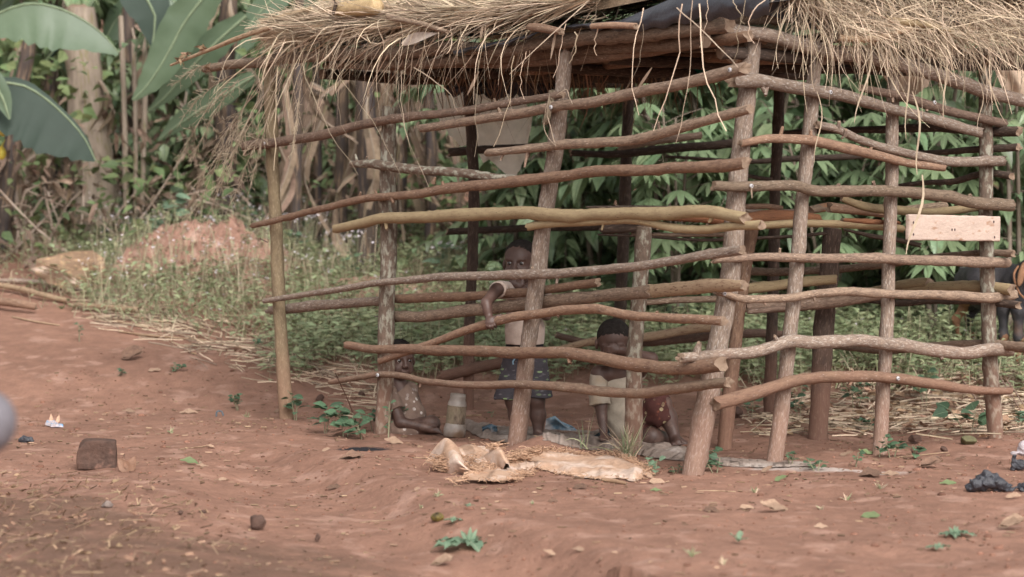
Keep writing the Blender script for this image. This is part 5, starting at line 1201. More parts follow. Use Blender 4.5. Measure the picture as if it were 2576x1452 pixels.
# ---------------------------------------------------------------- people
M['skin'] = mat("dark_skin", rgb(.098, .054, .042), rgb(.072, .040, .032), 12, rough=.5, bump=.12, bscale=90, spec=.45, fine=.1, c3=rgb(.16, .10, .08), c3amt=.12, c3scale=9, bdist=.004)
M['palm'] = mat("palm_skin", rgb(.26, .13, .09), rgb(.20, .10, .07), 12, rough=.6, bump=.1, spec=.3, fine=.1)
M['hair'] = mat("short_hair", rgb(.018, .014, .013), rgb(.03, .024, .021), 60, rough=.9, bump=1.0, bscale=260, fine=.3, bdist=.006)
M['eyewhite'] = mat("eye_white", rgb(.62, .58, .54), rgb(.55, .50, .46), 20, rough=.2, bump=0, fine=0, spec=.6)
M['iris'] = mat("iris", rgb(.012, .008, .006), rgb(.02, .012, .008), 20, rough=.12, bump=0, fine=0, spec=.8)
M['lip'] = mat("lip", rgb(.12, .055, .05), rgb(.09, .045, .04), 20, rough=.45, bump=.1, fine=.1)
M['shirt1'] = mat("dusty_pink_shirt", rgb(.52, .41, .35), rgb(.42, .32, .27), 9, rough=.95, bump=.4, bscale=180, c3=rgb(.30, .19, .14), c3amt=.35, c3scale=6, fine=.12, sheen=.2, bdist=.004)
M['shorts1'] = mat("printed_shorts", rgb(.075, .066, .075), rgb(.055, .05, .058), 9, (1, 1, 2.6), rough=.9, bump=.3, bscale=120, spots=rgb(.30, .42, .20), spotscale=17, spotamt=.26, fine=.1, c3=rgb(.15, .14, .15), c3amt=.2, c3scale=30, bdist=.004)
M['band'] = mat("black_waistband", rgb(.012, .011, .013), rgb(.02, .018, .02), 9, (1, 1, 1), rough=.9, bump=.3, bscale=200)
M['shirt2'] = mat("brown_flower_shirt", rgb(.21, .145, .115), rgb(.165, .11, .088), 9, rough=.95, bump=.4, bscale=160, spots=rgb(.62, .56, .52), spotscale=34, spotamt=.30, fine=.15, c3=rgb(.28, .20, .16), c3amt=.3, c3scale=7, bdist=.004)
M['shirt3'] = mat("beige_shirt", rgb(.38, .325, .26), rgb(.30, .25, .20), 8, rough=.95, bump=.4, bscale=160, c3=rgb(.30, .22, .15), c3amt=.3, c3scale=6, fine=.12, bdist=.004)
M['skirt3'] = mat("maroon_print_skirt", rgb(.085, .032, .027), rgb(.06, .024, .021), 9, rough=.9, bump=.3, bscale=120, spots=rgb(.42, .34, .20), spotscale=26, spotamt=.24, c3=rgb(.20, .07, .04), c3amt=.1, c3scale=26, fine=.15, bdist=.004)
def frame(fwd, up=(0, 0, 1)):
    f = norm(np.array(fwd, float)); x = norm(np.cross(f, np.array(up, float))); u = np.cross(x, f)
    return np.stack([x, f, u], 1)
def add_head(b, c, R, s):
    L = lambda x, y, z: np.array(c) + R @ (np.array([x, y, z]) * s)
    E = lambda p, r, k=.012, op='u': b.ell(L(*p), np.array(r) * s, R, k * s, op)
    E((0, -.010, .026), (.074, .086, .077)); E((0, .018, -.028), (.058, .060, .070), .02)
    E((0, .046, -.080), (.024, .022, .018), .02)
    for x in (-1, 1):
        E((x * .033, .044, -.046), (.026, .024, .027), .02)
        E((x * .028, .064, .018), (.021, .009, .007), .014)
        E((x * .078, -.006, -.012), (.009, .018, .026), .006)
        E((x * .0105, .083, -.031), (.0085, .008, .007), .006)
    b.cone(L(0, .070, .008), L(0, .088, -.024), .006 * s, .0095 * s, .014 * s)
    for x in (-1, 1): E((x * .029, .079, -.001), (.017, .014, .010), .010, 's')
    for x in (-1, 1):
        E((x * .029, .0575, -.001), (.0162, .0162, .0162), .004)
        E((x * .029, .0765, -.001), (.0135, .012, .0075), .003, 's')
    E((0, .079, -.056), (.019, .011, .0070), .006); E((0, .0775, -.066), (.016, .010, .0070), .005)
    b.ell(L(0, .092, -.061), np.array((.013, .010, .0016)) * s, R, .002, 's')
    return L
def face_parts(parent, c, R, s, seed=0, hairthick=.004):
    L = lambda x, y, z: np.array(c) + R @ (np.array([x, y, z]) * s)
    for x in (-1, 1):
        cc = L(x * .029, .0585, -.001); r = .0142 * s; th = np.linspace(0, 2 * np.pi, 20, endpoint=False); ph = np.linspace(.001, np.pi, 14)
        ax = R @ norm(np.array([0, 1, 0.0])); U = R[:, 0]; W = R[:, 2]
        V = np.array([[cc + r * (ax * math.cos(p) + (U * math.cos(t) + W * math.sin(t)) * math.sin(p)) for t in th] for p in ph]); mb = grid(MB(), V, wrap=True)
        q = mb.q[0]; rowi = (q[:, 0] // 20); mb.qm[0][:] = np.where(rowi < 3, 1, 0)
        mb.build("eye", [M['eyewhite'], M['iris']], parent)
    h = Solid(); h.ell(L(0, -.012, .028), np.array((.0760, .0865, .0780)) * s, R, .004).ell(L(0, -.03, -.02), np.array((.066, .062, .07)) * s, R, .01)
    h.half(L(0, .055, .062), R @ np.array([0, .72, -.70]), .012)   # hairline over the forehead
    h.half(L(0, -.02, -.052), R @ np.array([0, .45, -1.0]), .01)
    solid_obj("hair", h, M['hair'], parent, h=.004, disp=wob(.0016, 260, seed), smooth=0)
def hand(b, w, palm, knuckles, tips, r=.0062, k=.003, thumb=None):
    """w wrist, palm centre, four knuckle points and for each finger a list of points; thumb from the side of the palm"""
    b.cone(w, palm, .0155, .0165, .012)
    for kn in knuckles: b.cone(palm, kn, .0125, .0088, .010)
    for kn, tp in zip(knuckles, tips): b.chain([kn] + tp, [r * 1.12] + [r * (1 - .12 * i) for i in range(len(tp))], k)
    if thumb: b.chain(thumb, [.0105, .0078, .0060][:len(thumb)], .005)

def sleeve(parent, a, b_, ra, rb, m, seed=0, flare=.5):
    a = np.array(a, float); b_ = np.array(b_, float); v = norm(b_ - a); s_ = Solid().cone(a, b_ + v * .05, ra, rb + (rb - ra) * flare * .3, .01).half(b_, v, .003)
    solid_obj("sleeve", s_, m, parent, h=.004, disp=wob(.0025, 55, seed))
# ---- the child standing behind the leaning post
def P(px, py, Y): return np.array(at(px, py, Y))
def PK(px, py, Y): return np.array(at(px, py, Y - (.11 if Y > 13.44 else 0)))
Yr = plane_pt(1240, 812, *WALL['A'], .066).y
base = at(1335, 1108, 13.58); base.z = float(TZ(base.x, base.y))
k1 = thing("person", "toddler standing behind the leaning post, dusty pink shirt and green-print shorts, fingers at mouth", "person", tuple(base))
b = Solid(); hc = PK(1309, 660, 13.60); R1 = frame((-.34, -.94, -.03)); add_head(b, hc, R1, 1.04)
b.cone(PK(1311, 695, 13.63), PK(1318, 732, 13.64), .036, .038, .02)
b.ell(PK(1320, 765, 13.64), (.085, .055, .085), None, .03).ell(PK(1320, 828, 13.63), (.086, .066, .085), None, .03).ell(PK(1320, 885, 13.63), (.085, .062, .06), None, .03)
sL, sR = PK(1279, 731, 13.60), PK(1362, 738, 13.64); eL = PK(1223, 762, Yr + .018); wL = PK(1231, 799, Yr + .0)
b.cone(PK(1318, 738, 13.64), sL, .035, .034, .02); b.cone(PK(1320, 738, 13.64), sR, .035, .034, .02)
b.chain([sL, PK(1250, 729, Yr + .085), eL, wL], [.034, .030, .0235, .0165], .012)
b.ell(PK(1226, 778, Yr + .006), (.021, .021, .035), None, .012)
zr = 812
kn = [PK(1225, 812, Yr - .022), PK(1231, 813, Yr - .027), PK(1237, 812, Yr - .028), PK(1243, 809, Yr - .026)]
tp = [[PK(1225, 820, Yr - .026), PK(1227, 827, Yr - .012)], [PK(1231, 822, Yr - .032), PK(1234, 829, Yr - .014)], [PK(1238, 821, Yr - .032), PK(1241, 828, Yr - .014)], [PK(1245, 818, Yr - .03), PK(1248, 824, Yr - .014)]]
hand(b, wL, PK(1233, 806, Yr - .014), kn, tp, thumb=[PK(1238, 801, Yr - .018), PK(1250, 797, Yr - .024), PK(1262, 792, Yr - .020)])
eR = PK(1374, 792, 13.56); wR = PK(1318, 727, 13.495)
b.chain([sR, eR, wR], [.034, .026, .018], .012)
kn = [PK(1307, 712, 13.475), PK(1301, 712, 13.470), PK(1295, 714, 13.468), PK(1290, 717, 13.470)]
tp = [[PK(1303, 704, 13.480), PK(1299, 699, 13.497)], [PK(1295, 705, 13.472), PK(1293, 699, 13.490)], [PK(1288, 708, 13.470), PK(1287, 701, 13.486)], [PK(1283, 713, 13.472), PK(1283, 706, 13.484)]]
hand(b, wR, PK(1305, 721, 13.480), kn, tp, thumb=[PK(1315, 715, 13.478), PK(1314, 706, 13.480), PK(1309, 700, 13.492)])
for sx, kx, ax_, Yk in ((1296, 1290, 1306, 13.62), (1345, 1351, 1354, 13.60)):
    gz = float(TZ(*(PK(ax_, 1100, Yk)[:2])))
    an = PK(ax_, 1090, Yk); an[2] = gz + .04
    b.chain([PK(sx, 900, 13.63), PK(kx, 1008, Yk), PK((kx + ax_) / 2 + 1, 1045, Yk + .01), an], [.052, .035, .036, .0235], .02)
    b.cone(an + [0, .015, -.012], an + [0, -.075, -.022], .024, .017, .012); b.cone(an + [0, .01, -.02], an + [0, .02, -.022], .02, .02, .01)
    for i in range(5):
        t0 = an + [-.020 + i * .010, -.080 + abs(i - 1.5) * .003, -.026]; b.cone(t0, t0 + [0, -.018, -.002], .0068, .0055, .003)
body = solid_obj("body", b, M['skin'], k1, h=.0034); face_parts(k1, hc, R1, 1.04, 3)
s = Solid(); s.ell(PK(1320, 768, 13.64), (.094, .064, .094), None, .03).ell(PK(1320, 830, 13.63), (.097, .077, .105), None, .03).cone(PK(1320, 741, 13.64), sL, .042, .044, .02).cone(PK(1320, 741, 13.64), sR, .042, .044, .02)
ev = norm(eL - sL); sleeve(k1, sL + [.008, 0, 0], PK(1252, 729, Yr + .10), .043, .040, M['shirt1'], 3)
ev2 = norm(eR - sR); s.cone(sR, sR + ev2 * .06, .045, .040, .012); s.cone(PK(1320, 840, 13.63), PK(1320, 878, 13.63), .09, .093, .02)
s.half(PK(1320, 870, 13.5), (0, 0, -1)); s.half(PK(1316, 724, 13.6), (0, -.25, 1), .004)
solid_obj("shirt", s, M['shirt1'], k1, h=.0045, disp=wob(.0022, 42, 5))
s = Solid(); s.ell(PK(1320, 884, 13.63), (.099, .079, .075), None, .03); s.cone(PK(1298, 900, 13.63), PK(1276, 1004, 13.62), .062, .061, .03); s.cone(PK(1343, 900, 13.62), PK(1359, 1008, 13.60), .062, .060, .03)
s.cone(PK(1276, 1004, 13.62), PK(1274, 1030, 13.62), .061, .06); s.cone(PK(1359, 1008, 13.6), PK(1361, 1030, 13.6), .06, .06)
s.half(PK(1320, 1006, 13.5), (.05, 0, -1)); s.half(PK(1320, 884, 13.5), (0, 0, 1))
solid_obj("shorts", s, M['shorts1'], k1, h=.0045, disp=wob(.0035, 38, 6))
s = Solid(); s.ell(PK(1320, 884, 13.63), (.097, .077, .085), None, .03).half(PK(1320, 887, 13.5), (0, 0, -1)).half(PK(1320, 866, 13.5), (0, 0, 1)); solid_obj("waistband", s, M['band'], k1, h=.005)
mb = MB(); pth = catmull([PK(1301, 893, 13.535), PK(1297, 900, 13.53), PK(1290, 910, 13.53), PK(1291, 917, 13.53)], .01); fibers(mb, pth[None], np.full((1, len(pth)), .004), 5, rnd=.5)
M['cord'] = mat("blue_cord", rgb(.22, .36, .46), rgb(.2, .3, .4), 20, rough=.9, bump=0); mb.build("drawstring", M['cord'], k1)

# ---- the child sitting against the spotted post
Y2 = 13.95
base = at(1000, 1098, Y2); base.z = float(TZ(base.x, base.y))
k2 = thing("person", "small child sitting behind the lichen spotted post in a brown flowered outfit, looking out", "person", tuple(base))
b = Solid(); hc2 = P(1006, 904, Y2 + .02); R2 = frame((.40, -.91, -.06)); add_head(b, hc2, R2, .95)
b.cone(P(1003, 935, Y2 + .04), P(1000, 970, Y2 + .04), .036, .038, .02)
gz = float(TZ(*hc2[:2]))
b.ell(P(1005, 1000, Y2 + .03), (.079, .056, .078), None, .03).ell(P(1024, 1042, Y2 + .02), (.080, .068, .075), None, .03).ell(P(1002, 1075, Y2), (.08, .075, .055), None, .03)
sA, sB = P(978, 984, Y2 - .02), P(1034, 980, Y2 + .07); eA = P(1008, 1062, Y2 - .09); wA = P(1078, 1077, Y2 - .12)
b.cone(P(1002, 976, Y2 + .04), sA, .032, .032, .02); b.cone(P(1002, 976, Y2 + .04), sB, .03, .03, .02)
b.chain([sA, eA, wA], [.032, .028, .019], .014)
kn = [P(1092 + i * 2.5, 1077 + i * 3, Y2 - .125 - i * .002) for i in range(4)]
hand(b, wA, P(1086, 1081, Y2 - .12), kn, [[k_ + [.018, -.004, -.004], k_ + [.026, -.004, -.014]] for k_ in kn], thumb=[P(1084, 1076, Y2 - .13), P(1091, 1072, Y2 - .135), P(1097, 1072, Y2 - .135)])
b.chain([sB, P(1052, 1030, Y2 + .1), P(1070, 1065, Y2 + .02)], [.03, .025, .018], .012)
hipA, kneeA = P(1000, 1079, Y2 - .04), P(1086, 1076, Y2 - .07)
kneeA[2] = max(kneeA[2], gz + .045); b.chain([hipA, P(1050, 1077, Y2 - .06), kneeA], [.052, .049, .041], .02)
b.chain([kneeA, P(1060, 1085, Y2 + .10), P(1020, 1088, Y2 + .16)], [.040, .030, .022], .014); b.cone(P(1020, 1088, Y2 + .16), P(1000, 1090, Y2 + .10), .02, .015)
b.chain([P(1010, 1076, Y2 + .06), P(1070, 1072, Y2 + .12), P(1090, 1084, Y2 + .04)], [.05, .038, .028], .02)
solid_obj("body", b, M['skin'], k2, h=.0034); face_parts(k2, hc2, R2, .95, 8)
s = Solid(); s.ell(P(1006, 1003, Y2 + .03), (.090, .067, .085), None, .03).ell(P(1026, 1044, Y2 + .02), (.091, .079, .082), None, .03).ell(P(1002, 1076, Y2), (.09, .083, .06), None, .03)
ev = norm(eA - sA); sleeve(k2, sA + ev * .012, sA + ev * .110, .040, .047, M['shirt2'], 5); s.cone(P(1002, 978, Y2 + .04), sB, .036, .038, .02)
s.half(P(1005, 984, Y2 - .03), (-.45, -.25, .85), .003)
s.cone(hipA, P(1040, 1078, Y2 - .06), .06, .058, .02)
solid_obj("outfit", s, M['shirt2'], k2, h=.0042, disp=wob(.003, 45, 9))

# ---- the child sitting by the platform leg with an arm over the eyes
Y3 = 13.10
base = at(1580, 1125, Y3); base.z = float(TZ(base.x, base.y)); g3 = base.z
k3 = thing("person", "child sitting by the spotted platform leg, forearm over the eyes, beige shirt, maroon skirt", "person", tuple(base))
b = Solid(); hc3 = P(1544, 862, Y3 + .0); R3 = frame((-.08, -.90, -.42)); add_head(b, hc3, R3, 1.03)
b.cone(P(1548, 895, Y3 + .05), P(1553, 932, Y3 + .08), .038, .042, .02)
b.ell(P(1552, 972, Y3 + .10), (.092, .058, .085), None, .03).ell(P(1565, 1035, Y3 + .12), (.082, .07, .09), None, .03).ell(P(1590, 1085, Y3 + .13), (.095, .085, .07), None, .03)
sA, sB = P(1507, 940, Y3 + .05), P(1603, 938, Y3 + .10)
b.cone(P(1552, 940, Y3 + .09), sA, .04, .037, .02); b.cone(P(1552, 940, Y3 + .09), sB, .04, .037, .02)
eA, wA = P(1512, 1022, Y3 + .02), P(1518, 1082, Y3 - .01); wA[2] = max(wA[2], g3 + .05)
b.chain([sA, eA, wA], [.036, .029, .020], .014); pm = wA + [.002, -.015, -.028]
kn = [pm + [-.016 + i * .011, -.022, -.006] for i in range(4)]
hand(b, wA, pm, kn, [[k_ + [0, -.016, -.004], k_ + [0, -.026, -.008]] for k_ in kn], thumb=[pm + [.012, 0, 0], pm + [.024, -.01, -.006], pm + [.03, -.02, -.008]])
eB, wB = P(1638, 903, Y3 + .0), P(1562, 880, Y3 - .095)
b.chain([sB, eB, wB], [.037, .030, .021], .014)
kn = [P(1540, 872 + i * 5.5, Y3 - .118 + i * .002) for i in range(4)]
hand(b, wB, P(1551, 881, Y3 - .108), kn, [[k_ + [-.020, -.002, -.002], k_ + [-.032, .008, -.004], k_ + [-.036, .018, -.004]] for k_ in kn], r=.0068, thumb=[P(1552, 871, Y3 - .11), P(1543, 867, Y3 - .115), P(1535, 867, Y3 - .115)])
knee, ank = P(1664, 1016, Y3 - .02), P(1697, 1108, Y3 - .05); ank[2] = g3 + .045
b.chain([P(1605, 1082, Y3 + .10), knee, knee * .55 + ank * .45 + [.004, .012, 0], ank], [.062, .045, .041, .026], .02)
b.cone(ank + [0, .01, -.015], ank + [.012, -.075, -.024], .026, .020, .012)
for i in range(5):
    t0 = ank + [-.014 + i * .0115, -.086 + abs(i - .6) * .005, -.028]; b.cone(t0, t0 + [.002, -.017, -.001], (.0105, .0072, .007, .0066, .006)[i], (.0092, .0062, .006, .0056, .005)[i], .003)
b.chain([P(1600, 1090, Y3 + .14), P(1640, 1100, Y3 - .02), P(1700, 1112, Y3 + .16), P(1722, 1118, Y3 + .14)], [.06, .046, .03, .02], .02)
solid_obj("body", b, M['skin'], k3, h=.0034); face_parts(k3, hc3, R3, 1.03, 12)
s = Solid(); s.ell(P(1553, 976, Y3 + .10), (.103, .068, .092), None, .03).ell(P(1566, 1036, Y3 + .12), (.093, .08, .095), None, .03).ell(P(1580, 1078, Y3 + .11), (.085, .085, .07), None, .03)
ev = norm(eA - sA); sleeve(k3, sA + [-.004, 0, -.025], sA + ev * .150 + [-.004, 0, 0], .042, .056, M['shirt3'], 4); s.cone(P(1575, 950, Y3 + .09), sB, .03, .042, .02)
s.half(P(1530, 962, Y3), (-.45, -.15, 1), .006)
solid_obj("shirt", s, M['shirt3'], k3, h=.0045, disp=wob(.003, 36, 14))
s = Solid(); s.cone(P(1604, 1082, Y3 + .09), P(1655, 1022, Y3 - .01), .078, .066, .03); s.cone(P(1655, 1022, Y3 - .01), P(1668, 1052, Y3 - .03), .060, .050, .02)
s.cone(P(1605, 1092, Y3 + .10), P(1655, 1105, Y3 - .02), .062, .048, .03); s.half(P(1600, 1000, Y3), (-1, 0, .25), .01)
s.half(P(1676, 1060, Y3), (.55, 0, -.8), .003)
solid_obj("skirt", s, M['skirt3'], k3, h=.0045, disp=wob(.004, 34, 15))

# ---- the goat
M['goat'] = mat("goat_black_coat", rgb(.022, .020, .024), rgb(.04, .035, .036), 14, rough=.6, bump=.5, bscale=90, spec=.35, c3=rgb(.10, .06, .045), c3amt=.2, c3scale=5, fine=.2)
M['goat_tan'] = mat("goat_tan_hair", rgb(.30, .16, .09), rgb(.20, .10, .06), 14, rough=.8, bump=.4, bscale=90, fine=.2)
M['strap'] = mat("tan_tether", rgb(.34, .17, .09), rgb(.26, .13, .08), 20, rough=.8, bump=.2)
f1, f2, h1, h2 = [G(*q) for q in ((2524, 913), (2562, 918), (2419, 884), (2452, 880))]
gt = thing("goat", "black goat with tan lower legs tethered behind the right end post", "goat", tuple(G(2490, 900)))
Yf, Yh = f1.y, h1.y
b = Solid()
b.chain([P(2440, 712, Yh), P(2480, 716, (Yf + Yh) / 2), P(2530, 718, Yf + .12), P(2562, 715, Yf)], [.098, .118, .118, .100], .05)
b.ell(P(2496, 735, (Yf + Yh) / 2), (.14, .12, .115), None, .04)
b.chain([P(2562, 705, Yf), P(2600, 672, Yf - .12), P(2624, 655, Yf - .2)], [.085, .058, .05], .04)
b.chain([P(2624, 652, Yf - .2), P(2652, 676, Yf - .28), P(2668, 694, Yf - .32)], [.05, .036, .026], .02)
for x in (-1, 1): b.chain([P(2622, 640, Yf - .2) + [.02 * x, 0, 0], P(2612, 610, Yf - .15) + [.03 * x, 0, 0]], [.012, .006], .01)
b.chain([P(2432, 690, Yh + .03), P(2420, 678, Yh + .06), P(2414, 690, Yh + .08)], [.022, .018, .012], .01)
for ft, sh, hk in ((f1, P(2530, 745, Yf + .02), None), (f2, P(2560, 745, Yf - .03), None), (h1, P(2436, 745, Yh - .03), 1), (h2, P(2452, 745, Yh + .05), 1)):
    ft = np.array(ft)
    if hk: b.chain([sh, ft + [.045, 0, .30], ft + [-.035, .01, .19], ft + [-.005, 0, .02]], [.07, .042, .021, .015], .03)
    else: b.chain([sh, ft + [0, .01, .30], ft + [0, 0, .16], ft + [0, 0, .02]], [.055, .034, .024, .016], .03)
    b.cone(ft + [0, 0, .02], ft + [.01, -.015, .008], .018, .016, .008)
V, F = b.mesh(.0065, wob(.003, 30, 3), 1); mb = MB(); mb.add(V, q=F, bk=V)
zc = V[F].mean(1); gz_ = TZ(zc[:, 0], zc[:, 1]); mb.qm[0][:] = np.where((zc[:, 2] - gz_ < .15 + .02 * np.sin(zc[:, 0] * 60)) | ((zc[:, 0] < h1.x + .03) & (zc[:, 2] - gz_ < .34)), 1, 0)
mb.build("body", [M['goat'], M['goat_tan']], gt)
s = Solid().ell(P(2570, 690, Yf - .16), (.022, .014, .075), frame((0, -1, .1), (.25, 0, 1)), .01); solid_obj("ear", s, M['goat_tan'], gt, h=.006)
s = Solid().ell(P(2640, 680, Yf - .12), (.022, .014, .07), frame((0, -1, .1), (-.3, 0, 1)), .01); solid_obj("ear", s, M['goat_tan'], gt, h=.006)
pth = catmull([P(2562, 670, Yf - .10), P(2551, 688, Yf - .13), P(2554, 712, Yf - .14), P(2566, 740, Yf - .13), P(2585, 760, Yf - .12), P(2600, 810, Yf - .12), P(2640, 900, Yf - .1)], .02)
mb = MB(); fibers(mb, pth[None], np.full((1, len(pth)), .0065), 6, rnd=.5); mb.build("tether", M['strap'], gt)
# ---------------------------------------------------------------- loose things in the yard
# dusty plastic jar
M['jar'] = mat("dusty_clear_plastic", rgb(.50, .43, .38), rgb(.40, .32, .27), 9, rough=.32, bump=.15, bscale=30, transm=.45, c3=rgb(.30, .19, .13), c3amt=.45, c3scale=8, fine=.2, spec=.5)
M['jarlabel'] = mat("jar_dirt_label", rgb(.17, .14, .09), rgb(.27, .20, .15), 16, (1, 1, .4), rough=.6, bump=.2, c3=rgb(.10, .07, .05), c3amt=.5, c3scale=20)
jp = at(1142, 1101, 13.72); jp.z = float(TZ(jp.x, jp.y)); jr = thing("plastic_jar", "dusty clear plastic jar without a lid beside the seated child", "jar", tuple(jp))
ax = norm(np.array([.10, .0, 1.0])); X = norm(np.cross([0, 1, 0], ax)); Yv = np.cross(ax, X)
def lathe(prof, n=36, sq=0.0):
    th = np.linspace(0, 2 * np.pi, n, endpoint=False); V = []
    for z, r, q in prof: V.append([np.array(jp) + ax * z + (X * math.cos(t) + Yv * math.sin(t)) * r * (1 + q * .12 * (1 / max(abs(math.cos(t + .4)), abs(math.sin(t + .4))) - 1.2)) for t in th])
    return np.array(V)
grid(MB(), lathe([(.004, .0, 0), (.002, .046, 1), (.010, .0535, 1), (.030, .055, 1), (.048, .0545, 1), (.051, .052, 1), (.054, .0525, 1), (.058, .0515, 1), (.068, .0475, 1), (.12, .0465, 1), (.150, .0470, 1), (.166, .047, 1), (.178, .043, .6), (.188, .038, 0), (.191, .039, 0), (.194, .0375, 0), (.198, .0395, 0), (.201, .0375, 0), (.205, .0395, 0), (.208, .0375, 0), (.216, .0375, 0), (.216, .035, 0), (.19, .034, 0), (.165, .043, .7), (.08, .0445, 1), (.03, .050, 1), (.008, .046, 1), (.006, .0, 0)]), wrap=True).build("jar_body", M['jar'], jr)
V = lathe([(.070, .0484, 1), (.10, .0474, 1), (.13, .0474, 1), (.158, .0480, 1)]); grid(MB(), V[:, 18:36]).build("label", M['jarlabel'], jr)

# crumpled sheets: outline given by picture points of the front and back edge lying on the ground
def groundsheet(name, label, cat, front, back, m, amp=.03, seed=0, nx=60, ny=26, freq=6, lift=.004, grp=None, ridges=(), parent=None):
    V = np.zeros((nx, ny, 3)); F_ = catmull([list(G(*p)) for p in front], .02); B_ = catmull([list(G(*p)) for p in back], .02)
    rs_ = np.random.default_rng(seed); je = rs_.normal(0, .006, (nx, 2))
    for i in range(nx):
        u = i / (nx - 1); a = F_[int(u * (len(F_) - 1))]; c = B_[int(u * (len(B_) - 1))]
        for j in range(ny):
            f = j / (ny - 1); x, y = a[0] * (1 - f) + c[0] * f, a[1] * (1 - f) + c[1] * f
            y += je[i, 0] * (f < .02) + je[i, 1] * (f > .98)
            w_ = mnoise.noise(Vector((u * freq, f * freq * .6, seed))); w2 = abs(mnoise.noise(Vector((u * freq * 2.3, f * freq * .9 + u * 3, seed + 5))))
            h_ = amp * (.45 + .6 * w_ + .8 * (.35 - w2)); h_ = max(0, h_) * (sstep(0, .16, f) * .94 + .06) * (sstep(1, .84, f) * .85 + .15)
            for (ru, rf, rh, rw) in ridges: h_ += sstep(0, .2, f) * rh * math.exp(-((u - ru) / rw) ** 2 - ((f - rf) / .35) ** 2)
            V[i, j] = (x, y, float(TZ(x, y)) + lift + h_)
    mb = MB(); grid(mb, V); c = V[nx // 2, ny // 2]
    if m is not None and name:
        o = mb.build(name, m if isinstance(m, list) else [m], parent, origin=None if parent is not None else tuple(c))
        if parent is None: tag(o, label, cat, grp)
        return o, V
    return mb, V
M['burlap'] = mat("burlap", rgb(.52, .345, .245), rgb(.40, .25, .17), 7, rough=.95, bump=.7, bscale=150, c3=rgb(.58, .44, .36), c3amt=.6, c3scale=5, fine=.2, bdist=.006, rnd=.2)
M['fray'] = mat("burlap_fray", rgb(.55, .35, .235), rgb(.42, .26, .17), 20, rough=.9, bump=0, rnd=.25, fine=0)
M['greysack'] = mat("grey_dusty_sack", rgb(.34, .27, .23), rgb(.23, .17, .14), 6, rough=.95, bump=.7, bscale=90, c3=rgb(.42, .35, .31), c3amt=.4, c3scale=4, fine=.2, bdist=.01)
M['bluesack'] = mat("blue_woven_sack", rgb(.12, .21, .29), rgb(.20, .26, .30), 60, (1, 1, 1), rough=.8, bump=.3, c3=rgb(.42, .33, .29), c3amt=.5, c3scale=4, fine=.15)
sk = thing("burlap_sack", "torn frayed orange-brown burlap sack spread on the ground before the shelter", "sack", tuple(G(1400, 1200)))
o1, VA = groundsheet("sheet", None, None, [(1335, 1178), (1400, 1194), (1500, 1208), (1560, 1206), (1590, 1214), (1622, 1205)], [(1300, 1145), (1370, 1138), (1460, 1148), (1540, 1150), (1590, 1165), (1628, 1186)], M['burlap'], .017, 3, 90, 30, 5, .005, parent=sk, ridges=((.25, .35, .018, .22), (.62, .3, .015, .12), (.88, .4, .02, .08)))
o2, VB = groundsheet("sheet", None, None, [(1140, 1222), (1180, 1218), (1240, 1220), (1290, 1216), (1345, 1190)], [(1240, 1190), (1262, 1178), (1290, 1162), (1320, 1152), (1336, 1158)], M['burlap'], .022, 8, 50, 20, 3.0, .016, parent=sk)
o3, VC = groundsheet("sheet", None, None, [(1095, 1188), (1130, 1190), (1180, 1194), (1215, 1196), (1245, 1178)], [(1098, 1165), (1140, 1150), (1180, 1145), (1215, 1142), (1240, 1150)], M['burlap'], .04, 13, 44, 18, 3, .02, parent=sk, ridges=((.6, .4, .035, .25),))
def cowl(pts, wdt, m, seed):   # a stiff fold standing up: outer ridge line with two sagging flanks
    R_ = catmull(pts, .01); n = len(R_); V = np.zeros((n, 17, 3))
    for i in range(n):
        u = i / (n - 1); w_ = wdt * math.sin(math.pi * min(1, .28 + u * .66)) + .012
        for j in range(17):
            a = (j / 16 - .5) * 2 + .25 * mnoise.noise(Vector((u * 3, j * .2, seed))); z = float(TZ(R_[i][0], R_[i][1])); top = R_[i][2]
            V[i, j] = R_[i] + np.array([a * w_, -.03 * (1 - abs(a)) + .045 * abs(a) ** 2, -(abs(a) ** 1.8) * (top - z) * .97]) + np.array([0, 0, .016 * mnoise.noise(Vector((u * 5, a * 2, seed)))])
    grid(MB(), V).build("fold", m, sk)
cowl([at(1100, 1150, 12.35), at(1108, 1118, 12.33), at(1124, 1099, 12.3), at(1136, 1118, 12.2), at(1150, 1155, 12.0), at(1180, 1182, 11.95)], .06, M['burlap'], 1)
cowl([at(1225, 1160, 12.15), at(1238, 1130, 12.15), at(1250, 1122, 12.1), at(1262, 1140, 12.05), at(1275, 1165, 12.0)], .05, M['burlap'], 2)
mb = MB()
def fray(P0, n, L, curl=.5, up=.4):
    P0 = np.asarray(P0); ii = nr.integers(0, len(P0), n); B = P0[ii] + nr.normal(0, .006, (n, 3)); K = 7; T = np.linspace(0, 1, K)[None, :, None]; l = nr.uniform(.4, 1.2, n) * L
    d = randdir(n, -.2, up * 2); d2 = randdir(n, -.5, .5); Pt = B[:, None] + d[:, None] * l[:, None, None] * np.sin(T * 1.6) + d2[:, None] * l[:, None, None] * curl * np.sin(T * 3.5 + nr.uniform(0, 2, (n, 1, 1))); Pt[..., 2] = np.maximum(Pt[..., 2], TZ(Pt[..., 0], Pt[..., 1]) + .003)
    fibers(mb, Pt, np.full((n, K), .0017), 3)
fray(VA[:, -1], 420, .035); fray(VA[:, 0], 90, .02); fray(VA[-1], 40, .03); fray(VB[:, 0], 170, .03); fray(VB[0], 40, .04); fray(VB[:, -1], 170, .04); fray(VC[:, 0], 260, .05, .6, .3); fray(VC[:22, :5].reshape(-1, 3), 240, .04); fray(VC[:, -1], 120, .035)
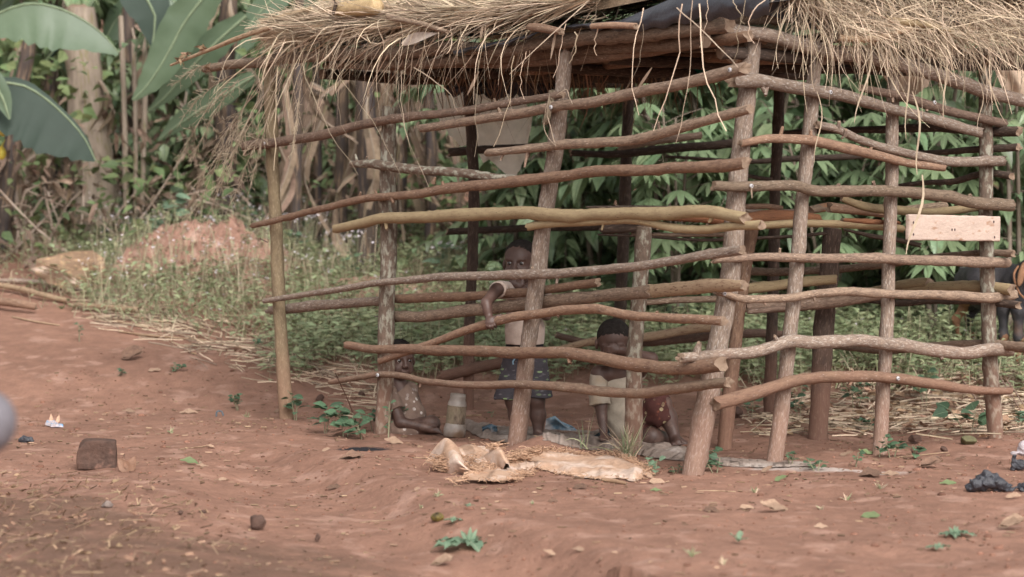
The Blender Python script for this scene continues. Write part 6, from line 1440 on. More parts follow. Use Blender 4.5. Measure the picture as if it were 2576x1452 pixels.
fray([at(1246, 1122, 12.1), at(1240, 1128, 12.1), at(1255, 1130, 12.1)], 60, .04); fray([at(1290, 1158, 12.2), at(1320, 1150, 12.2), at(1345, 1140, 12.2)], 160, .045)
mb.build("frayed_threads", M['fray'], sk, smooth=True)
# charcoal-cracked earth lump lies under; grey mat and woven scraps inside
for i, (fr, bk_, m, a_, lb, ct) in enumerate([
 ([(1168, 1082), (1230, 1108), (1300, 1116), (1380, 1108)], [(1165, 1068), (1230, 1072), (1300, 1082), (1380, 1085)], 'greysack', .035, "dusty grey sacking crumpled on the earth right of the jar", "sacking"),
 ([(1365, 1110), (1440, 1128), (1520, 1136), (1600, 1128)], [(1370, 1080), (1440, 1082), (1520, 1090), (1600, 1098)], 'greysack', .035, "grey crumpled sacking under the leaning hand of the crying child", "sacking"),
 ([(1590, 1140), (1640, 1152), (1700, 1160), (1760, 1162)], [(1610, 1118), (1660, 1126), (1720, 1130), (1770, 1140)], 'greysack', .03, "flat grey sacking under the bare foot by the corner post", "sacking"),
 ([(1790, 1168), (1850, 1176), (1950, 1178), (2050, 1176)], [(1790, 1150), (1860, 1156), (1940, 1160), (2050, 1168)], 'greysack', .008, "thin strip of grey sacking trodden into the earth between the right posts", "sacking")]):
    groundsheet("sacking", lb, ct, fr, bk_, M[m], a_, 30 + i, 60, 24, 4.5, .004, grp="grey sacking on the shelter floor")
rag("woven_scrap", "standing corner of a blue woven sack behind the toddler's bare leg", [(1374, 1054), (1396, 1046), (1412, 1060), (1440, 1072)], [(1368, 1092), (1400, 1094), (1430, 1090), (1450, 1084)], 13.85, M['bluesack'], cat="woven sack", seed=31, jag=2)
rag("woven_scrap", "small blue woven scrap right of the jar", [(1212, 1074), (1235, 1066), (1250, 1072)], [(1214, 1086), (1235, 1088), (1252, 1086)], 13.8, M['bluesack'], cat="woven sack", seed=32, jag=1)
rag("woven_scrap", "dark blue woven rag by the hand of the crying child", [(1495, 1096), (1530, 1072), (1570, 1078)], [(1500, 1108), (1535, 1112), (1575, 1104)], 13.25, mat("dark_blue_rag", rgb(.04, .055, .07), rgb(.10, .13, .15), 40, rough=.8, bump=.3), cat="rag", seed=33, jag=2)
def driftlog(name, label, cat, pts, hw, m, seed, grp=None):
    w_ = []
    for q in pts:
        g_ = G(q[0], q[1]); w_.append(g_)
    rr = [h * p.y / FP for h, p in zip(np.interp(np.linspace(0, 1, len(w_)), np.linspace(0, 1, len(hw)), hw), w_)]
    w_ = [Vector((p.x, p.y, p.z + r * (1.0 if p.y < 15.5 else 1.9))) for p, r in zip(w_, rr)]
    o = tube(MB(), w_, rr, 12, .04, seed=seed, splinter=True).build(name, [M[m], M['cut']], origin=tuple(w_[0])); tag(o, label, cat, grp); return o
driftlog("dry_wood", "grey split driftwood lying on the sacking in front of the crying child", "wood", [(1385, 1090), (1450, 1104), (1530, 1118), (1560, 1120)], [5, 9, 10, 7], 'bark_grey', 501)
driftlog("log", "long pale log lying from the left edge towards the weeds", "log", [(-30, 725), (40, 740), (110, 757), (170, 768)], [6, 8, 7, 6], 'bark_pale', 502, "logs lying on the left")
driftlog("log", "pale log with a sawn end lying in the weeds, right of the long one", "log", [(190, 778), (250, 786), (300, 792), (348, 797)], [6, 7, 8, 9], 'bark_pale', 503, "logs lying on the left")
driftlog("log", "reddish log with a bright cut end at the left edge", "log", [(-40, 770), (0, 780), (60, 787), (86, 790)], [11, 11, 11, 10], 'bark_red', 504, "logs lying on the left")
driftlog("branch", "long thin curved branch crossing the other logs at the left", "branch", [(-30, 716), (40, 716), (110, 720), (180, 733), (250, 748), (320, 768)], [5, 5, 4, 3], 'bark_grey', 505)
driftlog("branch", "thin stick lying in the weeds below the sawn log", "branch", [(330, 805), (380, 812), (430, 822)], [4, 4, 3], 'bark_pale', 506)
for i, (q, hw_, lb) in enumerate([([(225, 800), (300, 815), (370, 828)], 3, "thin pale stalk just below the log with the sawn end"), ([(300, 838), (400, 852), (520, 860)], 3, "long pale stalk along the edge of the straw band"), ([(520, 800), (590, 822), (640, 850)], 3, "pale stalk slanting down through the straw, left of the end post"),
   ([(560, 870), (620, 884), (690, 905)], 3, "pale stalk close to the left side of the end post"), ([(760, 890), (800, 905), (850, 925)], 3, "pale stalk lying right of the end post"), ([(740, 925), (830, 932), (900, 934)], 3, "flat pale stalk low between the two left posts"), ([(30, 800), (80, 812), (150, 822)], 2.4, "thin stalk under the reddish log at the left edge")]):
    driftlog("stalk", lb, "stalk", q, [hw_ * .7, hw_, hw_ * .7], 'bark_pale', 540 + i, "pale stalks at the edge of the straw band")
for i, (a, b_) in enumerate([((1345, 1238), (1385, 1243))]): pass
driftlog("stick", "short thick orange-brown stick under the right end of the burlap", "stick", [(1515, 1212), (1545, 1216), (1575, 1221)], [5, 6, 4], 'bark_olive', 507)
driftlog("stalk", "thin straight yellow stalk on the earth right of the narrow post", "stalk", [(2255, 1152), (2320, 1146), (2385, 1139)], [1.3, 1.5, 1.2], 'bark_pale', 508)
driftlog("stalk", "pale stalk lying behind the jar and the seated child", "stalk", [(1090, 1052), (1140, 1050), (1210, 1046)], [1.5, 2, 1.8], 'bark_pale', 509)
# orange-brown sheet of bark in the weeds
M['tan_sheet'] = mat("tan_bark_sheet", rgb(.30, .20, .135), rgb(.23, .15, .10), 3, (1, 1, 4), rough=.85, bump=.3, fine=.12, c3=rgb(.50, .34, .2), c3amt=.3)
rag("bark_sheet", "big tan sheet of bark or hide standing up in the weeds at the far left", [(92, 652), (130, 645), (150, 638), (185, 632), (232, 630), (262, 650)], [(88, 690), (120, 712), (150, 725), (190, 738), (235, 740), (275, 742)], float(G(180, 735).y), M['tan_sheet'], cat="bark sheet", seed=41, jag=2, dY=.03)
M['sheath'] = mat("pale_sheath", rgb(.60, .47, .38), rgb(.48, .35, .27), 6, rough=.7, bump=.3, fine=.1, transl=.15)
rag("leaf_sheath", "pale curled banana leaf sheath lying over the tan sheet", [(75, 676), (110, 666), (150, 680), (190, 702), (215, 716)], [(80, 679), (110, 688), (145, 700), (180, 712), (212, 722)], float(G(180, 735).y) - .12, M['sheath'], cat="leaf sheath", seed=42, jag=.6, dY=.05)
for i, (px, py, lb) in enumerate([(100, 700, "brown curled dead leaf left of the tan sheet, the larger one"), (62, 676, "greyish curled dead leaf at the left edge of the clearing"), (122, 715, "brown rolled dead leaf below the pale sheath")]):
    p = G(px, py + 12); o = MB(); inst(o, leaf_template(.55, -.3, .9, 8, wave=.05), [p + Vector((0, 0, .03))], (1 if i else -.6, .2, .5), (0, -.4, 1), .16, rnd=.3); q = o.build("dead_leaf", M['deadbanana'], origin=tuple(p)); tag(q, lb, "dead leaf")
# brick and stones
M['brick'] = mat("old_brick", rgb(.115, .066, .05), rgb(.065, .043, .036), 9, rough=.95, bump=.7, bscale=60, c3=rgb(.18, .10, .075), c3amt=.25, c3scale=12, fine=.25, bdist=.01)
def rock(name, label, px, py, wpx, hpx, m, seed, boxy=False, dpx=None, Yov=None, grp=None, cat="stone", rot=.3):
    g_ = G(px, py) if Yov is None else at(px, py, Yov); k = g_.y / FP; w_, h_ = wpx * k / 2, hpx * k / 2; d_ = (dpx or wpx * .8) * k / 2; c = np.array(g_) + [0, d_ * .5, h_ * .9]
    s = Solid()
    if boxy: s.box(c, (w_ * .92, d_, h_ * .95), frame((rot, -1, 0)), k=.01)
    else: s.ell(c, (w_, d_, h_), frame((rot, -1, .2)), .01)
    s.half(c + [w_ * .55, 0, h_ * .6], (1, -.2, .9), .01) if not boxy else s.half(c + [-w_ * .82, 0, h_ * .62], (-1, -.2, .8), .012)
    rs_ = np.random.default_rng(seed * 7)
    if not boxy:
        for _ in range(9):
            n_ = norm(rs_.normal(0, 1, 3) + [0, -.5, .3]); s.half(c + n_ * np.array([w_, d_, h_]) * rs_.uniform(.5, .72), n_, .003)
    h = max(.0035, w_ / 16); sc_ = 2.4 / w_
    o = solid_obj(name, s, m, h=h, disp=wob(w_ * .05, sc_, seed), smooth=1, origin=tuple(g_)); return tag(o, label, cat, grp)
rock("brick", "chipped half brick standing alone on the earth at the lower left", 242, 1178, 104, 76, M['brick'], 3, True, 70, rot=.12, cat="brick")
rock("stone", "fist-sized dark red stone in the foreground left of centre", 644, 1334, 54, 50, M['brick'], 4)
for i, (px, py, w_, h_, lb) in enumerate([(268, 1278, 40, 22, "flat greyish blurred stone left of the reddish pebbles"), (382, 1298, 22, 14, "small dark stone between the brick and the fist-sized stone"), (452, 1296, 26, 14, "small reddish stone just right of a dark one, lower left"), (513, 1291, 34, 8, "thin dark shard right of the small reddish stone"),
    (800, 1366, 22, 30, "small orange chip of brick in the blurred foreground"), (1848, 1054, 62, 34, "rough dark red clod between the corner post and the rear post"), (2302, 1148, 30, 24, "orange brick fragment right of the narrow post"), (2375, 1137, 32, 16, "flat orange brick fragment further right"), (2302, 1118, 44, 32, "brown brick lump at the edge of the leaf litter"), (2440, 1120, 60, 24, "mossy stone under the leafy weed near the right end post"),
    (1600, 1385, 10, 8, "tiny pale pebble"), (1150, 1062, 16, 14, None), (805, 1010, 26, 20, "small dark clod on the bare earth left of the spotted post"), (908, 1000, 30, 18, "dark crumbly clod close to the spotted post")]):
    if lb is None or "tiny" in lb: continue
    rock("stone" if 'clod' not in lb else "earth_clod", lb, px, py, w_, h_, M['brick'] if i not in (0, 9) else mat("stone_" + str(i), rgb(.24, .19, .17) if i == 0 else rgb(.13, .12, .06), rgb(.18, .14, .12) if i == 0 else rgb(.09, .08, .05), 14, rough=.9, bump=.5), 10 + i, cat="stone" if 'clod' not in lb else "clod")
# plastic bags and scraps
M['bagblack'] = mat("black_bag", rgb(.045, .045, .055), rgb(.022, .022, .028), 7, rough=.38, bump=.8, bscale=22, spec=.5, fine=.2, bdist=.02)
M['bagwhite'] = mat("white_bag", rgb(.58, .52, .54), rgb(.48, .42, .43), 9, rough=.45, bump=.5, bscale=30, transl=.3, fine=.1)
M['printpaper'] = mat("printed_wrapper", rgb(.62, .52, .54), rgb(.55, .42, .40), 9, rough=.5, bump=.3, c3=rgb(.10, .35, .58), c3amt=.5, c3scale=30, fine=.1)
g_ = G(2490, 1236); k = g_.y / FP; s = Solid(); g_ = np.array(g_)
for dx, dz, r in ((-38, 8, 14), (-22, 20, 17), (-6, 34, 14), (10, 22, 19), (30, 12, 15), (42, 9, 10), (62, 7, 6), (84, 10, 11)): s.ell(g_ + [dx * k, 0, dz * k], (r * k * 1.3, r * k * 1.3, r * k), None, .012)
s.half(g_ + [0, 0, .001], (0, 0, -1)); o = solid_obj("black_bag", s, M['bagblack'], h=.0042, disp=lambda P_: .010 - np.abs(wob(.014, 62, 5)(P_)) - .6 * np.abs(wob(.009, 120, 6)(P_)), smooth=0, origin=tuple(g_)); tag(o, "crumpled black plastic bag on the earth at the lower right", "plastic bag")
g_ = np.array(G(2566, 1184)); k = g_[1] / FP; s = Solid().ell(g_ + [4 * k, 0, 14 * k], (16 * k, 14 * k, 14 * k)).cone(g_ + [-20 * k, 0, 4 * k], g_ + [-16 * k, 0, 42 * k], 6 * k, 4 * k)
rk = thing("torn_bag", "torn bag, black below and whitish above, at the right edge", "plastic bag", tuple(g_)); solid_obj("black_part", s, M['bagblack'], rk, h=.004, disp=wob(.004, 110, 7), smooth=0)
s = Solid().cone(g_ + [-18 * k, 0, 44 * k], g_ + [26 * k, 0, 46 * k], 5 * k, 7 * k).ell(g_ + [10 * k, 0, 58 * k], (17 * k, 12 * k, 17 * k)); solid_obj("white_part", s, M['bagwhite'], rk, h=.004, disp=wob(.003, 110, 8), smooth=0)
g_ = np.array(G(66, 1114)); k = g_[1] / FP; s = Solid().cone(g_ + [-12 * k, 0, 6 * k], g_ + [12 * k, 0, 6 * k], 8 * k, 7 * k).ell(g_ + [0, 0, 11 * k], (12 * k, 9 * k, 5 * k)); tag(solid_obj("black_scrap", s, M['bagblack'], h=.003, disp=wob(.004, 150, 9), smooth=0, origin=tuple(g_)), "small crumpled black plastic scrap left of the brick", "plastic scrap")
groundsheet("wrapper", "flattened white, pink and blue wrapper on the earth at the far left", "wrapper", [(113, 1072), (130, 1076), (160, 1077)], [(118, 1062), (135, 1060), (150, 1070)], M['printpaper'], .012, 51, 30, 10, 4)
for i, (px, py, dx, lb) in enumerate([(130, 1062, -.1, "tan husk standing behind the wrapper, left one"), (145, 1064, .15, "tan husk with a dark rim behind the wrapper, right one")]):
    p = G(px, py); o = MB(); inst(o, leaf_template(.45, .1, .6, 5), [p], (dx, .1, 1), (0, -1, .2), .045, rnd=.8); tag(o.build("husk", M['burlap'], origin=tuple(p)), lb, "husk")
M['leaftan0'] = mat('orange_film', rgb(.42, .25, .17), rgb(.34, .2, .14), 9, rough=.5, bump=0, transl=.5)
p = G(322, 1186); o = MB(); inst(o, leaf_template(.7, .15, .5, 6, wave=.05), [p, p], [(-.5, 0, .7), (.4, .1, .9)], (0, -1, .3), .075, rnd=.6); tag(o.build("clear_scrap", M['leaftan0'], origin=tuple(p)), "pale orange translucent scrap right of the brick", "plastic scrap")
M['greyblur0'] = mat('blue_grey_strip', rgb(.10, .13, .15), rgb(.08, .1, .12), 9, rough=.6, bump=0)
g_ = np.array(G(552, 1048)); k = g_[1] / FP
mb = MB(); pth = catmull([g_ + [-8 * k, 0, 0], g_ + [-6 * k, 0, 12 * k], g_ + [5 * k, 0, 13 * k], g_ + [10 * k, 0, 2 * k]], .005); fibers(mb, pth[None], np.full((1, len(pth)), .0045), 5); tag(mb.build("bent_wire", M['greyblur0'], origin=tuple(g_)), "small bluish bent strip on the earth in front of the end post", "strip")
g_ = G(1100, 1312); s = Solid().ell(np.array(g_) + [0, 0, .016], (.026, .02, .017)); tag(solid_obj("snail_shell", s, mat("yellow_black_shell", rgb(.03, .02, .015), rgb(.20, .15, .04), 45, rough=.5, bump=.3, fine=.1), h=.003, disp=wob(.0015, 120, 2), origin=tuple(g_)), "small dark and yellow lump behind the foreground weed", "seed pod")
# out of focus thing at the left edge, close to the lens
M['greyblur'] = mat("smooth_grey", rgb(.17, .155, .17), rgb(.14, .13, .145), 6, rough=.6, bump=.1)
Yb = 5.6; c = np.array(at(-30, 1062, Yb)); s = Solid().ell(c, (.045, .05, .058), None, .03).chain([c, c + [-.10, .02, -.03], c + [-.22, .05, -.30], c + [-.24, .05, -c[2] + terr(c[0] - .24, Yb) - .0]], [.05, .045, .05, .06], .04)
tag(solid_obj("grey_post", s, M['greyblur'], h=.01, origin=(c[0] - .24, c[1], 0)), "smooth grey rounded thing cut off and blurred at the left edge", "grey post")

# ---------------------------------------------------------------- small plants, each its own thing
M['herb'] = mat("herb_leaf", rgb(.105, .175, .10), rgb(.07, .125, .07), 6, coord='bk', rough=.55, bump=0, rnd=.3, rhue=.015, transl=.3, fine=.12, spec=.35, vein=rgb(.17, .25, .15))
M['herb_pale'] = mat("herb_leaf_pale", rgb(.20, .29, .19), rgb(.14, .21, .14), 6, coord='bk', rough=.6, bump=0, rnd=.2, transl=.3, fine=.12, vein=rgb(.3, .36, .25))
BROAD = leaf_template(.80, .22, .18, 6, wave=.02, pw=.75); NARR = leaf_template(.32, .3, .25, 6, wave=.03, pw=.9)
def herb(label, px, py, hpx, wpx, leafpx, n, seed, m='herb', tpl=None, cat="weed", name="leafy_weed", grp="leafy weeds around the shelter", stems=None, Yov=None):
    g_ = G(px, py) if Yov is None else at(px, py, Yov); k = g_.y / FP; rs_ = np.random.default_rng(seed); root = thing(name, label, cat, tuple(g_), grp); st = MB(); fo_ = MB(); g_ = np.array(g_)
    ns = stems or max(2, int(wpx / 28))
    for s in range(ns):
        e = g_ + np.array([rs_.uniform(-.5, .5) * wpx * k, rs_.uniform(-.4, .4) * wpx * k * .6, rs_.uniform(.65, 1) * hpx * k]); T = np.linspace(0, 1, 6)[:, None]
        b0 = g_ + (e - g_) * [.25, .25, 0]; Pp = b0 * (1 - T) + e * T; Pp[:, 2] = g_[2] - .01 + (e[2] - g_[2] + .01) * T[:, 0] ** .8
        fibers(st, Pp[None], np.linspace(.0032, .0015, 6)[None], 4, rnd=.3)
        q = max(2, n // ns); tt = rs_.uniform(.25, 1, q) ** .8; B = np.stack([np.interp(tt, T[:, 0], Pp[:, c]) for c in range(3)], -1); a = rs_.uniform(0, 6.28, q)
        d = np.stack([np.cos(a), np.sin(a), rs_.uniform(-.1, .6, q)], -1); pe = B + d * leafpx * k * .25
        fibers(st, np.stack([B, pe], 1), np.full((q, 2), .0012), 3, rnd=.5)
        inst(fo_, tpl or BROAD, pe, d, norm(rs_.normal(0, .3, (q, 3)) + [0, -.35, 1]), leafpx * k * rs_.uniform(.55, 1.15, q), rnd=rs_.uniform(0, 1, q))
    st.build("stem", M['weedstem'], root); fo_.build("foliage", M[m], root); return root
for i, a in enumerate([
 ("broad-leaved weed growing against the foot of the yellowish end post", 745, 1058, 70, 45, 30, 12), ("toothed-leaf weed standing left in the clump between the two left posts", 815, 1092, 75, 60, 36, 16),
 ("low spreading toothed weed in the middle of the clump before the spotted post", 868, 1098, 75, 70, 32, 22), ("broad glossy weed at the front of the clump left of the spotted post", 915, 1106, 55, 50, 34, 12),
 ("leafy weed touching the left side of the spotted post", 940, 1085, 62, 45, 34, 12), ("green weed growing between the spotted post and the seated child", 1000, 1088, 85, 30, 28, 14),
 ("small white-flowered weed in front of the spotted post", 975, 1108, 100, 26, 16, 12), ("pale green seedling clump at the foot of the corner post on its right", 1800, 1190, 40, 80, 22, 20),
 ("upright seedling right of the corner post", 1785, 1168, 46, 34, 26, 8), ("two-leaved seedling between burlap and corner post", 1645, 1195, 46, 36, 26, 10), ("tiny weeds left of the corner post foot", 1700, 1190, 25, 60, 14, 16),
 ("small dark weed right of the second post from the corner", 2055, 1185, 32, 42, 24, 10), ("low weed between the second and third posts of the right wall", 1990, 1172, 40, 34, 18, 12), ("thin seedling before the narrow post", 2150, 1175, 40, 26, 18, 8),
 ("bushy weed at the right foot of the narrow post", 2245, 1150, 62, 60, 26, 20), ("pale seedling at the left foot of the narrow post", 2207, 1150, 40, 30, 20, 8), ("drooping seedling alone right of the narrow post", 2305, 1155, 42, 34, 28, 7),
 ("big-leaved weed before the right end post", 2440, 1090, 80, 110, 46, 16), ("blue-green weed at the far right edge", 2560, 1080, 60, 60, 34, 12), ("climbing herb up the foot of the right end post", 2500, 1085, 75, 22, 16, 12),
 ("weed clump behind the bow-shaped rail", 2150, 1040, 110, 70, 26, 26), ("tall weed behind the narrow post, right side", 2330, 1020, 90, 70, 26, 22), ("weed tuft behind the slanting second post", 2010, 1060, 95, 40, 22, 18), ("dark weed beside the rough clod", 1890, 1048, 40, 40, 26, 12),
 ("dark green weed at the edge of the leaf litter", 2180, 1085, 45, 50, 26, 16), ("small bushy weed on the open earth left of the shelter", 600, 1032, 52, 50, 14, 34), ("tiny weed on the bare yard under the logs", 200, 860, 60, 22, 12, 12), ("small weed by the grass edge left of the shelter", 655, 880, 30, 36, 14, 14),
 ("low weed under the dark dead leaf", 430, 935, 22, 60, 12, 20), ("seedlings on the mound side of the yard", 290, 945, 18, 60, 12, 14), ("small green weed in front of the sitting child's knee", 1235, 1050, 20, 20, 12, 6)]):
    herb(*a, seed=600 + i, m='herb' if i not in (9, 18) else 'herb_pale')
# rosettes in the foreground
def rosette(label, px, py, rpx, n, seed, m='herb_pale', up=.16):
    g_ = np.array(G(px, py)); k = g_[1] / FP; rs_ = np.random.default_rng(seed); root = thing("rosette_weed", label, "weed", tuple(g_), "rosette weeds in the foreground"); mb = MB(); a = np.linspace(0, 6.28, n, endpoint=False) + rs_.normal(0, .2, n)
    inst(mb, leaf_template(.46, .22, .3, 8, wave=.06, pw=1.25), np.repeat(g_[None] + [0, 0, .012], n, 0), np.stack([np.cos(a), np.sin(a), rs_.uniform(up * .3, up * 1.6, n)], -1), (0, 0, 1), rpx * k * rs_.uniform(.75, 1.1, n), rnd=rs_.uniform(0, 1, n))
    q = g_ + [0, 0, .01]; inst(mb, NARR, [q, q, q], [(.5, 0, .8), (-.6, .1, .8), (.1, -.2, 1)], (0, -1, 0), rpx * k * .42, rnd=.7); mb.build("foliage", M[m], root); return root
rosette("grey-green rosette weed with long toothed leaves in the middle foreground", 1180, 1372, 92, 9, 1)
rosette("blurred rosette weed near the lower right corner, larger one", 2400, 1350, 52, 8, 2); rosette("blurred low rosette weed at the lower right, nearer one", 2360, 1385, 36, 7, 3)
rosette("small sprig beside the dark and yellow lump", 1140, 1316, 30, 5, 4); rosette("tiny two-leaved seedling in the blurred right foreground", 1858, 1370, 34, 4, 5, up=1.4); rosette("tiny seedling behind the foreground rosette", 1180, 1280, 22, 4, 6)
# grass tufts
def tuft(label, px, py, hpx, n, seed, spread=.5, dry=.3, Yov=None):
    g_ = np.array(G(px, py) if Yov is None else at(px, py, Yov)); k = g_[1] / FP; root = thing("grass_tuft", label, "grass tuft", tuple(g_), "grass tufts"); st = np.random.default_rng(seed); mb = MB()
    d = norm(np.stack([st.normal(0, spread, n), st.normal(0, spread * .6, n), np.ones(n)], -1)); L = hpx * k * st.uniform(.4, 1.1, n); T = np.linspace(0, 1, 6)[None, :, None]
    Pp = g_[None, None] + st.normal(0, hpx * k * .08, (n, 1, 3)) * [1, 1, 0] + d[:, None] * L[:, None, None] * T; Pp[..., 2] -= T[..., 0] ** 2 * L[:, None] * st.uniform(0, .6, n)[:, None]
    R_ = np.array([.0022, .0024, .002, .0016, .001, .0003])[None].repeat(n, 0); c = st.uniform(size=n) < dry
    fibers(mb, Pp[~c], R_[~c], 2, mat=0); fibers(mb, Pp[c], R_[c], 2, mat=1) if c.any() else None
    mb.build("blades", [M['weed'], M['straw']], root); return root
tuft("tall wiry grass tuft at the foot of the spotted platform leg", 1575, 1150, 120, 110, 1, .45, .5); tuft("thin grass shoots leaning right of the toddler's leg", 1470, 1130, 110, 12, 2, .3, .1)
for i, (px, py, h, n, lb) in enumerate([(2840 * .6, 1255, 24, 22, None), (1900, 1240, 22, 24, "little grass tuft on the open earth right of the corner post"), (2215, 1230, 26, 24, "little brownish grass tuft on the earth below the narrow post"), (2130, 1258, 26, 18, "sparse grass tuft on the open earth at the lower right"), (2065, 1282, 18, 18, "low grass tuft near the yellow-green leaf"), (1060, 1280, 16, 16, "tiny grass tuft right of the eroded bank"), (1100, 1250, 26, 20, "pale dry tuft in front of the burlap"), (430, 1090, 20, 20, "tiny grass tuft on the bank left of the end post"), (620, 1050, 18, 22, "dry tuft under the small bushy weed"), (1340, 1268, 14, 14, "greenish scrap of grass below the burlap"), (500, 1170, 24, 16, "wispy grass right of the brick"), (1740, 1400, 36, 22, "blurred grass tuft in the near foreground, left one"), (1820, 1420, 26, 20, "blurred grass tuft in the near foreground, right one")]):
    if lb: tuft(lb, px, py, h, n, 20 + i, .6, .45)
# tall flowering weeds by the mound
for i, (px, py, h, lb) in enumerate([(330, 640, 90, "flowering weed at the left end of the mound"), (385, 650, 110, "flowering weed left of the tall green seedling"), (420, 700, 225, "tall seedling with pale green leaves rising above the mound"), (470, 640, 120, "flowering weed on the top left of the mound"), (545, 655, 110, "flowering weed at the top of the mound"), (600, 650, 170, "tallest flowering weed behind the mound"), (650, 650, 140, "flowering weed at the right end of the mound"), (695, 690, 150, "flowering weed close to the end post, left side"), (770, 700, 170, "feathery weed right of the end post"), (880, 740, 160, "wiry weed between the two left posts"), (1130, 700, 90, "weed clump behind the dark rear post"), (1120, 720, 110, "broad-leaved seedling left of the dark rear post")]):
    r = herb(lb, px, py, h, 60, 20 if i not in (2, 11) else 46, 16, 700 + i, m='herb_pale' if i in (2, 11) else 'herb', grp="tall weeds by the mound", name="tall_weed")
    mb = MB(); g_ = np.array(r.location); k = g_[1] / FP; N_ = 16; c = g_ + nr.normal(0, 1, (N_, 3)) * [24 * k, 20 * k, 8 * k] + [0, 0, h * k * .92]
    for _ in range(4): inst(mb, LW, c, randdir(N_, .0, 1.5), (0, 0, 1), nr.uniform(.018, .03, N_))
    fibers(mb, np.stack([g_ + (c - g_) * [.5, .5, .3], c], 1), np.full((N_, 2), .0015), 3)
    mb.qm[-1][:] = 1
    if i != 2: mb.build("flower_heads", [M['flower'], M['weedstem']], r)
# fallen leaves and chips worth naming
M['leafgreen'] = mat("fallen_green", rgb(.22, .27, .13), rgb(.16, .20, .10), 9, coord='bk', rough=.6, bump=0, rnd=.2, transl=.2, fine=.2)
M['leaftan'] = mat("fallen_tan", rgb(.38, .26, .185), rgb(.28, .18, .125), 9, coord='bk', rough=.8, bump=.2, rnd=.25, transl=.15, fine=.2)
M['leafbrown'] = mat("fallen_brown", rgb(.22, .13, .09), rgb(.13, .08, .06), 9, coord='bk', rough=.8, bump=.3, rnd=.3, fine=.25)
for i, (px, py, L, m, tl, lb) in enumerate([
 (2085 - 140, 1290, 66, 'leaftan', .3, "large pale pinkish dry leaf on the open earth at the lower right"), (1880, 1281, 42, 'leaftan', .2, "small tan leaf left of the large pale dry leaf"), (2190, 1302, 52, 'leafgreen', .15, "yellow-green leaf lying at the lower right"), (1790, 1288, 46, 'leafbrown', .1, "dark curled leaf left of the small tan leaf"),
 (1965, 1212, 36, 'leafgreen', .5, "curled green leaf on the earth in front of the second right post"), (1930, 1190, 34, 'leaftan', .5, "round tan leaf at the foot of the second right post"), (2385, 1218, 44, 'leafgreen', .2, "green folded leaf left of the black bag"), (1628, 1205, 32, 'leaftan', .6, "tan leaf standing at the right tip of the burlap"),
 (1655, 1215, 48, 'leaftan', .1, "yellowish leaf right of the burlap"), (1650, 1236, 30, 'leafgreen', .1, "small bright green leaf below the burlap tip"), (620 - 0, 1172, 0, None, 0, None), (475, 1168, 46, 'leafgreen', .35, "curled pale green leaf on the eroded bank"), (510, 1175, 30, 'leaftan', .3, "small tan leaf beside the curled pale green one"),
 (475, 1040, 48, 'leaftan', .25, "dry curled leaf on the earth left of the end post"), (325, 1040, 34, 'leaftan', .2, "pale curled leaf on the yard right of the wrapper"), (255, 1060, 16, 'leaftan', .2, "small tan chip above the brick"), (335, 905, 60, 'leafbrown', .9, "big dark curled dead leaf on the bare yard at the left"), (390, 935, 38, 'leaftan', .1, "flat pale leaf right of the dark curled one"),
 (990, 1117, 48, 'leaftan', .35, "orange-tan leaf in front of the spotted post"), (820, 1138, 24, 'leaftan', .4, "tan leaf at the left end of the charcoal patch"), (880, 1155, 56, 'leafbrown', .15, "curled brown strip below the charcoal patch"), (1385, 1402, 40, 'leaftan', .3, "blurred tan splinter upright in the foreground"), (1455, 1390, 34, 'leaftan', .4, "blurred pinkish chip in the foreground"), (1110, 1425, 60, 'leaftan', .2, "blurred tan leaf at the bottom edge"),
 (2180, 1198, 66, 'leafbrown', .15, "long brown curled leaf right of the ash streak"), (2340, 1178, 62, 'leafbrown', .2, "reddish brown dry leaf under the drooping seedling"), (2130, 1148, 40, 'leaftan', .2, "pale folded leaf right of the second post"), (2180, 1155 - 12, 44, 'leafgreen', .1, "grey-green leaf left of the narrow post"), (1990, 1160, 50, 'leafbrown', .2, "dark crumpled leaf beside the second right post"), (2540, 1330, 66, 'leaftan', .15, "pale straw-like scrap at the right edge"),
 (2550, 1255, 44, 'leaftan', .6, "tan leaf leaning on the tail of the black bag"), (2240, 1195, 44, 'leaftan', .1, "pale wood chip near the brown curled leaf"), (1345, 1242, 14, 'leaftan', .3, "tiny white chip below the burlap"), (1388, 1264, 34, 'leafbrown', .1, "short dry stalk piece below the burlap"), (1460, 1230, 40, 'leafbrown', .1, "dark twig piece below the burlap"), (735, 1215, 20, 'leafbrown', .3, "small brown chip right on the eroded bank"),
 (560, 1210, 24, 'leaftan', .3, "small pale curled leaf below the curled green leaf"), (1195, 1040, 0, None, 0, None), (2065, 1328, 36, 'leaftan', .2, "faint tan scrap in the blurred right foreground"), (1870, 1022, 22, 'leafgreen', .5, None), (840, 1230, 40, 'leafbrown', .1, "thin dark twig at the crest of the bank"), (1050, 1235, 18, 'leaftan', .7, "tiny pointed brown chip in front of the burlap"),
 (700, 1040, 26, 'leaftan', .2, "whitish translucent scrap in front of the end post"), (530, 1128, 22, 'leaftan', .2, "pale bent straw on the crest of the bank"), (940, 1130, 12, 'leaftan', .3, None), (845, 1098, 50, 'leafbrown', .3, "brown dead leaf under the clump of weeds"), (2415, 1160, 30, 'leafbrown', .2, "thin brown leaf on the earth before the right end post")]):
    if not lb or not m: continue
    g_ = G(px, py); k = g_.y / FP; rs_ = np.random.default_rng(900 + i); a = rs_.uniform(-.4, .4) + (math.pi if rs_.uniform() < .5 else 0); mb = MB()
    if abs(tl) > .8: a = 0
    n = 1 if L < 55 else 2
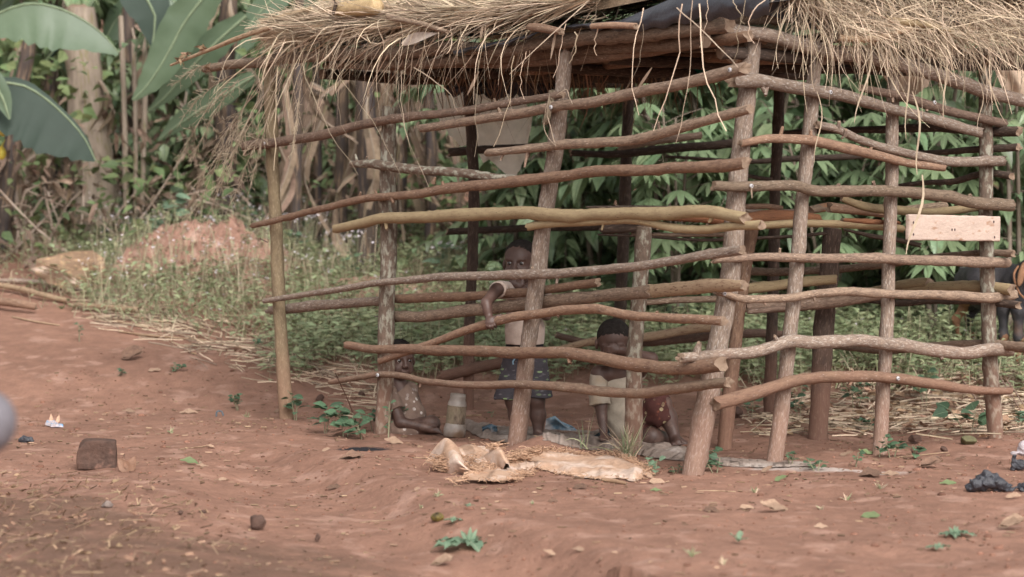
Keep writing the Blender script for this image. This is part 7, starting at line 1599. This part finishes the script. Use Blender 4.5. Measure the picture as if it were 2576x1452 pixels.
    for q in range(n): inst(mb, leaf_template(rs_.uniform(.35, .6), rs_.uniform(-.35, .25), rs_.uniform(.2, .8), 6, wave=.05, pw=rs_.uniform(.7, 1.1)), [g_ + Vector((-math.cos(a) * L * k * .5 + q * .01, 0, .004 + q * .008))], (math.cos(a + q * .5), math.sin(a + q * .5) * .5, tl * .5), (0, -.5 - tl * .6, 1), L * k, rnd=rs_.uniform())
    o = mb.build("fallen_leaf" if ('leaf' in lb) else "chip", M[m], origin=tuple(g_)); tag(o, lb, "leaf" if 'leaf' in lb else "chip", "fallen leaves and chips")
for i, (px0, py0, px1, py1, lb) in enumerate([(450, 1132, 520, 1126, "long thin straw on the earth right of the brick"), (1755, 1236, 1850, 1238, "pale straw lying in front of the corner post"), (1500, 1200, 1505, 1200, None), (905, 1316, 990, 1310, "blurred yellow straw in the lower middle"), (1040, 1152, 1095, 1158, "pale stalks at the left tip of the burlap")]):
    if lb: driftlog("straw", lb, "straw", [(px0, py0), ((px0 + px1) / 2, (py0 + py1) / 2 - 1), (px1, py1)], [1.2, 1.4, 1], 'bark_pale', 520 + i, "single straws on the earth")
# thin dark rod stuck in the weed clump
a, b_ = G(905, 1085), at(843, 938, 13.35); tag(tube(MB(), [a, (Vector(a) + b_) / 2 + Vector((.006, 0, 0)), b_], [.0035, .003, .0025], 6, .05, bump=.05, seed=71).build("thin_rod", [M['bark_dark'], M['cut']], origin=tuple(a)), "thin dark twig leaning up out of the weed clump left of the spotted post", "twig")
a, b_ = at(770, 1042, 13.4), at(900, 1070, 13.3); a.z = float(TZ(a.x, a.y)) + .05; tag(tube(MB(), [a, (Vector(a) + b_) / 2 + Vector((0, 0, -.02)), b_], [.003, .003, .003], 6, .05, bump=.05, seed=72).build("creeper_stem", [M['bark_dark'], M['cut']], origin=tuple(a)), "thin creeping stem running between the two left posts", "twig")
# sheaf of thin brush sticks leaning at the far right
for i, (x0, y0, x1, y1, lb) in enumerate([(2420, 1000, 2500, 1080, "thin grey twig lying against the right end post, lowest"), (2500, 970, 2590, 1075, "thin grey twig right of the end post, steep"), (2530, 1000, 2600, 1060, "thin grey twig at the right edge, short"), (2360, 965, 2365, 925, "upright forked twig behind the right rails")]):
    p0, p1 = G(x0, max(y0, 960)), G(x1, max(y1, 960)); p0 = Vector(p0) + Vector((0, 0, .10 if i < 3 else 0)); p1 = Vector(p1) + Vector((0, 0, .0)) if i < 3 else at(x1, y1, p0.y)
    tag(tube(MB(), [p0, (p0 + p1) / 2 + Vector((0, 0, .01)), p1], [.005, .004, .003], 6, .06, seed=80 + i).build("twig", [M['bark_grey'], M['cut']], origin=tuple(p1)), lb, "twig", "twigs at the right")
